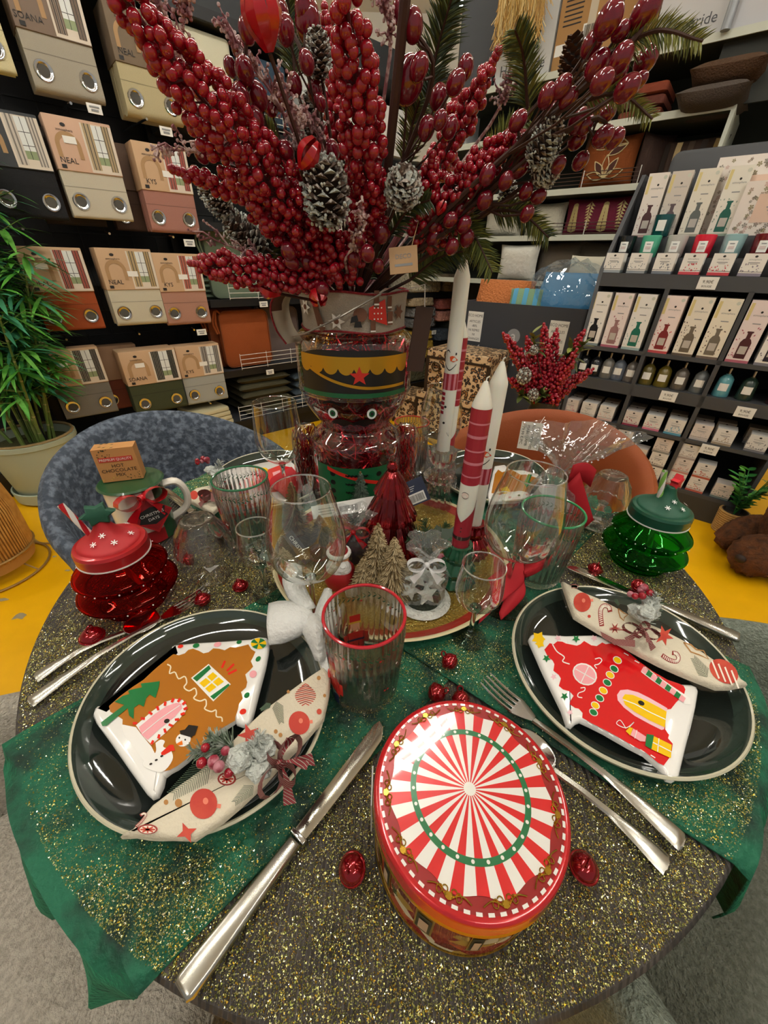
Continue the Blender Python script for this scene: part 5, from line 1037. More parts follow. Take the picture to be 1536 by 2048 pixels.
# ================================================================== glassware
CLEAR = glass('clear_glass', '#f4f8f6'); RIBG = ribglass('ribbed_glass', 1.42, .22); GLINT = thin('rim_glint', '#ffffff', .5, .95); CRYS = ribglass('cut_crystal', 1.5, .12); WINE = thin('thin_wine_glass', '#f4f8f5', .045, 1.0)
def tumbler(label, c, rimc, h=.13, r0=.0385, r1=.0445, s=1):
    t = thing('ribbed_tumbler', label, 'tumbler', (c[0], c[1], TZ+c[2]), 0, 'ribbed Christmas tumblers')
    nf = 36; fl = lambda a, k: 1+(.032*abs(cos(nf/2*a)) if k in (2, 3, 4, 5) else 0)
    b = MB(); b.lathe([(0, 0), (r0*.9, 0), (r0, .006), (r0+.001, .016), (r1*.985, h*.78), (r1, h*.84), (r1, h-.001), (r1-.0012, h), (r1-.0024, h-.001), (r1-.0028, h*.8), (r0-.002, .018), (r0-.006, .012), (0, .011)], RIBG, 144, rf=fl); b.build('glass_body', t)
    b = MB(); b.tube([((r1-.0008)*cos(a/48*2*pi), (r1-.0008)*sin(a/48*2*pi), h+.0002) for a in range(48)], .0019, mat('rim_'+rimc[1:], rimc, .15, coat=.6), 8, closed=True); b.build('coloured_rim', t)
    b = MB(); G = mat('decal_green', '#1f5c38', .4); R = mat('decal_red', '#c2261e', .4); rr = random.Random(int(abs(c[0])*1e4))
    def cyl(a, z, m, pts, e=.0009):
        r = r0+(r1-r0)*z/h+r1*.02+e; b.poly([((r)*cos(a+u/r), (r)*sin(a+u/r), z+w) for u, w in pts], m)
    for k in range(44):
        a = k/44*2*pi; z = h*.87+.003*sin(a*6)
        for sg in (-1, 1): cyl(a, z, G, [(0, 0), (.003, sg*.0035-.0008), (.0058, sg*.0042), (.003, sg*.0012)])
        if k % 6 == 0: cyl(a, z-.006, R, [(.0016*cos(q), .0016*sin(q)) for q in (0, 1, 2, 3, 4, 5)])
    # toy soldier figure printed at the lower left
    b.build('garland_print', t)
    for az in (radians(215), radians(20), radians(110)):
        b = MB()
        for (u0, u1, z0, z1, m) in ((-.012, .012, .030, .062, R), (-.010, -.001, .012, .030, mat('decal_navy', '#27254c', .4)), (.001, .010, .012, .030, mat('decal_navy', '#27254c', .4)), (-.006, .006, .064, .078, mat('decal_skin', '#f0b48a', .4)), (-.007, .007, .080, .094, R), (-.008, .008, .078, .0815, mat('decal_gold', '#e0b030', .4)), (-.0125, .0125, .044, .048, mat('decal_navy', '#27254c', .4)), (-.017, -.012, .038, .06, R), (.012, .017, .038, .06, R)):
            cyl(az, 0, m, [(u0, z0), (u1, z0), (u1, z1), (u0, z1)] if False else [(u0, z0*.9), (u1, z0*.9), (u1, z1*.9), (u0, z1*.9)], .0028)
        b.build('soldier_print', t)
    b = MB()
    for k in range(16): cyl(rr.random()*6.28, rr.uniform(.03, h*.75), R if k % 3 else mat('decal_white', '#eeeeea', .5), [(.0016*cos(q), .0016*sin(q)) for q in (0, 1, 2, 3, 4, 5)], .0014)
    b.build('printed_pattern', t); return t
tumbler('red-rimmed ribbed tumbler with soldier print standing in front of the gold tray', (-.0185, .287, .005), '#b3202c')
tumbler('green-rimmed ribbed tumbler behind the small stemmed glass on the blue chair side', (-.247, .579, .009), '#2f6b48', r1=.046)
tumbler('green-rimmed ribbed tumbler standing behind the red velvet bow', (.258, .497, .009), '#2f8a55', r1=.0465)
tumbler('red-rimmed ribbed tumbler behind the crystal candle holder at the back', (.062, .90, .001), '#b3402c', r1=.042)
def wine_glass(label, c, h, rb, rr_, name='wine_glass', stem=.4, grp='clear wine glasses'):
    t = thing(name, label, 'wine glass', (c[0], c[1], TZ+c[2]), 0, grp); z0 = h*stem
    b = MB(); hb = h-z0; P = [(.004, z0-.004), (.010, z0), (rb*.5, z0+hb*.06), (rb*.8, z0+hb*.16), (rb*.96, z0+hb*.3), (rb, z0+hb*.42), (rr_+(rb-rr_)*.9, z0+hb*.56), (rr_+(rb-rr_)*.62, z0+hb*.72), (rr_+(rb-rr_)*.28, z0+hb*.87), (rr_, h)]
    Q = [tuple(v)[:2] for v in spl([(x, y, 0) for x, y in P], 26)]; b.lathe(Q, WINE, 56); b.tube([(rr_*cos(a/40*2*pi), rr_*sin(a/40*2*pi), h) for a in range(40)], .0010, GLINT, 6, closed=True); b.build('bowl', t)
    b = MB(); b.lathe([(0, .003), (.0055, .006), (.0036, .012), (.0033, z0*.5), (.0036, z0-.012), (.008, z0-.001), (0, z0+.001)], CLEAR, 16); b.build('stem', t)
    b = MB(); q = rb*.78; b.lathe([(0, 0), (q, 0), (q, .0012), (q*.5, .0025), (.005, .006), (0, .0065)], CLEAR, 40); b.build('foot', t); return t
wine_glass('large wine glass in front of the bottle-brush trees, above the white bow', (-.097, .388, .005), .225, .050, .034)
wine_glass('large wine glass standing behind the red velvet bow', (.190, .435, .009), .225, .051, .036)
wine_glass('wine glass at the back plate between the blue chair and the tinsel jar', (-.215, .728, .012), .212, .046, .041)
wine_glass('wine glass behind the tall snowman candle in front of the leopard boxes', (.125, .86, .001), .225, .048, .036)
wine_glass('small stemmed glass beside the gold tray on the red house side', (.125, .364, .009), .132, .0305, .0265, 'liqueur_glass', .46, 'small stemmed glasses')
wine_glass('small stemmed glass on the red jar side beside the large wine glass', (-.182, .441, .006), .13, .029, .0245, 'liqueur_glass', .46, 'small stemmed glasses')
def cut_lamp(label, c):
    t = thing('crystal_tealight_lamp', label, 'candle holder', (c[0], c[1], TZ+c[2]), .3, 'cut crystal tealight lamps')
    b = MB(); b.lathe([(0, 0), (.033, 0), (.034, .004), (.026, .008), (.008, .014), (0, .015)], CRYS, 6); b.build('base', t)
    b = MB(); b.lathe([(0, .012), (.008, .014), (.006, .03), (.007, .05), (.010, .054), (0, .056)], CRYS, 10); b.build('stem', t)
    b = MB(); fa = lambda a, k: 1+(.09*abs(cos(8*a+(k % 2)*pi/2)) if k in (1, 2, 3) else 0)
    b.lathe([(.040, .053), (.0425, .055), (.040, .072), (.035, .092), (.0285, .106), (.0255, .113), (.02, .116), (0, .116), (0, .111), (.022, .109), (.031, .09), (.0385, .055)], CRYS, 64, rf=fa); b.build('shade', t)
    b = MB(); b.poly([(-.012, .006, .0155), (.0, -.012, .0155), (.014, .004, .0155)], PAPER); b.build('paper_sticker', t)
cut_lamp('cut crystal tealight lamp beside the red tree-shaped jar', (-.288, .487, .001)); cut_lamp('cut crystal tealight lamp between the cellophane bag and the green tree-shaped jar', (.434, .658, .009))

# ================================================================== tree-shaped drinking jars
def tree_jar(label, c, gcol, lidc, leafc, strawc, rot, leaf_star):
    t = thing('tree_jar', label, 'drinking jar', (c[0], c[1], TZ+c[2]), rot, 'tree-shaped drinking jars'); G = glass('jar_glass_'+gcol[1:], gcol)
    P = [(0, 0), (.040, 0), (.044, .004), (.047, .012), (.058, .022), (.066, .031), (.067, .035), (.063, .040), (.053, .048), (.051, .052), (.057, .060), (.061, .066), (.0605, .070), (.054, .077), (.045, .087), (.040, .095), (.040, .102)]
    Q = [tuple(v)[:2] for v in spl([(x, y, 0) for x, y in P], 60)]; inn = [(max(0, x-.0025), y+(.0025 if y < .01 else 0)) for x, y in Q[::-1]]
    sw = lambda a, k: 1+.0
    b = MB(); b.lathe(Q+inn, G, 64); b.build('glass_body', t)
    b = MB(); rr = random.Random(5)
    for (r, z) in ((.0675, .034), (.0615, .068)):
        for k in range(26): a = k/26*2*pi; b.ball((r*cos(a), r*sin(a), z+.003*sin(a)), .0011 if k % 2 else .0007, mat('jar_dot', '#f0efe8', .4), 6, 4)
    b.build('painted_dots', t)
    L = mat('lid_metal_'+lidc[1:], lidc, .3, .25, coat=.5); LR = mat('lid_rubber_'+lidc[1:], lidc, .55)
    b = MB(); b.lathe([(.043, .096), (.0455, .096), (.0462, .099), (.0452, .102), (.0462, .105), (.0452, .108), (.046, .111), (.044, .115), (.038, .1165), (0, .1165)], L, 56); b.lathe([(.0445, .0945), (.0466, .0945), (.0466, .0962), (.0445, .0962)], mat('white_gasket', '#eceae4', .5), 48, close=True); b.build('lid', t)
    b = MB(); Pc = [(.039, .116), (.037, .119), (.031, .1225), (.022, .128), (.014, .137), (.009, .147), (.007, .155), (0, .157)]
    b.lathe([tuple(v)[:2] for v in spl([(x, y, 0) for x, y in Pc], 22)], LR, 40)
    for a, r, z in ((-1.3, .028, .1262), (-2.2, .026, .1275), (-.4, .03, .1248), (-1.75, .017, .135), (.6, .03, .125)):
        for q in range(3): u = q*pi/3; dx, dy = .0042*cos(u), .0042*sin(u); cx, cy = r*cos(a), r*sin(a); n = Vector((cos(a)*.5, sin(a)*.5, .86)); e1 = n.cross(Vector((0, 0, 1))).normalized(); e2 = n.cross(e1); o = Vector((cx, cy, z)); dvec = e1*dx+e2*dy; w = n.cross(dvec).normalized()*.0006; o = o+n*.0012; b.poly([o-dvec-w, o-dvec+w, o+dvec+w, o+dvec-w], mat('snowflake_white', '#f4f2ee', .6))
    b.build('cone_cap', t)
    b = MB(); Lm = mat('cap_top_'+leafc[1:], leafc, .6)
    if leaf_star: b.prism([((.013 if i % 2 == 0 else .0065)*cos(pi/2+pi*i/5), (.013 if i % 2 == 0 else .0065)*sin(pi/2+pi*i/5)) for i in range(10)], -.006, .006, Lm, T(.004, 0, .163) @ RZ(.4) @ RX(radians(90)), bevel=.0015)
    else: b.prism([((.021 if i % 2 == 0 else .013)*cos(pi*i/6), (.016 if i % 2 == 0 else .010)*sin(pi*i/6)) for i in range(12)], -.008, .008, Lm, T(0, 0, .16) @ RX(radians(75)), bevel=.002)
    b.build('cap_ornament', t)
    b = MB(); s0, s1 = Vector((.018, .0, .012)), Vector((-.034, .014, .178)) if not leaf_star else Vector((-.024, .004, .182))
    S1 = mat('straw_'+strawc[1:], strawc, .35); S2 = mat('straw_white', '#f3efe6', .35); n = 40; m_ = 12; ax = (s1-s0); u = ax.orthogonal().normalized(); v = ax.cross(u).normalized(); vs = []
    for i in range(n+1):
        for j in range(m_): a = 2*pi*j/m_+i*.32; vs.append(s0+ax*(i/n)+(u*cos(a)+v*sin(a))*.0042)
    for par, mm in ((0, S1), (1, S2)): b.add(vs, [(i*m_+j, i*m_+(j+1) % m_, (i+1)*m_+(j+1) % m_, (i+1)*m_+j) for i in range(n) for j in range(m_) if (j//3) % 2 == par], mm)
    b.build('striped_straw', t); return t
tree_jar('red glass tree-shaped jar with red lid and candy-striped straw', (-.383, .426, .001), '#f06a5e', '#b0141c', '#0f4a34', '#c01a28', .6, False)
tree_jar('green glass tree-shaped jar with green lid and lime striped straw', (.463, .549, .004), '#7fe08a', '#0d4f38', '#d2202c', '#8cc45a', .2, True)

# ================================================================== mug gift set
mg = thing('gift_mug', 'white and green mug with green lid, red bow and Christmas days tag', 'mug', (-.452, .60, TZ+.001), radians(30))
MW = mat('mug_cream', '#ece6d8', .2, coat=.6); MGn = mat('mug_green', '#234c2c', .3, coat=.4); MR = mat('mug_red', '#a8161f', .3, coat=.4)
b = MB(); b.lathe([(0, 0), (.040, 0), (.043, .004), (.046, .02), (.047, .1), (.0465, .112), (.0445, .113), (.043, .1), (.042, .01), (0, .008)], MW, 64, mf=lambda k: MW)
for (a0, a1, z0, z1, m) in ((-.9, .2, .004, .108, MGn), (.2, .9, .004, .05, MR), (-2.2, -.9, .004, .03, MR)):
    n = 12; pts = [(.0476*cos(a0+(a1-a0)*i/n), .0476*sin(a0+(a1-a0)*i/n), z) for z in (z0, z1) for i in range(n+1)]; b.add(pts, [(i, i+1, n+2+i, n+1+i) for i in range(n)], m)
b.build('cup', mg)
b = MB(); b.lathe([(0, .112), (.05, .112), (.053, .115), (.05, .118), (.03, .119), (0, .1195)], MGn, 40); b.build('lid', mg)
b = MB(); b.tube(spl([(.044, 0, .098), (.068, 0, .098), (.08, 0, .074), (.074, 0, .042), (.045, 0, .024)], 16), .0095, MW, 10, flat=.7); b.build('handle', mg)
b = MB(); RR = mat('red_satin', '#b8101c', .3, coat=.3); RRV = mat('red_velvet', '#b00f1e', .75, sheen=.6)
Mb = Matrix.Translation((.012, -.056, .105)) @ RZ(radians(20)) @ RX(radians(75))
bow(b, None, Mb, 1.3, RR, .011); b.build('red_bow', mg)
b = MB(); Mt = Matrix.Translation((.02, -.062, .072)) @ RZ(radians(20)) @ RX(radians(82)) @ RZ(radians(45)); b.box((0, 0, 0), (.048, .048, .0012), mat('tag_red', '#a3141c', .5), Mt); b.box((0, 0, .0002), (.042, .042, .0012), mat('tag_red2', '#8a1119', .5), Mt)
Mt2 = Mt @ RZ(radians(-45)) @ T(0, 0, .0012); b.poly([(-.024, -.008, .0), (.0, -.017, 0), (.024, -.008, 0), (.02, 0, 0), (.024, .01, 0), (0, .016, 0), (-.024, .01, 0), (-.02, 0, 0)], mat('tag_black', '#171a18', .5), Mt2)
b.text('CHRISTMAS', .0075, PAPER, Mt2 @ T(0, .003, .0004)); b.text('DAYS', .0075, PAPER, Mt2 @ T(0, -.006, .0004)); b.build('gift_tag', mg)
bx = thing('chocolate_mix_box', 'small kraft hot chocolate mix box standing on the mug lid', 'box', (-.462, .604, TZ+.1215), radians(20))
b = MB(); KB = mat('kraft_box', '#c0894f', .65); b.box((0, 0, .03), (.062, .027, .06), KB); f = -.0142
b.box((0, f, .041), (.05, .0008, .008), mat('banner_red', '#c23a2a', .6)); b.text('PREMIUM QUALITY', .0062, PAPER, face_frame((0, f-.0008, .041), (0, -1, 0)), .9)
for q, tx in enumerate(('HOT', 'CHOCOLATE', 'MIX')): b.text(tx, .0088, INK, face_frame((0, f-.0004, .029-.0085*q), (0, -1, 0)))
petals(b, -.03, -.005, .045, .058, f-.0003, mat('leaf_print', '#3b3a1c', .6), 14, 3); petals(b, .008, .03, .002, .016, f-.0003, mat('leaf_print', '#3b3a1c', .6), 12, 4); petals(b, -.03, .0, .002, .008, f-.0003, mat('leaf_gold2', '#c7a04a', .6), 5, 5)
for k in range(14): x = -.028+.025*random.random(); y = random.uniform(-.012, .012); b.poly([(x, y, .0603), (x+.004, y+.001, .0603), (x+.006, y+.004, .0603), (x+.002, y+.003, .0603)], mat('leaf_print', '#3b3a1c', .6) if k % 2 else mat('leaf_gold2', '#c7a04a', .6))
b.build('carton', bx, smooth=False)

# ================================================================== cutlery
def cutlery(kind, label, p0, p1, z=.0, flip=False):
    """p0 handle end, p1 working end (points on the table)"""
    p0, p1 = Vector(p0), Vector(p1); L = (p1-p0).length; a = atan2(p1.y-p0.y, p1.x-p0.x); b = MB(); k = L
    t = thing('table_'+kind, label, kind, (p0.x, p0.y, p0.z+z), a, 'satin steel cutlery')
    if kind == 'knife':
        o = [(0, -.0075), (.004, -.0095), (.02, -.0098), (.05, -.0085), (.45*k, -.0062), (.45*k, .0062), (.05, .0085), (.02, .0098), (.004, .0095), (0, .0075)]
        b.prism(o, 0, .0075, STEEL, bevel=.003); b.build('handle', t); b = MB()
        b.prism([(.455*k, -.0085), (.455*k, .0085), (.475*k, .0085), (.475*k, -.0085)], .0005, .006, CHROME, bevel=.001)
        o = [(.475*k, -.007), (.6*k, -.0085), (.85*k, -.0105), (.94*k, -.0095), (.985*k, -.003), (k, .005), (.97*k, .0075), (.8*k, .0072), (.475*k, .0068)]
        b.prism(o, .002, .0036, mat('blade_steel', '#c9c6bb', .14, 1), bevel=.0004); b.build('blade', t)
    else:
        w = lambda u: .0095 if u < .04 else (.0098-.0058*min(1, (u-.04)/.3) if u < .34 else .004)
        pts = [(u*k, w(u)) for u in (.0, .008, .03, .08, .16, .24, .34, .5, .66, .7)]; pts[0] = (0, .006)
        vs = []; 
        for x, ww in pts:
            zz = .004+.008*sin(pi*min(1, x/(.7*k)))*.9; vs += [(x, -ww, zz), (x, -ww*.6, zz+.0018), (x, ww*.6, zz+.0018), (x, ww, zz), (x, ww*.6, zz-.001), (x, -ww*.6, zz-.001)]
        n = len(pts); fs = [(i*6+j, i*6+(j+1) % 6, (i+1)*6+(j+1) % 6, (i+1)*6+j) for i in range(n-1) for j in range(6)]+[tuple(range(5, -1, -1)), tuple((n-1)*6+j for j in range(6))]
        b.add(vs, fs, STEEL); b.build('handle', t); b = MB()
        if kind == 'spoon':
            n, m_ = 18, 12; vs = []
            for i in range(n+1):
                u = i/n; x = (.69+.31*u)*k; ww = .021*sqrt(max(0, 1-((u-.52)/.52)**2))**.9+.0004 if u > 0 else .004
                for j in range(m_+1): v = -1+2*j/m_; vs.append((x, v*ww, .006+.002*(1-u)-.0065*(1-v*v)*sin(pi*min(1, u*1.0))+.001*u))
            b.add(vs, [(i*(m_+1)+j, (i+1)*(m_+1)+j, (i+1)*(m_+1)+j+1, i*(m_+1)+j+1) for i in range(n) for j in range(m_)], CHROME); o = b.build('bowl', t); so = o.modifiers.new('thickness', 'SOLIDIFY'); so.thickness = .0014
        else:
            def tz(x): return .004+.006*max(0, (x/k-.8)/.2)**1.5 if True else 0
            xs = [.69, .74, .78, .8]; hw = [.004, .009, .0118, .0122]; vs = []
            for x, ww in zip(xs, hw): z_ = .005-.002*(x-.69)/.11; vs += [(x*k, -ww, z_), (x*k, ww, z_), (x*k, ww, z_+.0018), (x*k, -ww, z_+.0018)]
            fs = [(i*4+j, i*4+(j+1) % 4, (i+1)*4+(j+1) % 4, (i+1)*4+j) for i in range(3) for j in range(4)]; b.add(vs, fs, CHROME)
            for q in range(4): y = -.0103+q*.00687; b.tube([(.79*k, y, .0039), (.86*k, y, .0032), (.93*k, y, .0052), (k, y*.97, .009)], [.0019, .0017, .0015, .0008], CHROME, 6)
            b.build('tines', t)
    return t
cutlery('spoon', 'steel spoon lying below the red tree-shaped jar', W(75, 1362, TZ), W(320, 1235, TZ), .002)
cutlery('fork', 'steel fork between the spoon and the brown house plate', W(63, 1412, TZ), W(415, 1188, TZ), .002)
cutlery('knife', 'steel knife lying beside the brown house plate, blade toward the tumbler', W(368, 1990, TZ), W(766, 1455, TZ), .0055)
cutlery('fork', 'steel fork beside the red house plate, tines behind the round tin', W(1355, 1698, TZ), W(966, 1372, TZ), .009)
p0, p1 = W(1330, 1738, TZ), W(1085, 1530, TZ); cutlery('spoon', 'steel spoon half hidden behind the round striped tin', p0, p0+(p1-p0).normalized()*.155, .002)
cutlery('knife', 'steel knife along the far side of the red house plate', W(1470, 1288, TZ), W(1130, 1142, TZ), .009)
cutlery('knife', 'dark shiny knife lying between the mug and the far left plate', W(455, 1085, TZ), W(325, 985, TZ), .009)

# ================================================================== jingle bells
BELL = mat('bell_red', '#8f0614', .14, .65, coat=.6)
bm_ = MB(); bm_.ball((0, 0, .0), (.0115, .0115, .0108), BELL, 20, 14, f=lambda a, p: 1-(.09 if (abs(sin(2*a)) < .13 and p < .1) else 0)); bm_.tube([(.0115*cos(a/20*2*pi), .0115*sin(a/20*2*pi), .001) for a in range(20)], .0011, BELL, 6, closed=True)
BELLO = bm_.build('bell_shell'); BELL_ME = BELLO.data; bpy.data.objects.remove(BELLO)
lb = MB(); lb.tube([(.004*cos(a/10*2*pi), 0, .013+.004*sin(a/10*2*pi)) for a in range(10)], .001, BELL, 5, closed=True); LO_ = lb.build('bell_loop'); LOOP_ME = LO_.data; bpy.data.objects.remove(LO_)
for (u, v, lab, dz, s) in ((186, 1276, 'below the red tree-shaped jar beside the spoon', 0, 1.25), (405, 1199, 'beside the fork tines', 0, 1), (481, 1172, 'on the glitter below the small stemmed glass', 0, 1), (898, 1330, 'on the green runner under the small stemmed glass foot', .008, .95), (873, 1386, 'behind the rim of the striped tin', 0, 1), (922, 1396, 'right behind the striped tin beside the fork tines', 0, .9), (705, 1738, 'on the glitter left of the striped tin', 0, 1), (1167, 1735, 'on the glitter right of the striped tin', 0, 1), (1190, 1138, 'below the green tree-shaped jar by the far knife', 0, 1), (372, 1118, 'under the crystal lamp beside the mug', 0, 1), (1274, 1176, 'behind the frosted napkin ring under the green jar', .006, .9)):
    p = W(u, v, TZ+.011); t = thing('jingle_bell', 'shiny red jingle bell '+lab, 'bell', (p.x, p.y, TZ+dz+.0108*s), random.random()*3, 'red jingle bells on the table')
    q = Matrix.Rotation(random.uniform(-.9, .9), 3, 'X').to_quaternion(); inst(BELL_ME, 'shell', (0, 0, 0), t, s, q); inst(LOOP_ME, 'loop', (0, 0, 0), t, s, q)

# ================================================================== striped biscuit tin
TN = (.0735, .139); tn = thing('biscuit_tin', 'round tin with red and white striped circus-tent lid', 'tin', (TN[0], TN[1], TZ+.001))
TIN_R = mat('tin_red', '#b8141c', .22, .2, coat=.7); TIN_S = mat('tin_scarlet', '#cf1c20', .25, .1, coat=1, bump=(16, .10)); TIN_W = mat('tin_white', '#e9e7e0', .25, .1, coat=1, bump=(16, .10)); TIN_D = mat('tin_dark_red', '#8e1418', .25, .2, coat=1, bump=(16, .1)); TIN_G = mat('tin_green', '#1c6a3e', .25, .1, coat=1, bump=(16, .1)); GB = mat('gold_bead', '#b08a3a', .25, .9)
SIDE = bpy.data.materials.new('tin_side_print'); SIDE.use_nodes = True; nt = SIDE.node_tree; bb = nt.nodes['Principled BSDF']; bb.inputs['Roughness'].default_value = .22; bb.inputs['Metallic'].default_value = .35; bb.inputs['Coat Weight'].default_value = .8
tc = nt.nodes.new('ShaderNodeTexCoord'); vo = nt.nodes.new('ShaderNodeTexVoronoi'); vo.inputs['Scale'].default_value = 70; vo.inputs['Randomness'].default_value = .9; nt.links.new(tc.outputs['Object'], vo.inputs[0]); sp_ = nt.nodes.new('ShaderNodeSeparateColor'); nt.links.new(vo.outputs['Color'], sp_.inputs[0]); rp = nt.nodes.new('ShaderNodeValToRGB'); rp.color_ramp.interpolation = 'CONSTANT'; e = rp.color_ramp.elements; e[0].color = lin('#8e1a1a'); e[1].position = .8; e[1].color = lin('#d9c9a8')
for q, c in ((.3, '#a8472a'), (.45, '#32401f'), (.55, '#b08a3a'), (.68, '#6a1414')): x = e.new(q); x.color = lin(c)
nt.links.new(sp_.outputs[0], rp.inputs[0]); nt.links.new(rp.outputs[0], bb.inputs['Base Color'])
R0 = .0735; b = MB(); b.lathe([(0, 0), (R0, 0), (R0+.0012, .0015), (R0, .003), (R0, .082), (0, .082)], SIDE, 96, mf=lambda k: GB if k in (1, 2) else SIDE)
for k in range(12):
    a = k/12*2*pi; n = 4; 
    for (da, z0, z1, m, e) in ((.10, .02, .062, mat('frame_gold', '#c39a44', .3, .7), .0006), (.08, .024, .058, mat('scene_dark', '#2c2a24', .3), .0011), (.05, .028, .05, mat('scene_pale', '#c9a88a', .3), .0016)):
        if k % 2: da *= .7
        pts = [((R0+e)*cos(a-da+2*da*i/n), (R0+e)*sin(a-da+2*da*i/n), z) for z in (z0, z1) for i in range(n+1)]; b.add(pts, [(i, i+1, n+2+i, n+1+i) for i in range(n)], m)
b.build('tin_body', tn)
R1 = .0765; b = MB(); b.lathe([(R1-.002, .076), (R1, .0765), (R1+.001, .078), (R1, .080), (R1, .094), (R1-.001, .0968), (R1-.003, .098), (R1-.0055, .0978), (0, .0992)], TIN_R, 112, mf=lambda k: GB if k in (0, 1, 2) else (TIN_R if k < 7 else TIN_D))
def lidz(r): return .0978+.0014*(1-r/(R1-.0055))+.0002
def sector(r0, r1, a0, a1, m, lay=0, n=6, wob=None):
    pts = []; 
    for r in (r0, (r0+r1)/2, r1):
        for i in range(n+1): a = a0+(a1-a0)*i/n; rr_ = wob(a) if (wob and r == r1) else r; rr_ = min(rr_, wob(a)) if wob else rr_; pts.append((rr_*cos(a), rr_*sin(a), lidz(rr_)+.00022*lay))
    fs = [(k*(n+1)+i, (k+1)*(n+1)+i, (k+1)*(n+1)+i+1, k*(n+1)+i+1) for k in range(2) for i in range(n)]; b.add(pts, fs, m)
NS = 22; ro = lambda a: .0645-.0022*abs(cos(NS/4*a))-.0012*sin(NS/2*a)
for k in range(NS*2): a0 = k*pi/NS+.05; sector(.004, .064, a0, a0+pi/NS, TIN_W if k % 2 else TIN_S, 1, 6, ro)
sector(0, .0048, 0, 2*pi, TIN_W, 2, 24)
sector(.0425, .0470, 0, 2*pi, TIN_G, 2, 96)
for k in range(26): a = k/26*2*pi; c = (.0447*cos(a), .0447*sin(a)); b.poly([(c[0]+.0013*cos(q*pi/4), c[1]+.0013*sin(q*pi/4), lidz(.0447)+.0008) for q in range(8)], TIN_W)
for k in range(56): a0 = k*2*pi/56; sector(.0695, .0715, a0, a0+pi/56*1.05, TIN_W, 2, 3)
GD = mat('lid_gold', '#caa13c', .22, .95)
for k in range(11):
    a = (k+.5)*2*pi/11+.05
    def PL(r, da): return (r*cos(a+da), r*sin(a+da), lidz(r)+.0009)
    for sg in (-1, 1):
        b.tube([PL(.0672-.003*sin(u*3.1), sg*(.03+.2*u)) for u in np.linspace(0, 1, 10)], .0004, GD, 4)
        b.tube([PL(.0655+.0022*cos(u*7), sg*(.10+.035*sin(u*7)*(1-.5*u))) for u in np.linspace(0, 1, 14)], .00038, GD, 4); b.tube([PL(.064+.0018*cos(u*6+2), sg*(.05+.03*sin(u*6+2))) for u in np.linspace(0, 1, 12)], .0004, GD, 4)
    b.poly([PL(.0665+.0022*cos(q*pi/4), .04*sin(q*pi/4)) for q in range(8)], GD)
b.build('lid', tn)
b = MB(); b.box((-.078, .012, .045), (.0012, .03, .055), mat('grey_sticker', '#c9c9c4', .6)); b.build('paper_label', tn)

# ================================================================== round tray and its centrepieces
TY = (.013, .543); tr_ = MB(); TG = mat('tray_gold', '#9c7f35', .35, .6, bump=(300, .5)); TCm = mat('tray_cream_rim', '#d6c99e', .3, coat=.4); TRd = mat('tray_red', '#8f2416', .4, bump=(60, .3))
tr_.lathe([(0, .004), (.165, .004), (.182, .006), (.198, .014), (.202, .0165), (.205, .0155), (.2, .010), (.18, 0), (0, 0)], TG, 96, mf=lambda k: TG if k == 0 else (TRd if k == 2 else (TG if k == 1 else TCm)))
one('round_tray', tr_, 'round gold glitter tray with red band and cream rim at the table centre', 'tray', loc=(TY[0], TY[1], TZ+.010))
TT = TZ+.0142     # tray floor
# mercury-glass red tree
MERC = mat('mercury_red', '#6a0610', .12, .9, coat=.6, var=(26, '#a10d16', .45, .6)); rt = thing('glass_tree', 'dark red mercury glass fir tree with ribbed tiers', 'ornament', (.012, .552, TT))
P = [(0, 0), (.05, 0), (.0585, .004), (.054, .02), (.044, .045), (.034, .066), (.032, .07), (.0435, .074), (.0425, .08), (.034, .097), (.025, .114), (.023, .117), (.0295, .121), (.027, .128), (.018, .145), (.011, .156), (.008, .159), (.0095, .163), (.009, .169), (.005, .174), (0, .175)]
b = MB(); b.lathe(P, MERC, 72, rf=lambda a, k: 1+(.035*cos(18*a) if 1 < k < 17 else 0)); b.build('tree_body', rt)
# bottle-brush trees
SIS = mat('sisal_beige', '#cfba92', .85); SISD = mat('sisal_brown', '#6a5532', .9); SISG = mat('sisal_grey_green', '#5f7060', .9)
def brush_tree(label, c, h, r, m, dense=2000, frost=None, tilt=(0, 0), grp='bottle brush trees'):
    t = thing('bottle_brush_tree', label, 'ornament', c, 0, grp); rr = random.Random(int(c[0]*1e5)); b = MB(); vs, fs = [], []
    for k in range(dense):
        q = rr.random()**1.35; z = .012+(h-.014)*q; layer = .82+.18*sin(q*55); L = r*(1-q)**.8*layer+.003; a = rr.random()*6.283; d = Vector((cos(a), sin(a), -.15+rr.uniform(-.12, .12))); s = Vector((-sin(a), cos(a), 0))*.0007; p = Vector((tilt[0]*q, tilt[1]*q, z)); e = p+d*L*rr.uniform(.9, 1.04); u = Vector((0, 0, .0005)); i = len(vs)
        vs += [p-s, p+s, e+s*.7, e-s*.7, p+u, e+u*.7]; fs += [(i, i+1, i+2, i+3), (i, i+4, i+5, i+3)]
    dk = mat(m.name+'_deep', {'sisal_beige': '#8a734c', 'sisal_brown': '#43341d'}.get(m.name, '#3d4c40'), .9); b.add(vs, [f for i, f in enumerate(fs) if (i//2) % 3], m); b.add(vs, [f for i, f in enumerate(fs) if (i//2) % 3 == 0], dk); b.build('bristles', t); b = MB(); b.tube([(0, 0, 0), (tilt[0]*.9, tilt[1]*.9, h)], .002, SISD, 6); b.lathe([(0, 0), (.012, 0), (.012, .01), (0, .011)], mat('tree_stand', '#7a5c34', .8), 12); b.build('stand', t)
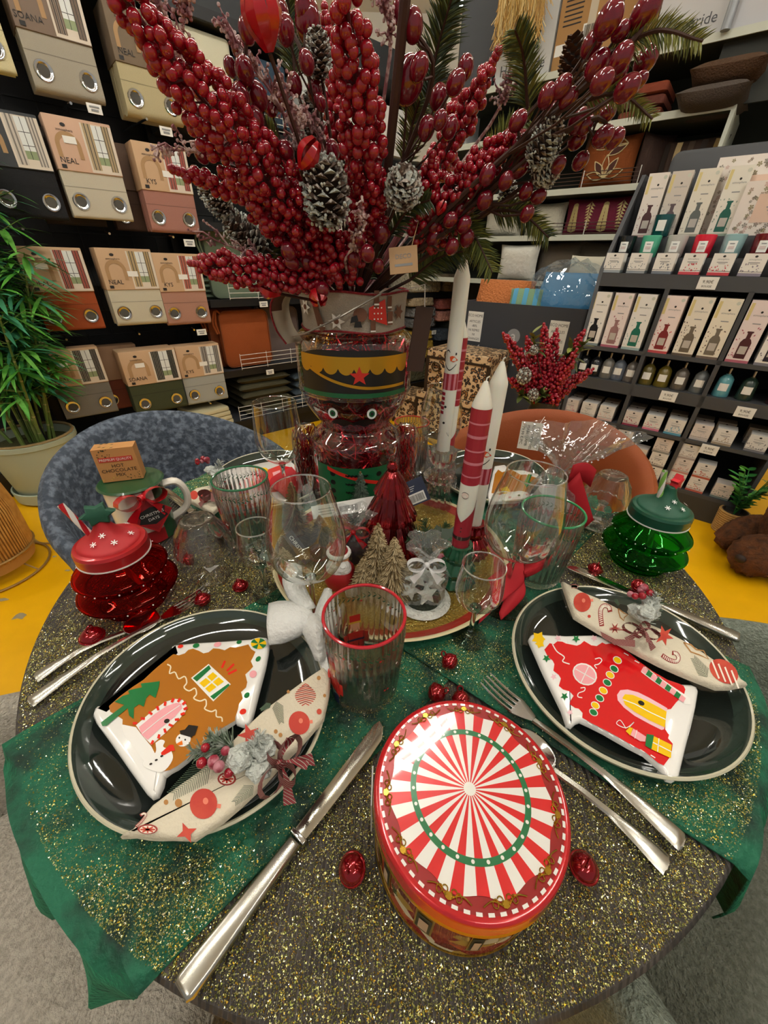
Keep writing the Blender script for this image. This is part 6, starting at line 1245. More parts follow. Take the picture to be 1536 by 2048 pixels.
brush_tree('tallest beige bottle-brush tree of the trio behind the red-rimmed tumbler', (-.008, .452, TT), .125, .034, SIS); brush_tree('middle beige bottle-brush tree, front one of the trio', (.016, .437, TT), .112, .036, SIS, 2400); brush_tree('smallest beige bottle-brush tree beside the Santa figure', (-.028, .444, TT), .07, .024, SIS, 1500)
brush_tree('brown bottle-brush tree seen through the large wine glass', (-.150, .54, TT), .14, .036, SISD, 2200); brush_tree('smaller brown bottle-brush tree behind the large wine glass', (-.105, .522, TT), .09, .032, SISD, 1500); brush_tree('pale brown bottle-brush tree at the tray edge', (-.165, .49, TT-.002), .05, .024, SIS, 1000); brush_tree('frosted green bottle-brush tree in front of the tinsel jar', (-.045, .632, TT), .115, .028, SISG, 1600)
# santa figurine
sf = thing('santa_figurine', 'small ceramic Santa figure with white beard on the tray', 'figurine', (-.068, .462, TT))
FW = mat('figure_white', '#ecebe6', .5, bump=(140, .6)); FR = mat('figure_red', '#9c1c20', .4); FS = mat('figure_skin', '#e0a070', .5)
b = MB(); b.lathe([(0, 0), (.022, 0), (.026, .012), (.024, .03), (.016, .04), (0, .042)], FR, 24); b.build('coat', sf)
b = MB(); b.ball((0, 0, .052), (.0155, .014, .016), FS, 16, 10); b.ball((0, -.0145, .051), (.004, .004, .0035), FS, 8, 6); b.build('head', sf)
b = MB(); b.ball((0, -.008, .038), (.020, .013, .018), FW, 18, 12); b.ball((-.006, -.0155, .0465), (.0065, .004, .0035), FW, 10, 6); b.ball((.006, -.0155, .0465), (.0065, .004, .0035), FW, 10, 6); b.build('beard', sf)
b = MB(); b.lathe([(.016, .062), (.013, .07), (.008, .08), (.002, .088), (0, .089)], FR, 18); b.tube([(.0155*cos(a/18*2*pi), .0155*sin(a/18*2*pi), .0625) for a in range(18)], .0038, FW, 8, closed=True); b.build('hat', sf)
for s in (-1, 1): b = MB(); b.ball((s*.0055, -.0135, .0555), .0014, INK, 6, 4); b.build('eye', sf)
# white nativity gift in cellophane
CELL = thin('cellophane', '#f4f6f6', .05, .6, wrinkle=26, haze=.04)
nb = thing('gift_bag', 'small clear cellophane bag with white star pieces tied by a white ribbon', 'gift bag', (.062, .428, TT))
b = MB(); b.ball((0, 0, .035), (.036, .03, .044), CELL, 24, 14, f=lambda a, p: 1+.1*sin(4*a+p*3)+.05*sin(11*a-5*p)); b.lathe([(.006, .078), (.012, .09), (.028, .112), (.026, .114), (.01, .095)], CELL, 24, rf=lambda a, k: 1+.25*sin(5*a+k)); b.build('bag', nb)
b = MB(); WR = mat('white_ribbon', '#f0efee', .5); bow(b, None, T(0, -.012, .080) @ RX(radians(70)), .9, WR, .008); b.build('white_bow', nb)
WP = mat('white_wax', '#dfe3da', .6, bump=(200, .5))
st = [((.017 if i % 2 == 0 else .008)*cos(pi/2+pi*i/5), (.017 if i % 2 == 0 else .008)*sin(pi/2+pi*i/5)) for i in range(10)]
rr = random.Random(9)
for k, (x, y, z) in enumerate(((-.012, -.008, .05), (.014, -.006, .052), (.004, -.018, .03), (-.02, -.008, .028), (.018, .004, .03), (0, .008, .045))): b = MB(); b.prism(st, -.003, .003, WP, T(x, y, z) @ RZ(rr.uniform(-.6, .6)) @ RX(radians(90)+rr.uniform(-.5, .5)) @ RZ(rr.random()*2), bevel=.001); b.build('star_piece', nb)
b = MB(); b.lathe([(0, 0), (.028, 0), (.03, .004), (.022, .02), (0, .024)], mat('dark_moss', '#2c3428', .9, bump=(120, 1)), 20); b.lathe([(0, .0), (.042, .0005), (.044, .003), (.036, .008), (.028, .006)], mat('fake_snow', '#dfe0da', .8, bump=(120, 1)), 28); b.build('moss_base', nb)
# candle holders and candles
CUTG = mat('holder_green', '#1c5a3e', .1, .2, coat=1); CUTR = mat('holder_red_mercury', '#8f0a1c', .12, .85, coat=.6)
def holder(label, c, m, h, prof, n=48, rf=None):
    b = MB(); b.lathe([(r, z*h) for r, z in prof], m, n, rf=rf); return one('candle_holder', b, label, 'candle holder', 'candle holders on the table', loc=c)
rib = lambda a, k: 1+.04*cos(16*a)
HB = [(0, 0), (.031, 0), (.033, .06), (.03, .14), (.024, .22), (.028, .3), (.0295, .4), (.024, .5), (.019, .58), (.022, .68), (.024, .8), (.020, .9), (.0195, 1), (.0142, 1), (.0138, .8), (0, .8)]
holder('tall twisted clear crystal candle holder under the tall snowman candle', (.113, .705, TZ+.001), CRYS, .145, [(0, 0), (.036, 0), (.038, .04), (.033, .12), (.024, .3), (.019, .5), (.028, .54), (.033, .6), (.028, .66), (.014, .7), (.012, .74), (.02, .8), (.026, .9), (.0275, 1), (.0142, 1), (.0138, .86), (0, .86)], 48, lambda a, k: 1+.07*cos(12*a+k*.4))
holder('ribbed green glass candle holder under the Santa candle', (.119, .476, TT), CUTG, .075, HB, 64, rib)
holder('ribbed red mercury candle holder under the short snowman candle', (.156, .552, TT-.002), CUTR, .066, HB, 64, rib)
WAXW = mat('wax_white', '#ecebdd', .38, sss=.25, coat=.15); WAXR = mat('wax_red', '#9c1f30', .4, coat=.15); WAXS = mat('wax_stripe', '#c97a86', .4)
def candle(label, c, h, kind, face):
    """face: direction (angle) the printed figure looks"""
    t = thing('taper_candle', label, 'candle', c, 0, 'printed taper candles'); R = .0128; b = MB()
    b.lathe([(0, 0), (R*.93, 0), (R, .004), (R, h-.03), (R*.95, h-.026), (R*.45, h-.008), (R*.2, h), (0, h+.0005)], WAXW, 28); b.build('wax', t)
    b = MB(); b.tube([(0, 0, h-.001), (.0005, 0, h+.004), (.003, -.001, h+.006)], .0009, WAXW, 6); b.build('wick', t); b = MB()
    def band(z0, z1, m, a0=0, a1=2*pi, e=.0003, n=28): 
        pts = [((R+e)*cos(face+a0+(a1-a0)*i/n), (R+e)*sin(face+a0+(a1-a0)*i/n), z) for z in (z0, z1) for i in range(n+1)]; b.add(pts, [(i, i+1, n+2+i, n+1+i) for i in range(n)], m)
    def blob(a, z, pts, m, e=.0006): b.poly([((R+e)*cos(face+a+u/R), (R+e)*sin(face+a+u/R), z+w) for u, w in pts], m)
    def pen(q, w=.0006, e=.0007):
        A = [((R+e)*cos(face+u/R), (R+e)*sin(face+u/R), z+w) for u, z in q]; C = [((R+e)*cos(face+u/R), (R+e)*sin(face+u/R), z-w) for u, z in q]; b.strip(C, A, INK)
    disc = lambda r, sx=1: [(r*sx*cos(i*pi/6), r*sin(i*pi/6)) for i in range(12)]
    if kind == 'snow':
        zf = h*.56 if h > .3 else h*.52
        for k in range(18): a = k/18*2*pi; band(zf-.052, zf-.024, WAXR if k % 2 else WAXS, a, a+pi/9, .0004, 3)
        for k in range(5): band(zf-.062-.0085*k, zf-.0565-.0085*k, WAXR, -.95, -.25, .0005, 6)
        blob(.28, zf, [(-.0055, .004), (-.002, .0058), (.002, .005), (.0085, -.001), (.001, -.0042), (-.004, -.0025)], mat('carrot', '#e2561c', .4), .001)
        pen([(u, zf-.0075-.0105*(1-abs((u+.0005)/.0105)**1.4)) for u in np.linspace(-.011, .010, 14)], .0009); pen([(u, zf+.0105+.0035*(1-((u+.006)/.0038)**2)) for u in np.linspace(-.0098, -.0022, 8)], .0009)
        blob(.62, zf+.009, disc(.0022, .6), INK)
        for z in (.082, .112): blob(-.05, zf-z, disc(.0023), INK)
        for sg in (-1, 1):
            for d in (-.003, 0, .003): pen([(sg*.011, zf-.138), (sg*.011+d-.002*sg, zf-.130)], .0005)
    else:
        zt = h-.031; zh = h*.47
        band(zh, zt, WAXR)
        k = 0; z = zh+.012
        while z < zt-.006: band(z, z+.0022+(k % 2)*.0018, WAXS, 0, 2*pi, .0006); z += .0185; k += 1
        blob(0, zh-.016, disc(.005, 1.05), mat('nose_pale', '#e8d6c8', .5), .0006); pen([(.005*cos(q), zh-.016+.005*sin(q)) for q in np.linspace(0, 2*pi, 14)], .0004, .001)
        # red coat below a pointed beard
        n = 28; top = lambda a: .125-.055*max(0, cos(a))**2.2 if True else 0
        pts = [((R+.0004)*cos(face-pi+2*pi*i/n), (R+.0004)*sin(face-pi+2*pi*i/n), z_) for z_ in (0, 1) for i in range(n+1)]
        pts = [(x, y, (.001 if j <= n else .060+.05*abs(((j-n-1)/n*2-1)))) for j, (x, y, z_) in enumerate(pts)]; b.add(pts, [(i, i+1, n+2+i, n+1+i) for i in range(n)], WAXR)
        band(.028, .034, mat('belt_dark', '#2a1c1c', .5), 0, 2*pi, .0007); blob(.1, .031, [(-.0035, -.0035), (.0035, -.0035), (.0035, .0035), (-.0035, .0035)], mat('buckle', '#6b5a50', .4), .001)
        for z in (.044, .050): blob(.12, z, disc(.0011), INK)
    b.build('printed_figure', t); return t
fc = lambda p: atan2(-p[1], -p[0])-.28
candle('tall white snowman taper candle in the crystal holder', (.113, .705, TZ+.128), .335, 'snow', fc((.113, .705))); candle('red and white Santa taper candle in the green holder', (.119, .476, TT+.0615), .258, 'santa', fc((.119, .476)))
candle('shorter white snowman taper candle in the red holder', (.156, .552, TT+.0525), .275, 'snow', fc((.156, .552)))
candle('second Santa taper candle hidden behind the tall snowman candle', (.137, .79, TZ+.068), .30, 'santa', fc((.15, .79))); holder('ribbed clear candle holder hidden behind the tall crystal one', (.137, .79, TZ+.001), CRYS, .082, HB, 48, rib)
# greenery beside the candles
gs = thing('holly_sprig', 'fir and holly sprig with frosted red berries lying behind the green candle holder', 'sprig', (.085, .53, TT+.02)); rr = random.Random(2)
b = MB()
for a in (2.6, 1.9, .9, -.4, 3.4): tuft(b, (0, 0, .01), (.045*cos(a), .045*sin(a), .03), 130, .02, NEEDD, .0007, rr=rr)
b.build('fir_needles', gs); HOL = mat('holly_leaf', '#1f3a24', .3, coat=.3)
for (x, y, z, a) in ((.03, -.01, .04, .5), (.02, .015, .02, -.4), (-.01, -.02, .005, -1.4)):
    b = MB(); o = [((.028 if i % 2 == 0 else .019)*cos(2*pi*i/12)*1.2, (.017 if i % 2 == 0 else .010)*sin(2*pi*i/12)) for i in range(12)]; b.prism(o, -.0005, .0006, HOL, T(x, y, z) @ RZ(a) @ RX(.7)); b.build('holly_leaf', gs)
for p in ((.03, -.022, .028), (.028, -.035, .008), (.012, -.038, .012), (.035, -.028, .012), (.055, .0, .03)): b = MB(); b.ball(p, .0075, FBERRY, 12, 8); b.build('berry', gs)
# product labels
tg = MB(); M = face_frame(W(690, 1015, TZ+.075), (-.1, -.9, .5)) @ RZ(radians(14)); tg.box((0, 0, 0), (.125, .024, .0008), PAPER, M); r = random.Random(8)
for k in range(26): tg.box((-.01+.0013*k, -.002, .0006), (r.uniform(.0003, .0009), .011, .0003), INK, M)
for k in range(3): tg.box((-.035, .004-.005*k, .0006), (.03, .0012, .0003), GREYINK, M)
one('barcode_label', tg, 'long white barcode label sticking out behind the red glass tree', 'label')
tg = MB(); M = face_frame(W(828, 985, TZ+.07), (0, -.9, .45)) @ RZ(radians(24)); tg.box((0, 0, 0), (.052, .05, .0008), mat('tag_navy', '#1f2a44', .5), M); tg.box((.0, -.012, .0006), (.038, .02, .0004), PAPER, M)
for k in range(20): tg.box((-.015+.0016*k, -.012, .0009), (r.uniform(.0004, .001), .014, .0003), INK, M)
for k in range(3): tg.box((-.008, .012-.004*k, .0006), (.026-.005*k, .001, .0003), PAPER, M)
one('hang_tag', tg, 'navy hang tag with barcode between the red glass tree and the crystal holder', 'tag')
tg = MB(); M = face_frame(W(597, 1095, TZ+.05), (.2, -.8, .5)) @ RZ(radians(-60)); tg.box((0, 0, 0), (.06, .018, .0008), mat('tag_grey_dark', '#3a3436', .5), M); tg.text('CHRISTMAS', .009, PAPER, M @ T(0, 0, .0006)); one('gift_tag', tg, 'dark Christmas tag behind the bowl of the large wine glass', 'tag')
# clear bow-tied bag behind the Santa figure
b = MB(); b.ball((0, 0, .03), (.03, .024, .034), CELL, 20, 12, f=lambda a, p: 1+.12*sin(5*a+2*p)); b.lathe([(.005, .06), (.014, .075), (.032, .095), (.012, .078)], CELL, 20, rf=lambda a, k: 1+.3*sin(5*a+k)); o = thing('gift_bag', 'clear cellophane bag with red satin bow behind the Santa figure', 'gift bag', (-.05, .525, TT)); b.build('bag', o); b = MB(); bow(b, None, T(0, -.01, .062) @ RX(radians(70)), .9, RR, .008); b.build('red_bow', o); b = MB(); b.lathe([(0, .002), (.02, .002), (.022, .03), (.015, .045), (0, .047)], mat('treat_dark', '#2a2024', .5), 16); b.build('treat', o)
# large cellophane bag with red velvet ribbon at the orange chair
cbg = thing('gift_bag', 'large star-printed cellophane bag tied with a wide red ribbon', 'gift bag', (.335, .665, TZ+.010))
CB_ = thin('cellophane_printed', '#f2f3f4', .06, .6, wrinkle=16, haze=.05)
b = MB(); b.ball((0, 0, .055), (.052, .042, .06), CB_, 26, 16, f=lambda a, p: 1+.1*sin(4*a+2*p)+.06*sin(9*a-4*p)); n = 30
prof = [(.008, .112), (.012, .122), (.04, .145), (.075, .165), (.10, .19)]; b.lathe(prof, CB_, 48, M=T(.0, .0, 0) @ Matrix(((1, 0, .35, -.04), (0, .6, .15, -.017), (0, 0, 1, 0), (0, 0, 0, 1))), rf=lambda a, k: 1+.22*sin(5*a+.6*k)+.1*sin(13*a))
b.build('bag', cbg)
b = MB(); SW = mat('star_print', '#eef0f2', .6); r = random.Random(12)
for k in range(46):
    a = r.uniform(-pi, 0) if k % 3 else r.uniform(0, pi); q = r.uniform(.35, 1); rad = (.02+.085*q)*(1+.22*sin(5*a+.6*3)); z = .125+.06*q; c = Vector((rad*cos(a)+.35*z-.04, .6*rad*sin(a)+.15*z-.017, z-.001)); s_ = r.uniform(.0014, .0036); nn = (-c).normalized(); Mf = face_frame(c, (-.3, -.8, .5))
    if k % 2: b.poly([((s_ if i % 2 == 0 else s_*.3)*cos(i*pi/4), (s_ if i % 2 == 0 else s_*.3)*sin(i*pi/4), 0) for i in range(8)], SW, Mf)
    else: b.poly([(s_*.5*cos(i*pi/4), s_*.5*sin(i*pi/4), 0) for i in range(8)], SW, Mf)
b.build('printed_stars', cbg)
b = MB(); b.lathe([(0, .002), (.036, .002), (.038, .05), (.03, .07), (0, .075)], mat('treat_white', '#d9d4cf', .6), 20); b.tube([(.034*cos(a/16*2*pi), .034*sin(a/16*2*pi), .04) for a in range(16)], .008, mat('treat_red', '#a62433', .5), 8, closed=True); b.build('treat', cbg)
b = MB()
def sheet(rows, m, th=.0016):
    n = len(rows[0]); vs = [tuple(p) for r_ in rows for p in r_]; fs = [(i*n+j, (i+1)*n+j, (i+1)*n+j+1, i*n+j+1) for i in range(len(rows)-1) for j in range(n-1)]; b.add(vs, fs, m)
sheet([[(.005+.045*t, -.028, .115+.026*s_-.01*t+.01*sin(t*3)) for t in np.linspace(0, 1, 8)] for s_ in (-.4, .4, 1)], RRV)
sheet([[(.008+.05*t+.012*s_, -.03-.012*t, .108-.095*t+.02*s_) for t in np.linspace(0, 1, 8)] for s_ in (-.6, .2, 1)], RRV)
b.ball((.006, -.022, .113), (.008, .006, .008), mat('twist_brown', '#5a3418', .6), 10, 8)
o = b.build('red_ribbon', cbg); so = o.modifiers.new('thickness', 'SOLIDIFY'); so.thickness = .0018
# fabric bows tied at the tray edge
def cloth_bow(label, name, loops, m, th, c):
    t = thing(name, label, 'bow', c); c = Vector(c)
    for nm, rows in loops:
        b2 = MB(); q = [[Vector(p)-c for p in r_] for r_ in rows]; q = [spl(r_, 12) for r_ in q]; q = [list(r_) for r_ in zip(*[spl(list(cl_), 8) for cl_ in zip(*q)])]; n = 13; vs = [tuple(p) for r_ in q for p in r_]; b2.add(vs, [(i*n+j, (i+1)*n+j, (i+1)*n+j+1, i*n+j+1) for i in range(len(q)-1) for j in range(n-1)], m); o = b2.build(nm, t)
        so = o.modifiers.new('thickness', 'SOLIDIFY'); so.thickness = th; so.offset = 0
FLE = mat('white_fleece', '#e4e4e0', .95, bump=(160, .5), sheen=.4)
V = lambda u, v, z: W(u, v, TZ+z)
cloth_bow('soft white fleece bow tied on the tray edge behind the brown house plate', 'fleece_bow', [
    ('loop', [[V(622, 1218, .052), V(600, 1206, .058), V(562, 1203, .058), V(538, 1208, .052)], [V(626, 1234, .058), V(598, 1234, .066), V(560, 1240, .064), V(534, 1246, .058)], [V(628, 1250, .050), V(604, 1262, .052), V(568, 1278, .046), V(538, 1284, .042)], [V(630, 1254, .044), V(606, 1268, .038), V(570, 1284, .032), V(542, 1288, .030)]]),
    ('loop', [[V(604, 1226, .050), V(578, 1196, .058), V(566, 1160, .066), V(576, 1130, .070)], [V(616, 1220, .058), V(592, 1192, .070), V(582, 1160, .078), V(588, 1127, .078)], [V(632, 1216, .052), V(616, 1188, .062), V(606, 1160, .070), V(602, 1132, .072)]]),
    ('loop', [[V(628, 1240, .050), V(634, 1216, .058), V(642, 1196, .064), V(650, 1178, .066)], [V(640, 1242, .058), V(646, 1220, .068), V(653, 1198, .072), V(656, 1177, .070)], [V(654, 1246, .048), V(660, 1224, .056), V(664, 1202, .062), V(662, 1180, .064)]]),
    ('knot', [[V(606, 1236, .050), V(626, 1228, .064), V(652, 1236, .054)], [V(606, 1262, .052), V(632, 1260, .074), V(656, 1262, .056)], [V(622, 1296, .040), V(638, 1298, .056), V(654, 1294, .044)], [V(632, 1320, .036), V(640, 1322, .044), V(652, 1318, .038)]]),
    ('tail', [[V(612, 1270, .042), V(628, 1300, .036), V(644, 1336, .034), V(652, 1352, .0335)], [V(632, 1268, .046), V(645, 1300, .042), V(656, 1330, .038), V(664, 1350, .035)], [V(650, 1264, .042), V(664, 1292, .036), V(674, 1322, .034), V(678, 1344, .0335)]])], FLE, .003, W(635, 1260, TZ+.02))
cloth_bow('crimson velvet bow standing between the small stemmed glass and the red house plate', 'velvet_bow', [
    ('loop', [[V(1044, 1134, .056), V(1062, 1124, .060), V(1080, 1113, .064), V(1092, 1106, .066)], [V(1048, 1146, .062), V(1066, 1136, .066), V(1086, 1122, .068), V(1097, 1112, .067)], [V(1050, 1155, .048), V(1068, 1148, .052), V(1086, 1136, .056), V(1096, 1122, .060)]]),
    ('fold', [[V(976, 1157, .052), V(998, 1141, .060), V(1024, 1122, .066), V(1042, 1114, .066)], [V(982, 1176, .046), V(1004, 1162, .056), V(1032, 1142, .064), V(1048, 1136, .064)], [V(984, 1200, .034), V(1008, 1184, .044), V(1034, 1168, .050), V(1048, 1160, .052)], [V(986, 1216, .028), V(1008, 1200, .036), V(1030, 1182, .042), V(1046, 1166, .046)]]),
    ('tail', [[V(1018, 1172, .044), V(1012, 1190, .034), V(1004, 1210, .024), V(998, 1226, .016)], [V(1034, 1164, .048), V(1032, 1190, .036), V(1016, 1214, .024), V(1000, 1234, .014)], [V(1047, 1158, .048), V(1050, 1188, .034), V(1028, 1216, .020), V(1002, 1240, .011)]]),
    ('tail', [[V(984, 1208, .030), V(972, 1222, .020), V(964, 1232, .014), V(959, 1238, .0115)], [V(990, 1212, .028), V(980, 1226, .018), V(968, 1238, .012), V(957, 1248, .0105)]])], RRV, .0016, W(1030, 1190, TZ+.011))
cloth_bow('red cloth bow behind the far wine glass beside the tinsel jar', 'velvet_bow', [('loop', [[V(535, 960, .02), V(545, 975, .05), V(560, 985, .05), V(575, 1000, .03)], [V(545, 950, .02), V(562, 960, .06), V(578, 975, .05), V(590, 990, .03)], [V(580, 930, .02), V(592, 945, .05), V(600, 960, .04), V(605, 985, .02)]])], RRV, .003, W(570, 975, TZ+.011))
# ================================================================== nutcracker jar filled with red tinsel
NX, NY = -.060, .735
nj = thing('nutcracker_jar', 'clear soldier-shaped glass jar stuffed with red tinsel, holding the berry bouquet', 'jar', (NX, NY, TZ+.0085), radians(4)); nj.scale = (1.04, 1.04, .945)
JG = thin('jar_clear_glass', '#f3f3f1', .05, .8); TINS = [mat('tinsel_red', '#d01828', .25, .6), mat('tinsel_dark', '#7c0c18', .25, .6), mat('tinsel_bright', '#f04450', .18, .7)]; TING = mat('tinsel_gold', '#b9822a', .2, .9)
JP = [(0, .002), (.078, .002), (.086, .008), (.088, .03), (.088, .150), (.084, .166), (.072, .178), (.065, .186), (.066, .196), (.078, .215), (.092, .240), (.0975, .262), (.0985, .268), (.0985, .345), (.095, .358), (.086, .366), (.076, .370), (.073, .376), (.074, .40)]
JQ = [tuple(v)[:2] for v in spl([(x, y, 0) for x, y in JP], 70)]
b = MB(); b.lathe(JQ, JG, 72); b.tube([(.0990*cos(a/60*2*pi), .0990*sin(a/60*2*pi), .266) for a in range(60)], .0012, CLEAR, 6, closed=True); b.build('glass_body', nj)
for sx in (-1, 1): b = MB(); b.lathe([tuple(v)[:2] for v in spl([(0, .0, 0), (.022, .002, 0), (.028, .02, 0), (.028, .14, 0), (.024, .165, 0), (.012, .178, 0), (0, .180, 0)], 24)], JG, 32, M=T(sx*.098, .012, 0)); b.build('glass_arm', nj)
def jr(z):
    for (r0, z0), (r1, z1) in zip(JQ, JQ[1:]):
        if z0 <= z <= z1: return r0+(r1-r0)*(z-z0)/max(1e-6, z1-z0)
    return .07
rr = random.Random(21); b = MB()
def tinsel(b, n, pos, L=.05):
    for k in range(n):
        p = pos(); th = rr.random()*6.283; d = Vector((-p.y, p.x, 0)); d = (d.normalized() if d.length > 1e-4 else Vector((1, 0, 0)))*rr.uniform(-1, 1)+Vector((rr.uniform(-.6, .6), rr.uniform(-.6, .6), rr.uniform(-1, 1))); d.normalize(); s = d.orthogonal().normalized(); s = (Matrix.Rotation(th, 3, d) @ s)*.0011; l = L*rr.uniform(.4, 1); a = p-d*l/2; e = p+d*l/2
        lim = lambda q: Vector((q.x*min(1, (jr(max(.004, min(.36, q.z)))-.004)/max(1e-6, q.xy.length)), q.y*min(1, (jr(max(.004, min(.36, q.z)))-.004)/max(1e-6, q.xy.length)), max(.005, min(.355, q.z))))
        a, e, m_ = lim(a), lim(e), lim(p+s*4); mm = TINS[rr.choice((0, 0, 1, 1, 2))] if not (p.z > .26 and p.x < -.045) else TING
        b.add([a-s, a+s, m_+s, m_-s, e+s, e-s], [(0, 1, 2, 3), (3, 2, 4, 5)], mm)
def pos_main():
    z = rr.uniform(.008, .345) if rr.random() < .85 else rr.uniform(.01, .24); a = rr.random()*6.283; q = sqrt(rr.uniform(.45, 1)); r = (jr(z)-.005)*q; return Vector((r*cos(a), r*sin(a), z))
tinsel(b, 3600, pos_main)
tn_ = b.build('red_tinsel', nj); tn_['kind'] = 'stuff'
for sx in (-1, 1):
    b = MB()
    for k in range(420):
        z = rr.uniform(.006, .168); a = rr.random()*6.283; r = .024*sqrt(rr.random()); p = Vector((sx*.098+r*cos(a), .012+r*sin(a), z)); d = Vector((rr.uniform(-.5, .5), rr.uniform(-.5, .5), 1)).normalized()*.012; s = d.orthogonal().normalized()*.001; b.add([p-d-s, p-d+s, p+d+s, p+d-s], [(0, 1, 2, 3)], TINS[rr.choice((0, 1, 1, 2))])
    b.build('red_tinsel', nj)['kind'] = 'stuff'
# dark inner fill so that the tinsel reads as a dense mass
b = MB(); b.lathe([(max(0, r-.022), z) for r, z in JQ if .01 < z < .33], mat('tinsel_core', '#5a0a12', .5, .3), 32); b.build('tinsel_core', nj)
# printed uniform on the front of the glass
def jpatch(b, a0, a1, z0, z1, m, e=.0012, n=14, nz=1):
    pts = []; zs = np.linspace(0, 1, nz+1)
    for t in zs:
        for i in range(n+1):
            u = i/n; a = -pi/2+a0+(a1-a0)*u; lo = z0(u) if callable(z0) else z0; hi = z1(u) if callable(z1) else z1; z = lo+(hi-lo)*t; r = jr(z)+e; pts.append((r*cos(a), r*sin(a), z))
    b.add(pts, [(k*(n+1)+i, k*(n+1)+i+1, (k+1)*(n+1)+i+1, (k+1)*(n+1)+i) for k in range(nz) for i in range(n)], m)
PB = mat('print_black', '#0d0e10', .35); PGo = mat('print_gold', '#c4972a', .3, .7); PGr = mat('print_green', '#0f5a34', .4); PRd = mat('print_scarlet', '#c8281c', .4); PWh = mat('print_white_eye', '#eef0ee', .4)
b = MB(); A = .98
jpatch(b, -A, A, .275, lambda u: .347-.014*abs(2*u-1)**4, PB, .0012, 24, 4); jpatch(b, -A*1.02, A*1.02, .269, .277, PGr, .0016, 24); jpatch(b, -A*1.0, A*1.0, lambda u: .318-.010*abs(sin(u*8*pi*1.0+.0))**.6, .337, PGo, .0018, 64)
jpatch(b, -A*.92, A*.95, lambda u: .2835+.036*max(0, 1-u*1.5)**1.8, lambda u: .2885+.036*max(0, 1-u*1.5)**1.8, PGo, .0020, 30)
for i in range(1):
    o = [((.0165 if k % 2 == 0 else .0068)*cos(pi/2+pi*k/5), (.0165 if k % 2 == 0 else .0068)*sin(pi/2+pi*k/5)) for k in range(10)]; r = .0985+.0026; b.add([(0+r*cos(-pi/2+.08+x/r), r*sin(-pi/2+.08+x/r), .3065+z) for x, z in o]+[(r*cos(-pi/2+.08), r*sin(-pi/2+.08), .3065)], [(10, k, (k+1) % 10) for k in range(10)], PRd)
b.build('hat_print', nj)
b = MB()
for a in (-.40, .30):
    for rad, m, e in ((.0085, PWh, .0015), (.0052, PGr, .002), (.0026, PB, .0024)):
        z = .2385; r = jr(z)+e+.001; b.poly([(r*cos(-pi/2+a+rad*cos(q*pi/8)/r), r*sin(-pi/2+a+rad*cos(q*pi/8)/r), z+rad*1.15*sin(q*pi/8)) for q in range(16)], m)
    jpatch(b, a-.16, a+.16, lambda u: .2545+.004*sin(pi*u), lambda u: .2575+.005*sin(pi*u), PB, .0022, 8)
for sg in (-1, 1): jpatch(b, -.05 if sg > 0 else -.50, .44 if sg > 0 else -.05, lambda u: .2110+.003*sin(9*u), lambda u: .2185+.008*sin(pi*u), PB, .0025, 12)
b.build('face_print', nj)
b = MB(); jpatch(b, -.92, .98, .03, .128, PGr, .0012, 22, 3); jpatch(b, -.92, .98, .03, .042, PB, .0016, 22); jpatch(b, -.95, 1.0, .006, .028, PRd, .0014, 22)
jpatch(b, -.62, .98, lambda u: .119-.045*u, lambda u: .127-.045*u, PRd, .0018, 22)
for a in (-.5, .48):
    for z in (.112, .093, .074, .056): r = .0895; b.poly([(r*1.003*cos(-pi/2+a+.0055*cos(q*pi/6)/r), r*1.003*sin(-pi/2+a+.0055*cos(q*pi/6)/r), z+.0055*sin(q*pi/6)) for q in range(12)], PB)
for z in (.112, .093, .074, .056): jpatch(b, -.22, .24, lambda u: z-.002+.0012*sin(40*u), lambda u: z+.002+.0012*cos(40*u), PB, .0022, 24)
b.build('coat_print', nj)
# ribbon round the neck
LIN = mat('ribbon_linen', '#a59a8a', .85, bump=(500, .4)); PIP = mat('ribbon_red_edge', '#8e1a22', .8, bump=(300, .8)); GBR = mat('ginger_brown', '#6b4430', .7); NWH2 = mat('ribbon_white', '#ebe7df', .7)
b = MB(); rp_ = lambda z: .083+.05*(z-.372); b.lathe([(.084, .370), (.0835, .39), (.0865, .428), (.0855, .4285), (.082, .39), (.082, .37)], LIN, 64)
for z, r in ((.371, .0845), (.428, .087)): b.tube([((r)*cos(q/48*2*pi), (r)*sin(q/48*2*pi), z+.002*sin(q*.6)) for q in range(48)], .0018, PIP, 6, closed=True)
def rb(a, z, pts, m, e=.002): r = .0855+e; b.poly([(r*cos(-pi/2+a+u/r), r*sin(-pi/2+a+u/r), z+w) for u, w in pts], m)
dsk = lambda r, sx=1, n=12: [(r*sx*cos(2*pi*i/n), r*sin(2*pi*i/n)) for i in range(n)]
rb(.42, .400, [(-.014, .008), (.012, .020), (.017, -.018), (-.014, -.008)], PRd, .003); rb(.12, .398, dsk(.0105), GBR, .0028); rb(.02, .392, [(-.006, -.006), (.006, -.002), (.004, .006), (-.004, .003)], PB, .0034); rb(.08, .384, [(-.006, -.004), (.006, -.004), (.004, .005), (-.004, .005)], PB, .0034)
for (a, z, w, h, q) in ((.40, .42, .004, .012, .2), (.66, .414, .004, .01, -.5), (.68, .392, .005, .010, .5), (.34, .380, .004, .010, .1)): rb(a, z, [(-w, -h), (w, -h), (w, h), (-w, h)], GBR, .0026); rb(a, z-h*.6, [(-w, -.0012), (w, -.0012), (w, .0012), (-w, .0012)], NWH2, .003)
for k in range(9): rb(.42+.02*(k % 3-1)*3.2, .392+.008*(k//3), dsk(.0012), NWH2, .0036)
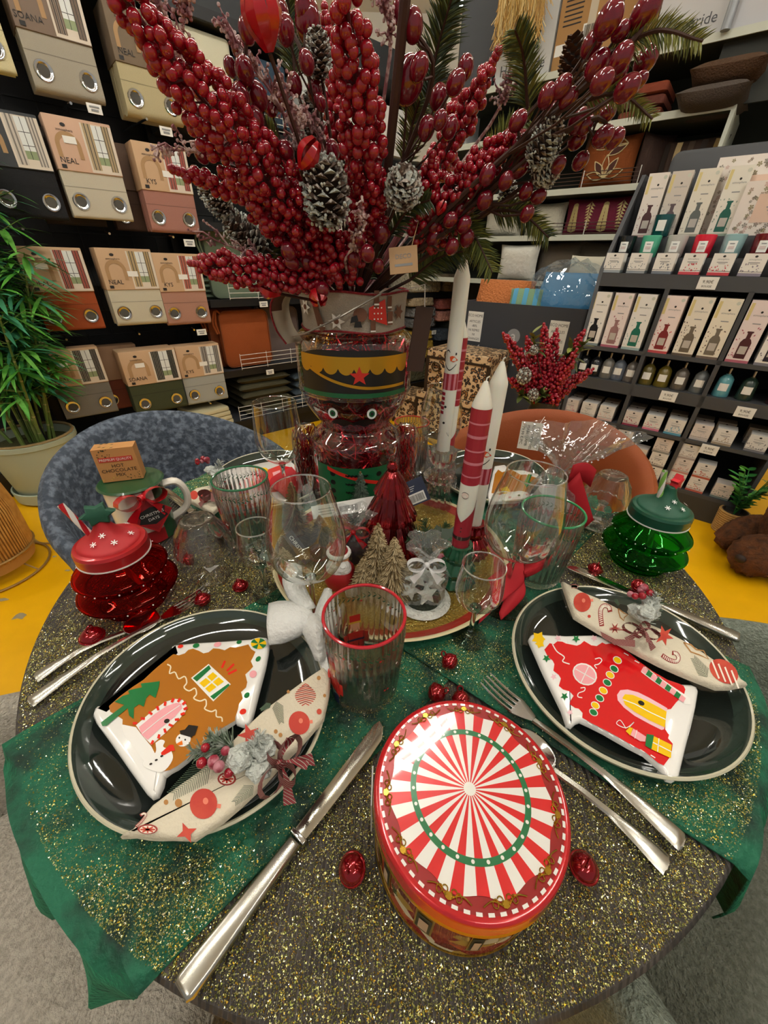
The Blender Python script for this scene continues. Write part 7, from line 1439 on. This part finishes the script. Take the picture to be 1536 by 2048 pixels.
for a, z in ((-.28, .388), (.9, .40), (-.95, .405)):
    rb(a, z, [((.013 if i % 2 == 0 else .0065)*cos(i*pi/6), (.013 if i % 2 == 0 else .0065)*sin(i*pi/6)) for i in range(12)], NWH2 if a < .5 else GBR, .0028); rb(a, z, dsk(.004), GBR, .0034)
rb(-.62, .392, [(-.012, .02), (-.004, .022), (.012, -.016), (.004, -.022), (-.002, -.014)], GBR, .0026); rb(-.55, .380, [(-.004, -.001), (.005, -.001), (.005, .002), (-.004, .002)], NWH2, .003)
b.build('neck_ribbon', nj)
b = MB(); q = [Vector((-.085, .0, .42)), Vector((-.108, -.02, .425)), Vector((-.125, -.022, .405)), Vector((-.122, -.02, .37)), Vector((-.108, -.02, .345))]; aa = spl([p+Vector((-.0, -.018, 0)) for p in q], 14); cc_ = spl([p+Vector((.022, .02, .0)) for p in q], 14); b.strip(aa, cc_, mat('ribbon_cream', '#c9bca2', .8)); b.strip([p+Vector((0, -.0006, 0)) for p in aa[5:9]], [p.lerp(d, .6)+Vector((0, -.0006, 0)) for p, d in zip(aa[5:9], cc_[5:9])], GBR)
b.tube(aa, .0016, PIP, 5); o = b.build('ribbon_tail', nj); so = o.modifiers.new('thickness', 'SOLIDIFY'); so.thickness = .001
b = MB(); b.tube([(.04, -.088, .428), (-.02, -.098, .395), (-.07, -.085, .37), (-.095, -.05, .36)], .0016, mat('cord_silver', '#9c958a', .35, .7), 6); b.build('cord', nj)
b = MB(); Mt = Matrix.Translation((.105, -.045, .355)) @ RZ(radians(18)) @ RY(radians(6)); b.box((0, 0, 0), (.030, .002, .105), mat('wood_tag', '#402a20', .6), Mt); b.tube([Mt @ Vector((0, 0, .052)), Mt @ Vector((-.006, 0, .085)), Vector((.08, -.02, .43))], .001, NWH2, 4); b.build('wooden_tag', nj)

# ================================================================== bouquet
ROOT = Vector((NX, NY, TZ+.385))
SB = MB(); SB.ball((0, 0, 0), 1, BERRY, 12, 8); SBO = SB.build('berry_shape'); BERRY_ME = SBO.data; bpy.data.objects.remove(SBO)
SO = MB(); BERRY2 = mat('berry_wine', '#5e081a', .12, coat=.6, var=(40, '#840e26', .4, .7)); SO.ball((0, 0, 0), (1, 1, 1.25), BERRY2, 16, 12); SOO = SO.build('berry_shape'); OLIVE_ME = SOO.data; bpy.data.objects.remove(SOO)
STEM = mat('stem_brown', '#3d2218', .7); STEMR = mat('stem_red', '#5e2228', .7)
CAMP = Vector((0, 0, CZ))
def pxr(p, px): d = (p-CAMP); dep = d.y*cos(PITCH)-d.z*sin(PITCH); return px*dep/FPX
def spike(name, label, p0, p1, root, hw, br, group, rr, bend=.0, cap=100, density=1.0, name_part='berry'):
    p0, p1 = Vector(p0), Vector(p1); t = thing(name, label, 'berry branch', root, 0, group); root = Vector(root)
    ax = (p1-p0); L = ax.length; an = ax.normalized(); u = an.orthogonal().normalized(); v = an.cross(u)
    b = MB(); pth = spl([root, root.lerp(p0, .5), p0, p0.lerp(p1, .5), p1], 18); b.tube([q-root for q in pth], lambda s: .0042*(1-.6*s), STEMR, 6)
    pts = []; s = 0
    while s < 1:
        r_ = br[0]+(br[1]-br[0])*s; w = (hw[0]+(hw[1]-hw[0])*s)*(1-.55*max(0, s-.75)/.25); ring = max(3, int(2*pi*w/(2.1*r_)*.74*density)); a0 = rr.random()*6.28
        for k in range(ring):
            a = a0+2*pi*k/ring+rr.uniform(-.25, .25); q = w*rr.uniform(.55, 1.14); c = p0+an*(L*(s+rr.uniform(-.5, .5)*1.1*r_/L))+(u*cos(a)+v*sin(a))*q; pts.append((c, r_*rr.uniform(.82, 1.15)))
        s += 1.22*r_/L
    for k in range(3): pts.append((p1+an*r_*k*.9, r_*.9))
    pts.sort(key=lambda e: (e[0]-CAMP).length-e[1]*3)
    for c, r_ in pts[::6]: b.tube([p0-root+an*((c-p0).dot(an)-r_*2 if True else 0), c-root], .0009, STEMR, 3, caps=False)
    b.build('stem', t)
    for c, r_ in pts[:cap]: inst(BERRY_ME, name_part, c-root, t, (r_, r_, r_))
    if len(pts) > cap:
        b = MB()
        for c, r_ in pts[cap:]: b.ball(c-root, r_, BERRY, 8, 6)
        o = b.build('small_berries', t); o['kind'] = 'stuff'
    return t
rr = random.Random(31); GRP = 'berry branches in the tinsel jar'
SP = [('long dense red berry branch sweeping to the upper left in front of the curtain packs', (640, 500, .66), (228, -30, .46), (58, 50), (7.5, 13.5)),
      ('thick upright red berry branch at the centre of the bouquet', (742, 455, .66), (690, -30, .50), (36, 46), (8, 14)),
      ('slimmer red berry branch just left of the thick upright one', (690, 400, .76), (652, 40, .72), (22, 24), (8, 9)),
      ('short red berry branch reaching left at the bottom of the bouquet', (630, 560, .64), (395, 528, .58), (24, 30), (7, 7.5)),
      ('thin red berry sprig pointing left toward the pink tan curtain pack', (600, 425, .66), (365, 345, .58), (20, 13), (9, 10)),
      ('slender red berry spire on the right beside the hanging raffia', (870, 345, .78), (985, 125, .72), (28, 14), (9, 10)),
      ('dense red berry branch right of centre above the snowman candle', (850, 480, .68), (1010, 285, .60), (34, 38), (7.5, 8)),
      ('small red berry cluster at the foot of the bouquet above the ribbon', (700, 545, .66), (640, 470, .62), (36, 40), (8, 7.5)),
      ('red berry cluster beside the snowy pine cone right of centre', (840, 470, .66), (862, 330, .62), (22, 26), (8, 9)),
      ('small red berry spike behind the slender spire', (890, 330, .8), (910, 200, .8), (14, 10), (9, 9)),
      ('red berry branch filling the left side under the long one', (660, 530, .66), (470, 350, .60), (42, 36), (7, 8))]
for lab, a, c, hw, br in SP:
    P0, P1 = Y(a[0], a[1], a[2]), Y(c[0], c[1], c[2]); spike('berry_branch', lab, P0, P1, ROOT, [pxr(P0, hw[0]), pxr(P1, hw[1])], [pxr(P0, br[0]), pxr(P1, br[1])], GRP, rr, cap=100)
# large oval berries on wiry stems
OL = {'top right': ('branch of large oval wine-red berries reaching to the upper right corner', .50, [(1291,23,26),(1217,40,26),(1242,63,16),(1184,88,20),(1194,130,22),(1242,117,22),(1292,120,21),(1237,147,16),(1254,177,22),(1279,160,14),(1204,163,20),(1310,-12,20)]),
 'right': ('branch of large oval wine-red berries in front of the amber leaf cushion', .55, [(1124,173,18),(1094,192,18),(1137,197,17),(1106,223,19),(1194,207,18),(1157,243,20),(1214,227,15),(1206,273,18),(1229,277,17),(1154,280,16),(1161,322,15),(1117,330,14),(1170,250,16)]),
 'lower right': ('branch of oval red berries at the right above the snowman candles', .60, [(1041,290,17),(1037,335,19),(1052,383,14),(1077,393,14),(1054,428,14),(1036,242,17),(1014,281,18),(1041,280,16),(1012,362,15),(970,401,16),(955,366,15),(975,350,17)]),
 'centre right': ('branch of oval berries on a dark stem right of the thick upright branch', .60, [(826,51,22),(816,162,33),(838,135,20),(911,166,19),(931,135,17),(877,196,19),(853,257,18),(899,256,17),(800,20,18),(880,240,15)]),
 'left': ('branch of oval berries with red bud in front of the dark blue folded cover', .58, [(476,96,15),(461,134,14),(489,142,20),(515,193,21),(481,195,20),(511,240,19),(559,196,18),(572,301,16),(403,308,15),(494,61,18),(540,215,14)]),
 'centre': ('branch of oval berries near the top centre beside the frosted cones', .62, [(613,125,17),(630,183,17),(589,169,16),(559,24,20),(571,61,20),(616,44,28),(664,301,16),(640,205,13),(608,18,20)]),
 'low right': ('short branch of round red berries just above the snowman candle', .62, [(901,440,14),(928,450,15),(934,477,15),(867,477,15),(904,494,14),(868,452,12),(886,465,12),(920,420,12)]),
 'low centre': ('short branch of round red berries at the middle of the bouquet foot', .62, [(742,443,18),(763,467,17),(735,507,16),(757,532,13),(707,518,14),(720,480,14)]),
 'low left': ('short branch of round red berries low on the left above the ribbon', .62, [(577,503,16),(583,525,14),(613,525,15),(593,557,14),(645,580,15),(625,545,12),(605,490,12)])}
for key, (lab, yd, L) in OL.items():
    t = thing('berry_pick', lab, 'berry branch', ROOT, 0, 'oval berry branches in the tinsel jar'); P = [Y(u, v, yd+rr.uniform(-.035, .035)) for u, v, _ in L]; cen = sum(P, Vector())/len(P); far = max(P, key=lambda q: (q-ROOT).length); b = MB()
    main = spl([ROOT, ROOT.lerp(cen, .55)+Vector((0, 0, .01)), cen, far], 16); b.tube([q-ROOT for q in main], lambda s: .004*(1-.6*s), STEM, 6)
    for (u, v, px), p in zip(L, P):
        k = min(range(17), key=lambda i: (main[i]-p).length); k = max(0, k-3); b.tube([main[k]-ROOT, main[k].lerp(p, .6)-ROOT+Vector((0, 0, -.006)), p-ROOT], .0013, STEM, 4, caps=False)
    b.build('stem', t)
    for (u, v, px), p in zip(L, P):
        d = (p-ROOT).normalized(); r_ = pxr(p, px)*.93; q = Vector((0, 0, 1)).rotation_difference((d+Vector((rr.uniform(-.4, .4), 0, rr.uniform(0, .6)))).normalized()); inst(OLIVE_ME, 'berry', p-ROOT, t, (r_, r_, r_), q)
# red glossy petals
PET = mat('petal_red', '#b3101c', .22, coat=.5)
def petal_bud(label, c, px, n, d):
    p = Y(*c); s = pxr(p, px); t = thing('flower_bud', label, 'artificial flower', p, 0, 'glossy red buds in the bouquet'); d = Vector(d).normalized(); u = d.orthogonal().normalized(); v = d.cross(u)
    for k in range(n):
        a = k*2*pi/n; b = MB(); o = (u*cos(a)+v*sin(a)); w = d.cross(o); A_, C_ = [], []
        for i in range(8): q = i/7; cc = d*(s*2.2*(q-.35))+o*(s*.75*sin(pi*q*.9)); ww = s*.55*sin(pi*min(1, q*.95+.03))**.8; A_.append(cc-w*ww); C_.append(cc+w*ww)
        mid = [(x+y)/2+o*s*.22 for x, y in zip(A_, C_)]; b.strip(A_, mid, PET); b.strip(mid, C_, PET); b.build('petal', t)
    b = MB(); b.tube([tuple(d*-s*.8), tuple(Vector(ROOT)-p)], .002, STEM, 5); b.build('stem', t)
petal_bud('big glossy red flower bud near the top left of the bouquet', (530, 55, .52), 42, 5, (-.1, -.3, 1)); petal_bud('red pointed bud above the large frosted cone', (612, 318, .56), 26, 4, (.6, -.1, .7)); petal_bud('red petals low at the left of the ribbon', (545, 580, .62), 22, 4, (-.6, -.3, .3)); petal_bud('red petals drooping over the ribbon front', (635, 590, .62), 20, 4, (.2, -.6, -.3)); petal_bud('small orange red bud beside the low centre berries', (880, 420, .62), 12, 4, (.4, -.2, .8))
# pine cones
def pinecone(label, c, px, asp, frost, d=(0, -.3, 1)):
    p = Y(*c); s = pxr(p, px); t = thing('pine_cone', label, 'pine cone', p, 0, 'pine cones in the bouquet'); b = MB(); m = CONEF if frost else CONE; R_ = random.Random(int(c[0])); q = Vector((0, 0, 1)).rotation_difference(Vector(d).normalized()).to_matrix().to_4x4(); n = 90
    b.ball((0, 0, 0), (s*.62, s*.62, s*asp*.85), mat('cone_core', '#22140c', .9), 12, 8, q)
    for k in range(n):
        h = 1-2*(k+.5)/n; a = k*2.39996; r = sqrt(1-h*h)*s*.72*(1-.18*h); z = h*s*asp*.85; e = Vector((cos(a), sin(a), .35+.3*h)).normalized(); w = Vector((-sin(a), cos(a), 0)); o = Vector((r*cos(a), r*sin(a), z)); l, ww = s*.42, s*.24
        mm = m if not frost or R_.random() < .55 else FROST
        b.add([o-w*ww*.6-e*l*.4, o+w*ww*.6-e*l*.4, o+w*ww+e*l*.35, o+e*l*.62+Vector((0, 0, s*.06)), o-w*ww+e*l*.35, o+e*l*.2+Vector((0, 0, s*.16))], [(0, 1, 5), (1, 2, 5), (2, 3, 5), (3, 4, 5), (4, 0, 5), (0, 4, 3, 2, 1)], mm, q)
    if frost:
        for k in range(130):
            h = R_.uniform(-1, 1); a = R_.random()*6.28; r = sqrt(1-h*h)*s*R_.uniform(.85, 1.08); b.ball(q @ Vector((r*cos(a), r*sin(a), h*s*asp)), s*R_.uniform(.03, .075), FROST, 5, 4)
    b.build('cone_scales', t, angle=20); b = MB(); b.tube([(0, 0, 0), tuple((ROOT-p)*.5+Vector((0, .02, 0))), tuple(ROOT-p)], .0022, STEM, 5); b.build('stem', t)
pinecone('largest snow-frosted pine cone at the centre left of the bouquet', (652, 388, .58), 52, 1.2, True, (.1, -.5, .9)); pinecone('round snow-frosted pine cone right of the thick upright branch', (806, 376, .60), 40, 1.0, True, (.1, -.8, .4)); pinecone('frosted pine cone near the top left of the thick upright branch', (637, 112, .62), 30, 1.3, True); pinecone('small dark frosted pine cone below the upper one', (622, 238, .66), 28, 1.5, True)
pinecone('snowy pine cone among the oval berries at the right', (1088, 288, .55), 32, 1.35, True, (.5, -.4, .9)); pinecone('half frosted pine cone under the snowy right one', (1092, 340, .58), 30, 1.0, True, (.3, -.8, .1)); pinecone('plain brown pine cone near the brown carton', (1146, 128, .60), 30, 1.5, False, (-.2, 0, 1)); pinecone('frosted cone at the far left under the thin sprig', (432, 395, .68), 28, 1.4, True, (-.4, -.3, .8)); pinecone('frosted cone low on the left behind the berries', (492, 470, .7), 34, 1.4, True, (-.5, -.2, .5)); pinecone('small frosted cone below the right berries', (1016, 388, .66), 20, 1.2, True)
# fir sprigs
FIRM = [mat('fir_olive', '#4f5a26', .5, coat=.2), mat('fir_yellow_green', '#7c8038', .5, coat=.2), mat('fir_dark', '#2c3d22', .5, coat=.2)]
def fir(label, a, c, px, seed, both=1, n=90, mats=(0, 0, 1, 2)):
    p0, p1 = Y(*a), Y(*c); t = thing('fir_sprig', label, 'fir sprig', ROOT, 0, 'fir sprigs in the bouquet'); R_ = random.Random(seed); b = MB(); pth = spl([p0-ROOT, (p0-ROOT).lerp(p1-ROOT, .5)+Vector((0, 0, .01)), p1-ROOT], 14)
    L = pxr(p0.lerp(p1, .5), px); view = (p0.lerp(p1, .5)-CAMP).normalized()
    for k in range(n):
        q = k/n; i = min(13, int(q*14)); o = pth[i].lerp(pth[i+1], q*14-i); ax = (pth[i+1]-pth[i]).normalized(); sd = ax.cross(view).normalized()
        for sg in (-1, 1):
            d = (ax*R_.uniform(.5, .9)+sd*sg*R_.uniform(.6, 1.0)+view*R_.uniform(-.6, .6)).normalized(); l = L*R_.uniform(.75, 1.1)*(1-.45*q**3); w = d.cross(view).normalized()*L*.032; e = o+d*l+Vector((0, 0, -.1*l)); m_ = o+d*l*.5
            b.add([o-w*.6, o+w*.6, m_+w, e, m_-w, m_-view*L*.03], [(0, 1, 2, 5), (2, 3, 5), (3, 4, 5), (4, 0, 5)], FIRM[R_.choice(mats)])
    b.build('needles', t); b = MB(); b.tube(pth, lambda s: .0024*(1-.6*s), STEM, 5); b.tube([(0, 0, 0), tuple((p0-ROOT)*.6), tuple(pth[0])], .0024, STEM, 5); b.build('stem', t)
fir('yellow green fir sprig stretching across the white lettered box at the top right', (1215, 110, .53), (1405, 82, .46), 42, 1, mats=(0, 1, 1)); fir('yellow green fir sprig over the shelf edge at the right', (1170, 200, .55), (1305, 238, .50), 34, 2, mats=(0, 1, 1)); fir('fir sprig fanned out beneath the raffia', (1055, 215, .64), (1030, 60, .60), 52, 3); fir('dark fir sprig right of the thick upright branch', (840, 260, .70), (905, -10, .64), 62, 4, mats=(0, 2, 2)); fir('drooping fir sprig over the snowman candle', (905, 430, .66), (985, 545, .60), 45, 5, mats=(0, 0, 1)); fir('fir sprig reaching right below the oval berries', (985, 420, .64), (1098, 475, .58), 40, 6, mats=(0, 1, 2)); fir('fir sprig between the centre cones', (810, 330, .70), (840, 200, .66), 42, 7); fir('fir sprig behind the red bud at the left', (555, 280, .68), (500, 270, .64), 34, 8, mats=(0, 1)); fir('fir sprig at the lower left above the ribbon', (600, 480, .68), (555, 545, .62), 40, 9, mats=(0, 0, 2)); fir('dark fir sprig behind the top left bud', (590, 160, .72), (575, -10, .70), 44, 10, mats=(0, 2)); fir('fir sprig with frosted tip in the middle', (780, 470, .66), (860, 400, .60), 36, 11, mats=(2, 2, 0)); fir('fir sprig behind the spire at the right', (960, 330, .72), (1060, 240, .68), 40, 12, mats=(0, 1)); fir('fir sprig under the large frosted cone', (620, 440, .70), (560, 360, .66), 36, 13, mats=(0, 1)); fir('dark fir sprig at the foot of the bouquet', (760, 560, .72), (690, 470, .66), 44, 14, mats=(2, 2, 0)); fir('fir sprig at the foot on the right', (820, 560, .72), (940, 500, .66), 44, 15, mats=(2, 0, 0))
# frosted pink twigs
TWG = mat('frosted_twig', '#8a5a5e', .8, var=(90, '#d3bdb8', .45, .6)); 
def twig(label, a, c, seed, nb=9, spread=.35):
    p0, p1 = Y(*a), Y(*c); R_ = random.Random(seed); t = thing('frosted_twig', label, 'twig', ROOT, 0, 'frosted twigs in the bouquet'); b = MB(); pth = spl([p0-ROOT, (p0-ROOT).lerp(p1-ROOT, .5)+Vector((.005, 0, 0)), p1-ROOT], 12); b.tube([(0, 0, 0), tuple(pth[0])]+[tuple(q) for q in pth[1:]], lambda s: .0022*(1-.6*s), TWG, 5); ax = (p1-p0).normalized(); L = (p1-p0).length
    for k in range(nb):
        o = pth[R_.randrange(2, 13)]; d = (ax+Vector((R_.uniform(-1, 1), R_.uniform(-.5, .5), R_.uniform(-.6, 1)))*.9).normalized(); l = L*R_.uniform(.2, .4); e = o+d*l; b.tube([o, o.lerp(e, .5)+Vector((0, 0, .004)), e], .0011, TWG, 4)
        for q in range(7): f = o.lerp(e, (q+1)/7); s = Vector((R_.uniform(-1, 1), R_.uniform(-1, 1), R_.uniform(-1, 1))).normalized()*.005; b.tube([f, f+s], .0007, TWG, 3, caps=False); b.ball(f+s, .0018, TWG, 5, 4)
    b.build('twig', t)
twig('frosted pink twig at the upper left before the large cream cover', (345, 150, .56), (365, -10, .52), 1, 14); twig('frosted pink twig at the left edge of the bouquet', (330, 110, .58), (300, -20, .56), 2, 12); twig('frosted twig with bare tips over the large cream cover', (590, 270, .62), (470, 90, .58), 3, 14); twig('frosted twig arching over the red bud', (600, 330, .6), (570, 190, .56), 4, 14); twig('pale frosted twig behind the spire', (980, 250, .74), (1020, 140, .72), 5, 14); twig('frosted twig near the large centre cone', (690, 520, .62), (720, 440, .58), 6, 14); twig('frosted twig low at the left', (560, 540, .66), (430, 480, .62), 7, 12); twig('pink twig crossing the pink tan curtain pack', (440, 300, .6), (325, 300, .56), 8, 8); twig('red twig at the top beside the dark stem', (780, 110, .62), (760, 5, .60), 9, 10); twig('frosted twig beside the thick upright branch', (650, 310, .64), (600, 220, .6), 10, 12)
b = MB(); s0, s1 = Y(762, 470, .66), Y(812, -15, .56); b.tube([ROOT-s0, (0, 0, 0), s1-s0], .0055, STEM, 8); o = one('bare_stem', b, 'bare dark brown stem rising right of the thick upright berry branch', 'branch', loc=s0)
# kraft tag hanging in the bouquet
p = Y(807, 520, .62); b = MB(); Mf = face_frame((0, 0, 0), (-.1, -.95, .3)) @ RZ(.12); b.box((0, 0, 0), (.038, .032, .0012), KRAFT, Mf); b.text('DECO', .008, GREYINK, Mf @ T(0, .004, .001)); b.box((0, -.006, .0008), (.024, .003, .0004), GREYINK, Mf); b.tube([Mf @ Vector((.012, .016, 0)), (.02, .02, .05)], .0007, KRAFT, 4); one('kraft_tag', b, 'small kraft tag hanging at the foot of the bouquet', 'tag', loc=p)

# ================================================================== second bouquet behind the orange chair
FV = Y(1092, 800, 1.95); FR2 = Vector((FV.x, FV.y, FV.z))
v2 = thing('floor_vase', 'dark floor vase holding the second red berry bouquet', 'vase', (FV.x, FV.y, 0)); b = MB(); h = FV.z; b.lathe([(0, 0), (.1, 0), (.13, h*.3), (.12, h*.7), (.07, h-.03), (.075, h), (.065, h), (.06, h-.04), (0, h-.1)], mat('vase_dark', '#2b2a2c', .4), 32); b.build('body', v2)
S2 = [((1010, 672), 'leftmost of the'), ((1055, 680), 'left upright of the'), ((1088, 655), 'tallest of the'), ((1113, 665), 'second tallest of the'), ((1165, 668), 'upper right of the'), ((1180, 742), 'rightmost of the'), ((1020, 760), 'low left of the'), ((1130, 740), 'middle of the'), ((1070, 745), 'front middle of the'), ((1115, 800), 'low right of the'), ((1150, 705), 'slim right of the')]
for k, ((u, v), nm) in enumerate(S2):
    P1 = Y(u, v, 1.95+rr.uniform(-.1, .1)); P0 = FR2.lerp(P1, .25); spike('berry_branch', nm+' red berry branches in the floor bouquet behind the orange chair', P0, P1, FR2, [.035, .018], [.0085, .0085], 'berry branches in the floor vase', rr, cap=60)
for k, (u, v) in enumerate(((1065, 665), (1145, 690), (1082, 790), (1165, 690), (1040, 790))):
    P1 = Y(u, v, 1.9); t = thing('leaf_sprig', 'green leaf sprig, %s, in the floor bouquet' % ('upper left', 'right of the tallest berries', 'low in front', 'far right', 'low left')[k], 'leaves', FR2, 0, 'leaf sprigs in the floor vase'); b = MB()
    for q in range(16): d = Vector((rr.uniform(-1, 1), rr.uniform(-1, .2), rr.uniform(-.3, 1))); leaf(b, (P1-FR2)*rr.uniform(.75, 1), d, .06, .014, FIRM[rr.choice((0, 1, 0))], .2)
    b.tube([(0, 0, 0), tuple(P1-FR2)], .003, STEM, 5); b.build('leaves', t)
for k, (u, v, px) in enumerate(((1048, 752, 12), (1068, 700, 7), (1066, 790, 9))):
    P = Y(u, v, 1.88); s = pxr(P, px); b = MB(); n = 60
    for q in range(n): hh = 1-2*(q+.5)/n; a = q*2.4; r = sqrt(1-hh*hh)*s; b.ball((r*cos(a), r*sin(a), hh*s*1.2), s*.28, CONEF if q % 3 else FROST, 6, 4)
    one('pine_cone', b, 'frosted pine cone %s in the floor bouquet' % ('large', 'high small', 'low small')[k], 'pine cone', loc=P)

# ================================================================== gold glitter dusted over the table
blobs = [(.03, .05, .11, .07, 1.0), (-.08, .03, .09, .06, .8), (.16, .06, .1, .06, .9), (.22, .12, .07, .05, .9), (-.02, .17, .05, .06, .9), (.0, .30, .03, .03, 1.2), (.27, .17, .05, .04, .8), (.05, .0, .15, .035, .45),
         (-.44, .31, .05, .05, .8), (-.38, .30, .05, .05, .9), (-.29, .40, .06, .05, .9), (-.23, .47, .06, .04, 1.1), (-.20, .50, .04, .03, 1.2), (-.30, .52, .06, .05, .5), (-.40, .40, .08, .06, .35),
         (.40, .56, .06, .06, 1.0), (.45, .48, .06, .06, .8), (.43, .40, .03, .06, .7), (.36, .60, .05, .04, .9), (.47, .40, .04, .05, .5), (.40, .66, .04, .04, 1.0),
         (-.335, .17, .018, .045, .9), (-.30, .105, .02, .03, .7), (-.25, .07, .04, .022, .9), (-.19, .085, .05, .02, .8), (-.16, .105, .05, .02, .6), (-.145, .075, .03, .02, .8), (.42, .19, .03, .05, .8), (.44, .245, .018, .05, .8), (.37, .17, .03, .03, .5), (.11, .32, .05, .03, .55), (.30, .165, .05, .02, .7), (-.42, .80, .04, .05, .8), (-.36, .72, .03, .04, .5), (.0, .36, .1, .03, .5)]
NF = 1000000; rs = np.random.RandomState(3); ang = rs.rand(NF)*2*np.pi; rad = np.sqrt(rs.rand(NF))*(TR-.004); px_ = TC[0]+rad*np.cos(ang); py_ = TC[1]+rad*np.sin(ang)
dn = np.full(NF, .03); dr = np.full(NF, .05)
for q, (x, y, sx, sy, w) in enumerate(blobs): g_ = w*np.exp(-((px_-x)/sx)**2/2-((py_-y)/sy)**2/2); dn += g_; dr += g_*(1.0 if q >= 22 else .22)
wob_ = .75+.35*np.sin(61*px_+17*np.sin(23*py_))*np.sin(53*py_+11*np.sin(31*px_))+.2*np.sin(140*px_+90*py_); 
def inside(q):
    r = np.ones(len(px_), bool); s = np.sign(sum(q[i][0]*q[(i+1) % 4][1]-q[(i+1) % 4][0]*q[i][1] for i in range(4)))
    for i in range(4): (x0, y0), (x1, y1) = q[i], q[(i+1) % 4]; r &= s*((x1-x0)*(py_-y0)-(y1-y0)*(px_-x0)) > 0
    return r
ext = lambda a, b_, k: (a[0]-(b_[0]-a[0])*k, a[1]-(b_[1]-a[1])*k)
Q1 = [ext((-.405, .216), (.40, 1.03), .3), (.40, 1.03), (.66, .87), ext((-.163, .049), (.66, .87), .3)]; Q2 = [ext((.335, .112), (-.50, .745), .3), ext((-.50, .745), (.335, .112), .2), ext((-.30, .95), (.492, .33), .2), ext((.492, .33), (-.30, .95), .3)]
dn = np.where(inside(Q1) | inside(Q2), dr, dn); dn = np.where(np.hypot(px_-TY[0], py_-TY[1]) < .2, .5, dn)
keep = rs.rand(NF) < np.clip(dn*wob_, 0, 1)*.9
for (c, ax, an) in (((-.198, .254), (.142, .128), 149), ((.309, .315), (.142, .133), 38.3), ((-.268, .80), (.142, .13), 100), ((.262, .845), (.142, .13), 60)):
    a = radians(an); dx, dy = px_-c[0], py_-c[1]; u, v = dx*cos(a)+dy*sin(a), -dx*sin(a)+dy*cos(a); keep &= (u/ax[0])**2+(v/ax[1])**2 > .92
tr0 = np.hypot(px_-TY[0], py_-TY[1]); keep &= ((tr0 > .203) | (tr0 < .178)); keep &= np.hypot(px_-TN[0], py_-TN[1]) > .076
px_, py_ = px_[keep], py_[keep]; n = len(px_)
r1 = inside(Q1); r2 = inside(Q2); tr0 = np.hypot(px_-TY[0], py_-TY[1])
pz_ = np.where(tr0 < .2, TZ+.0148, np.where(r2, TZ+.0092, np.where(r1, TZ+.0056, TZ+.0008)))
d = rs.normal(size=(n, 3)); d[:, 2] = np.abs(d[:, 2])*1.0+.55; d /= np.linalg.norm(d, axis=1)[:, None]; t1 = np.cross(d, rs.normal(size=(n, 3))); t1 /= np.linalg.norm(t1, axis=1)[:, None]; t2 = np.cross(d, t1); sz = (.00034+.00056*rs.rand(n)**2)[:, None]; P = np.stack([px_, py_, pz_], 1)
V_ = np.stack([P+t1*sz*1.15, P-t1*sz*.6+t2*sz, P-t1*sz*.6-t2*sz], 1).reshape(-1, 3)
me = bpy.data.meshes.new('gold_glitter'); me.vertices.add(3*n); me.vertices.foreach_set('co', V_.ravel()); me.loops.add(3*n); me.loops.foreach_set('vertex_index', np.arange(3*n, dtype=np.int32)); me.polygons.add(n); me.polygons.foreach_set('loop_start', np.arange(0, 3*n, 3, dtype=np.int32)); me.polygons.foreach_set('material_index', rs.choice(4, n, p=[.4, .25, .2, .15]).astype(np.int32))
for m in (mat('glitter_gold', '#cfcb80', .3, .9), mat('glitter_olive', '#8b9048', .4, .8), mat('glitter_pale', '#f6f4d6', .18, .9), mat('glitter_deep', '#bf9a28', .3, .9)): me.materials.append(m)
me.update(calc_edges=True); o = bpy.data.objects.new('gold_glitter', me); COL.objects.link(o); tag(o, 'gold glitter flakes strewn over the table top and green runners', 'glitter', kind='stuff')
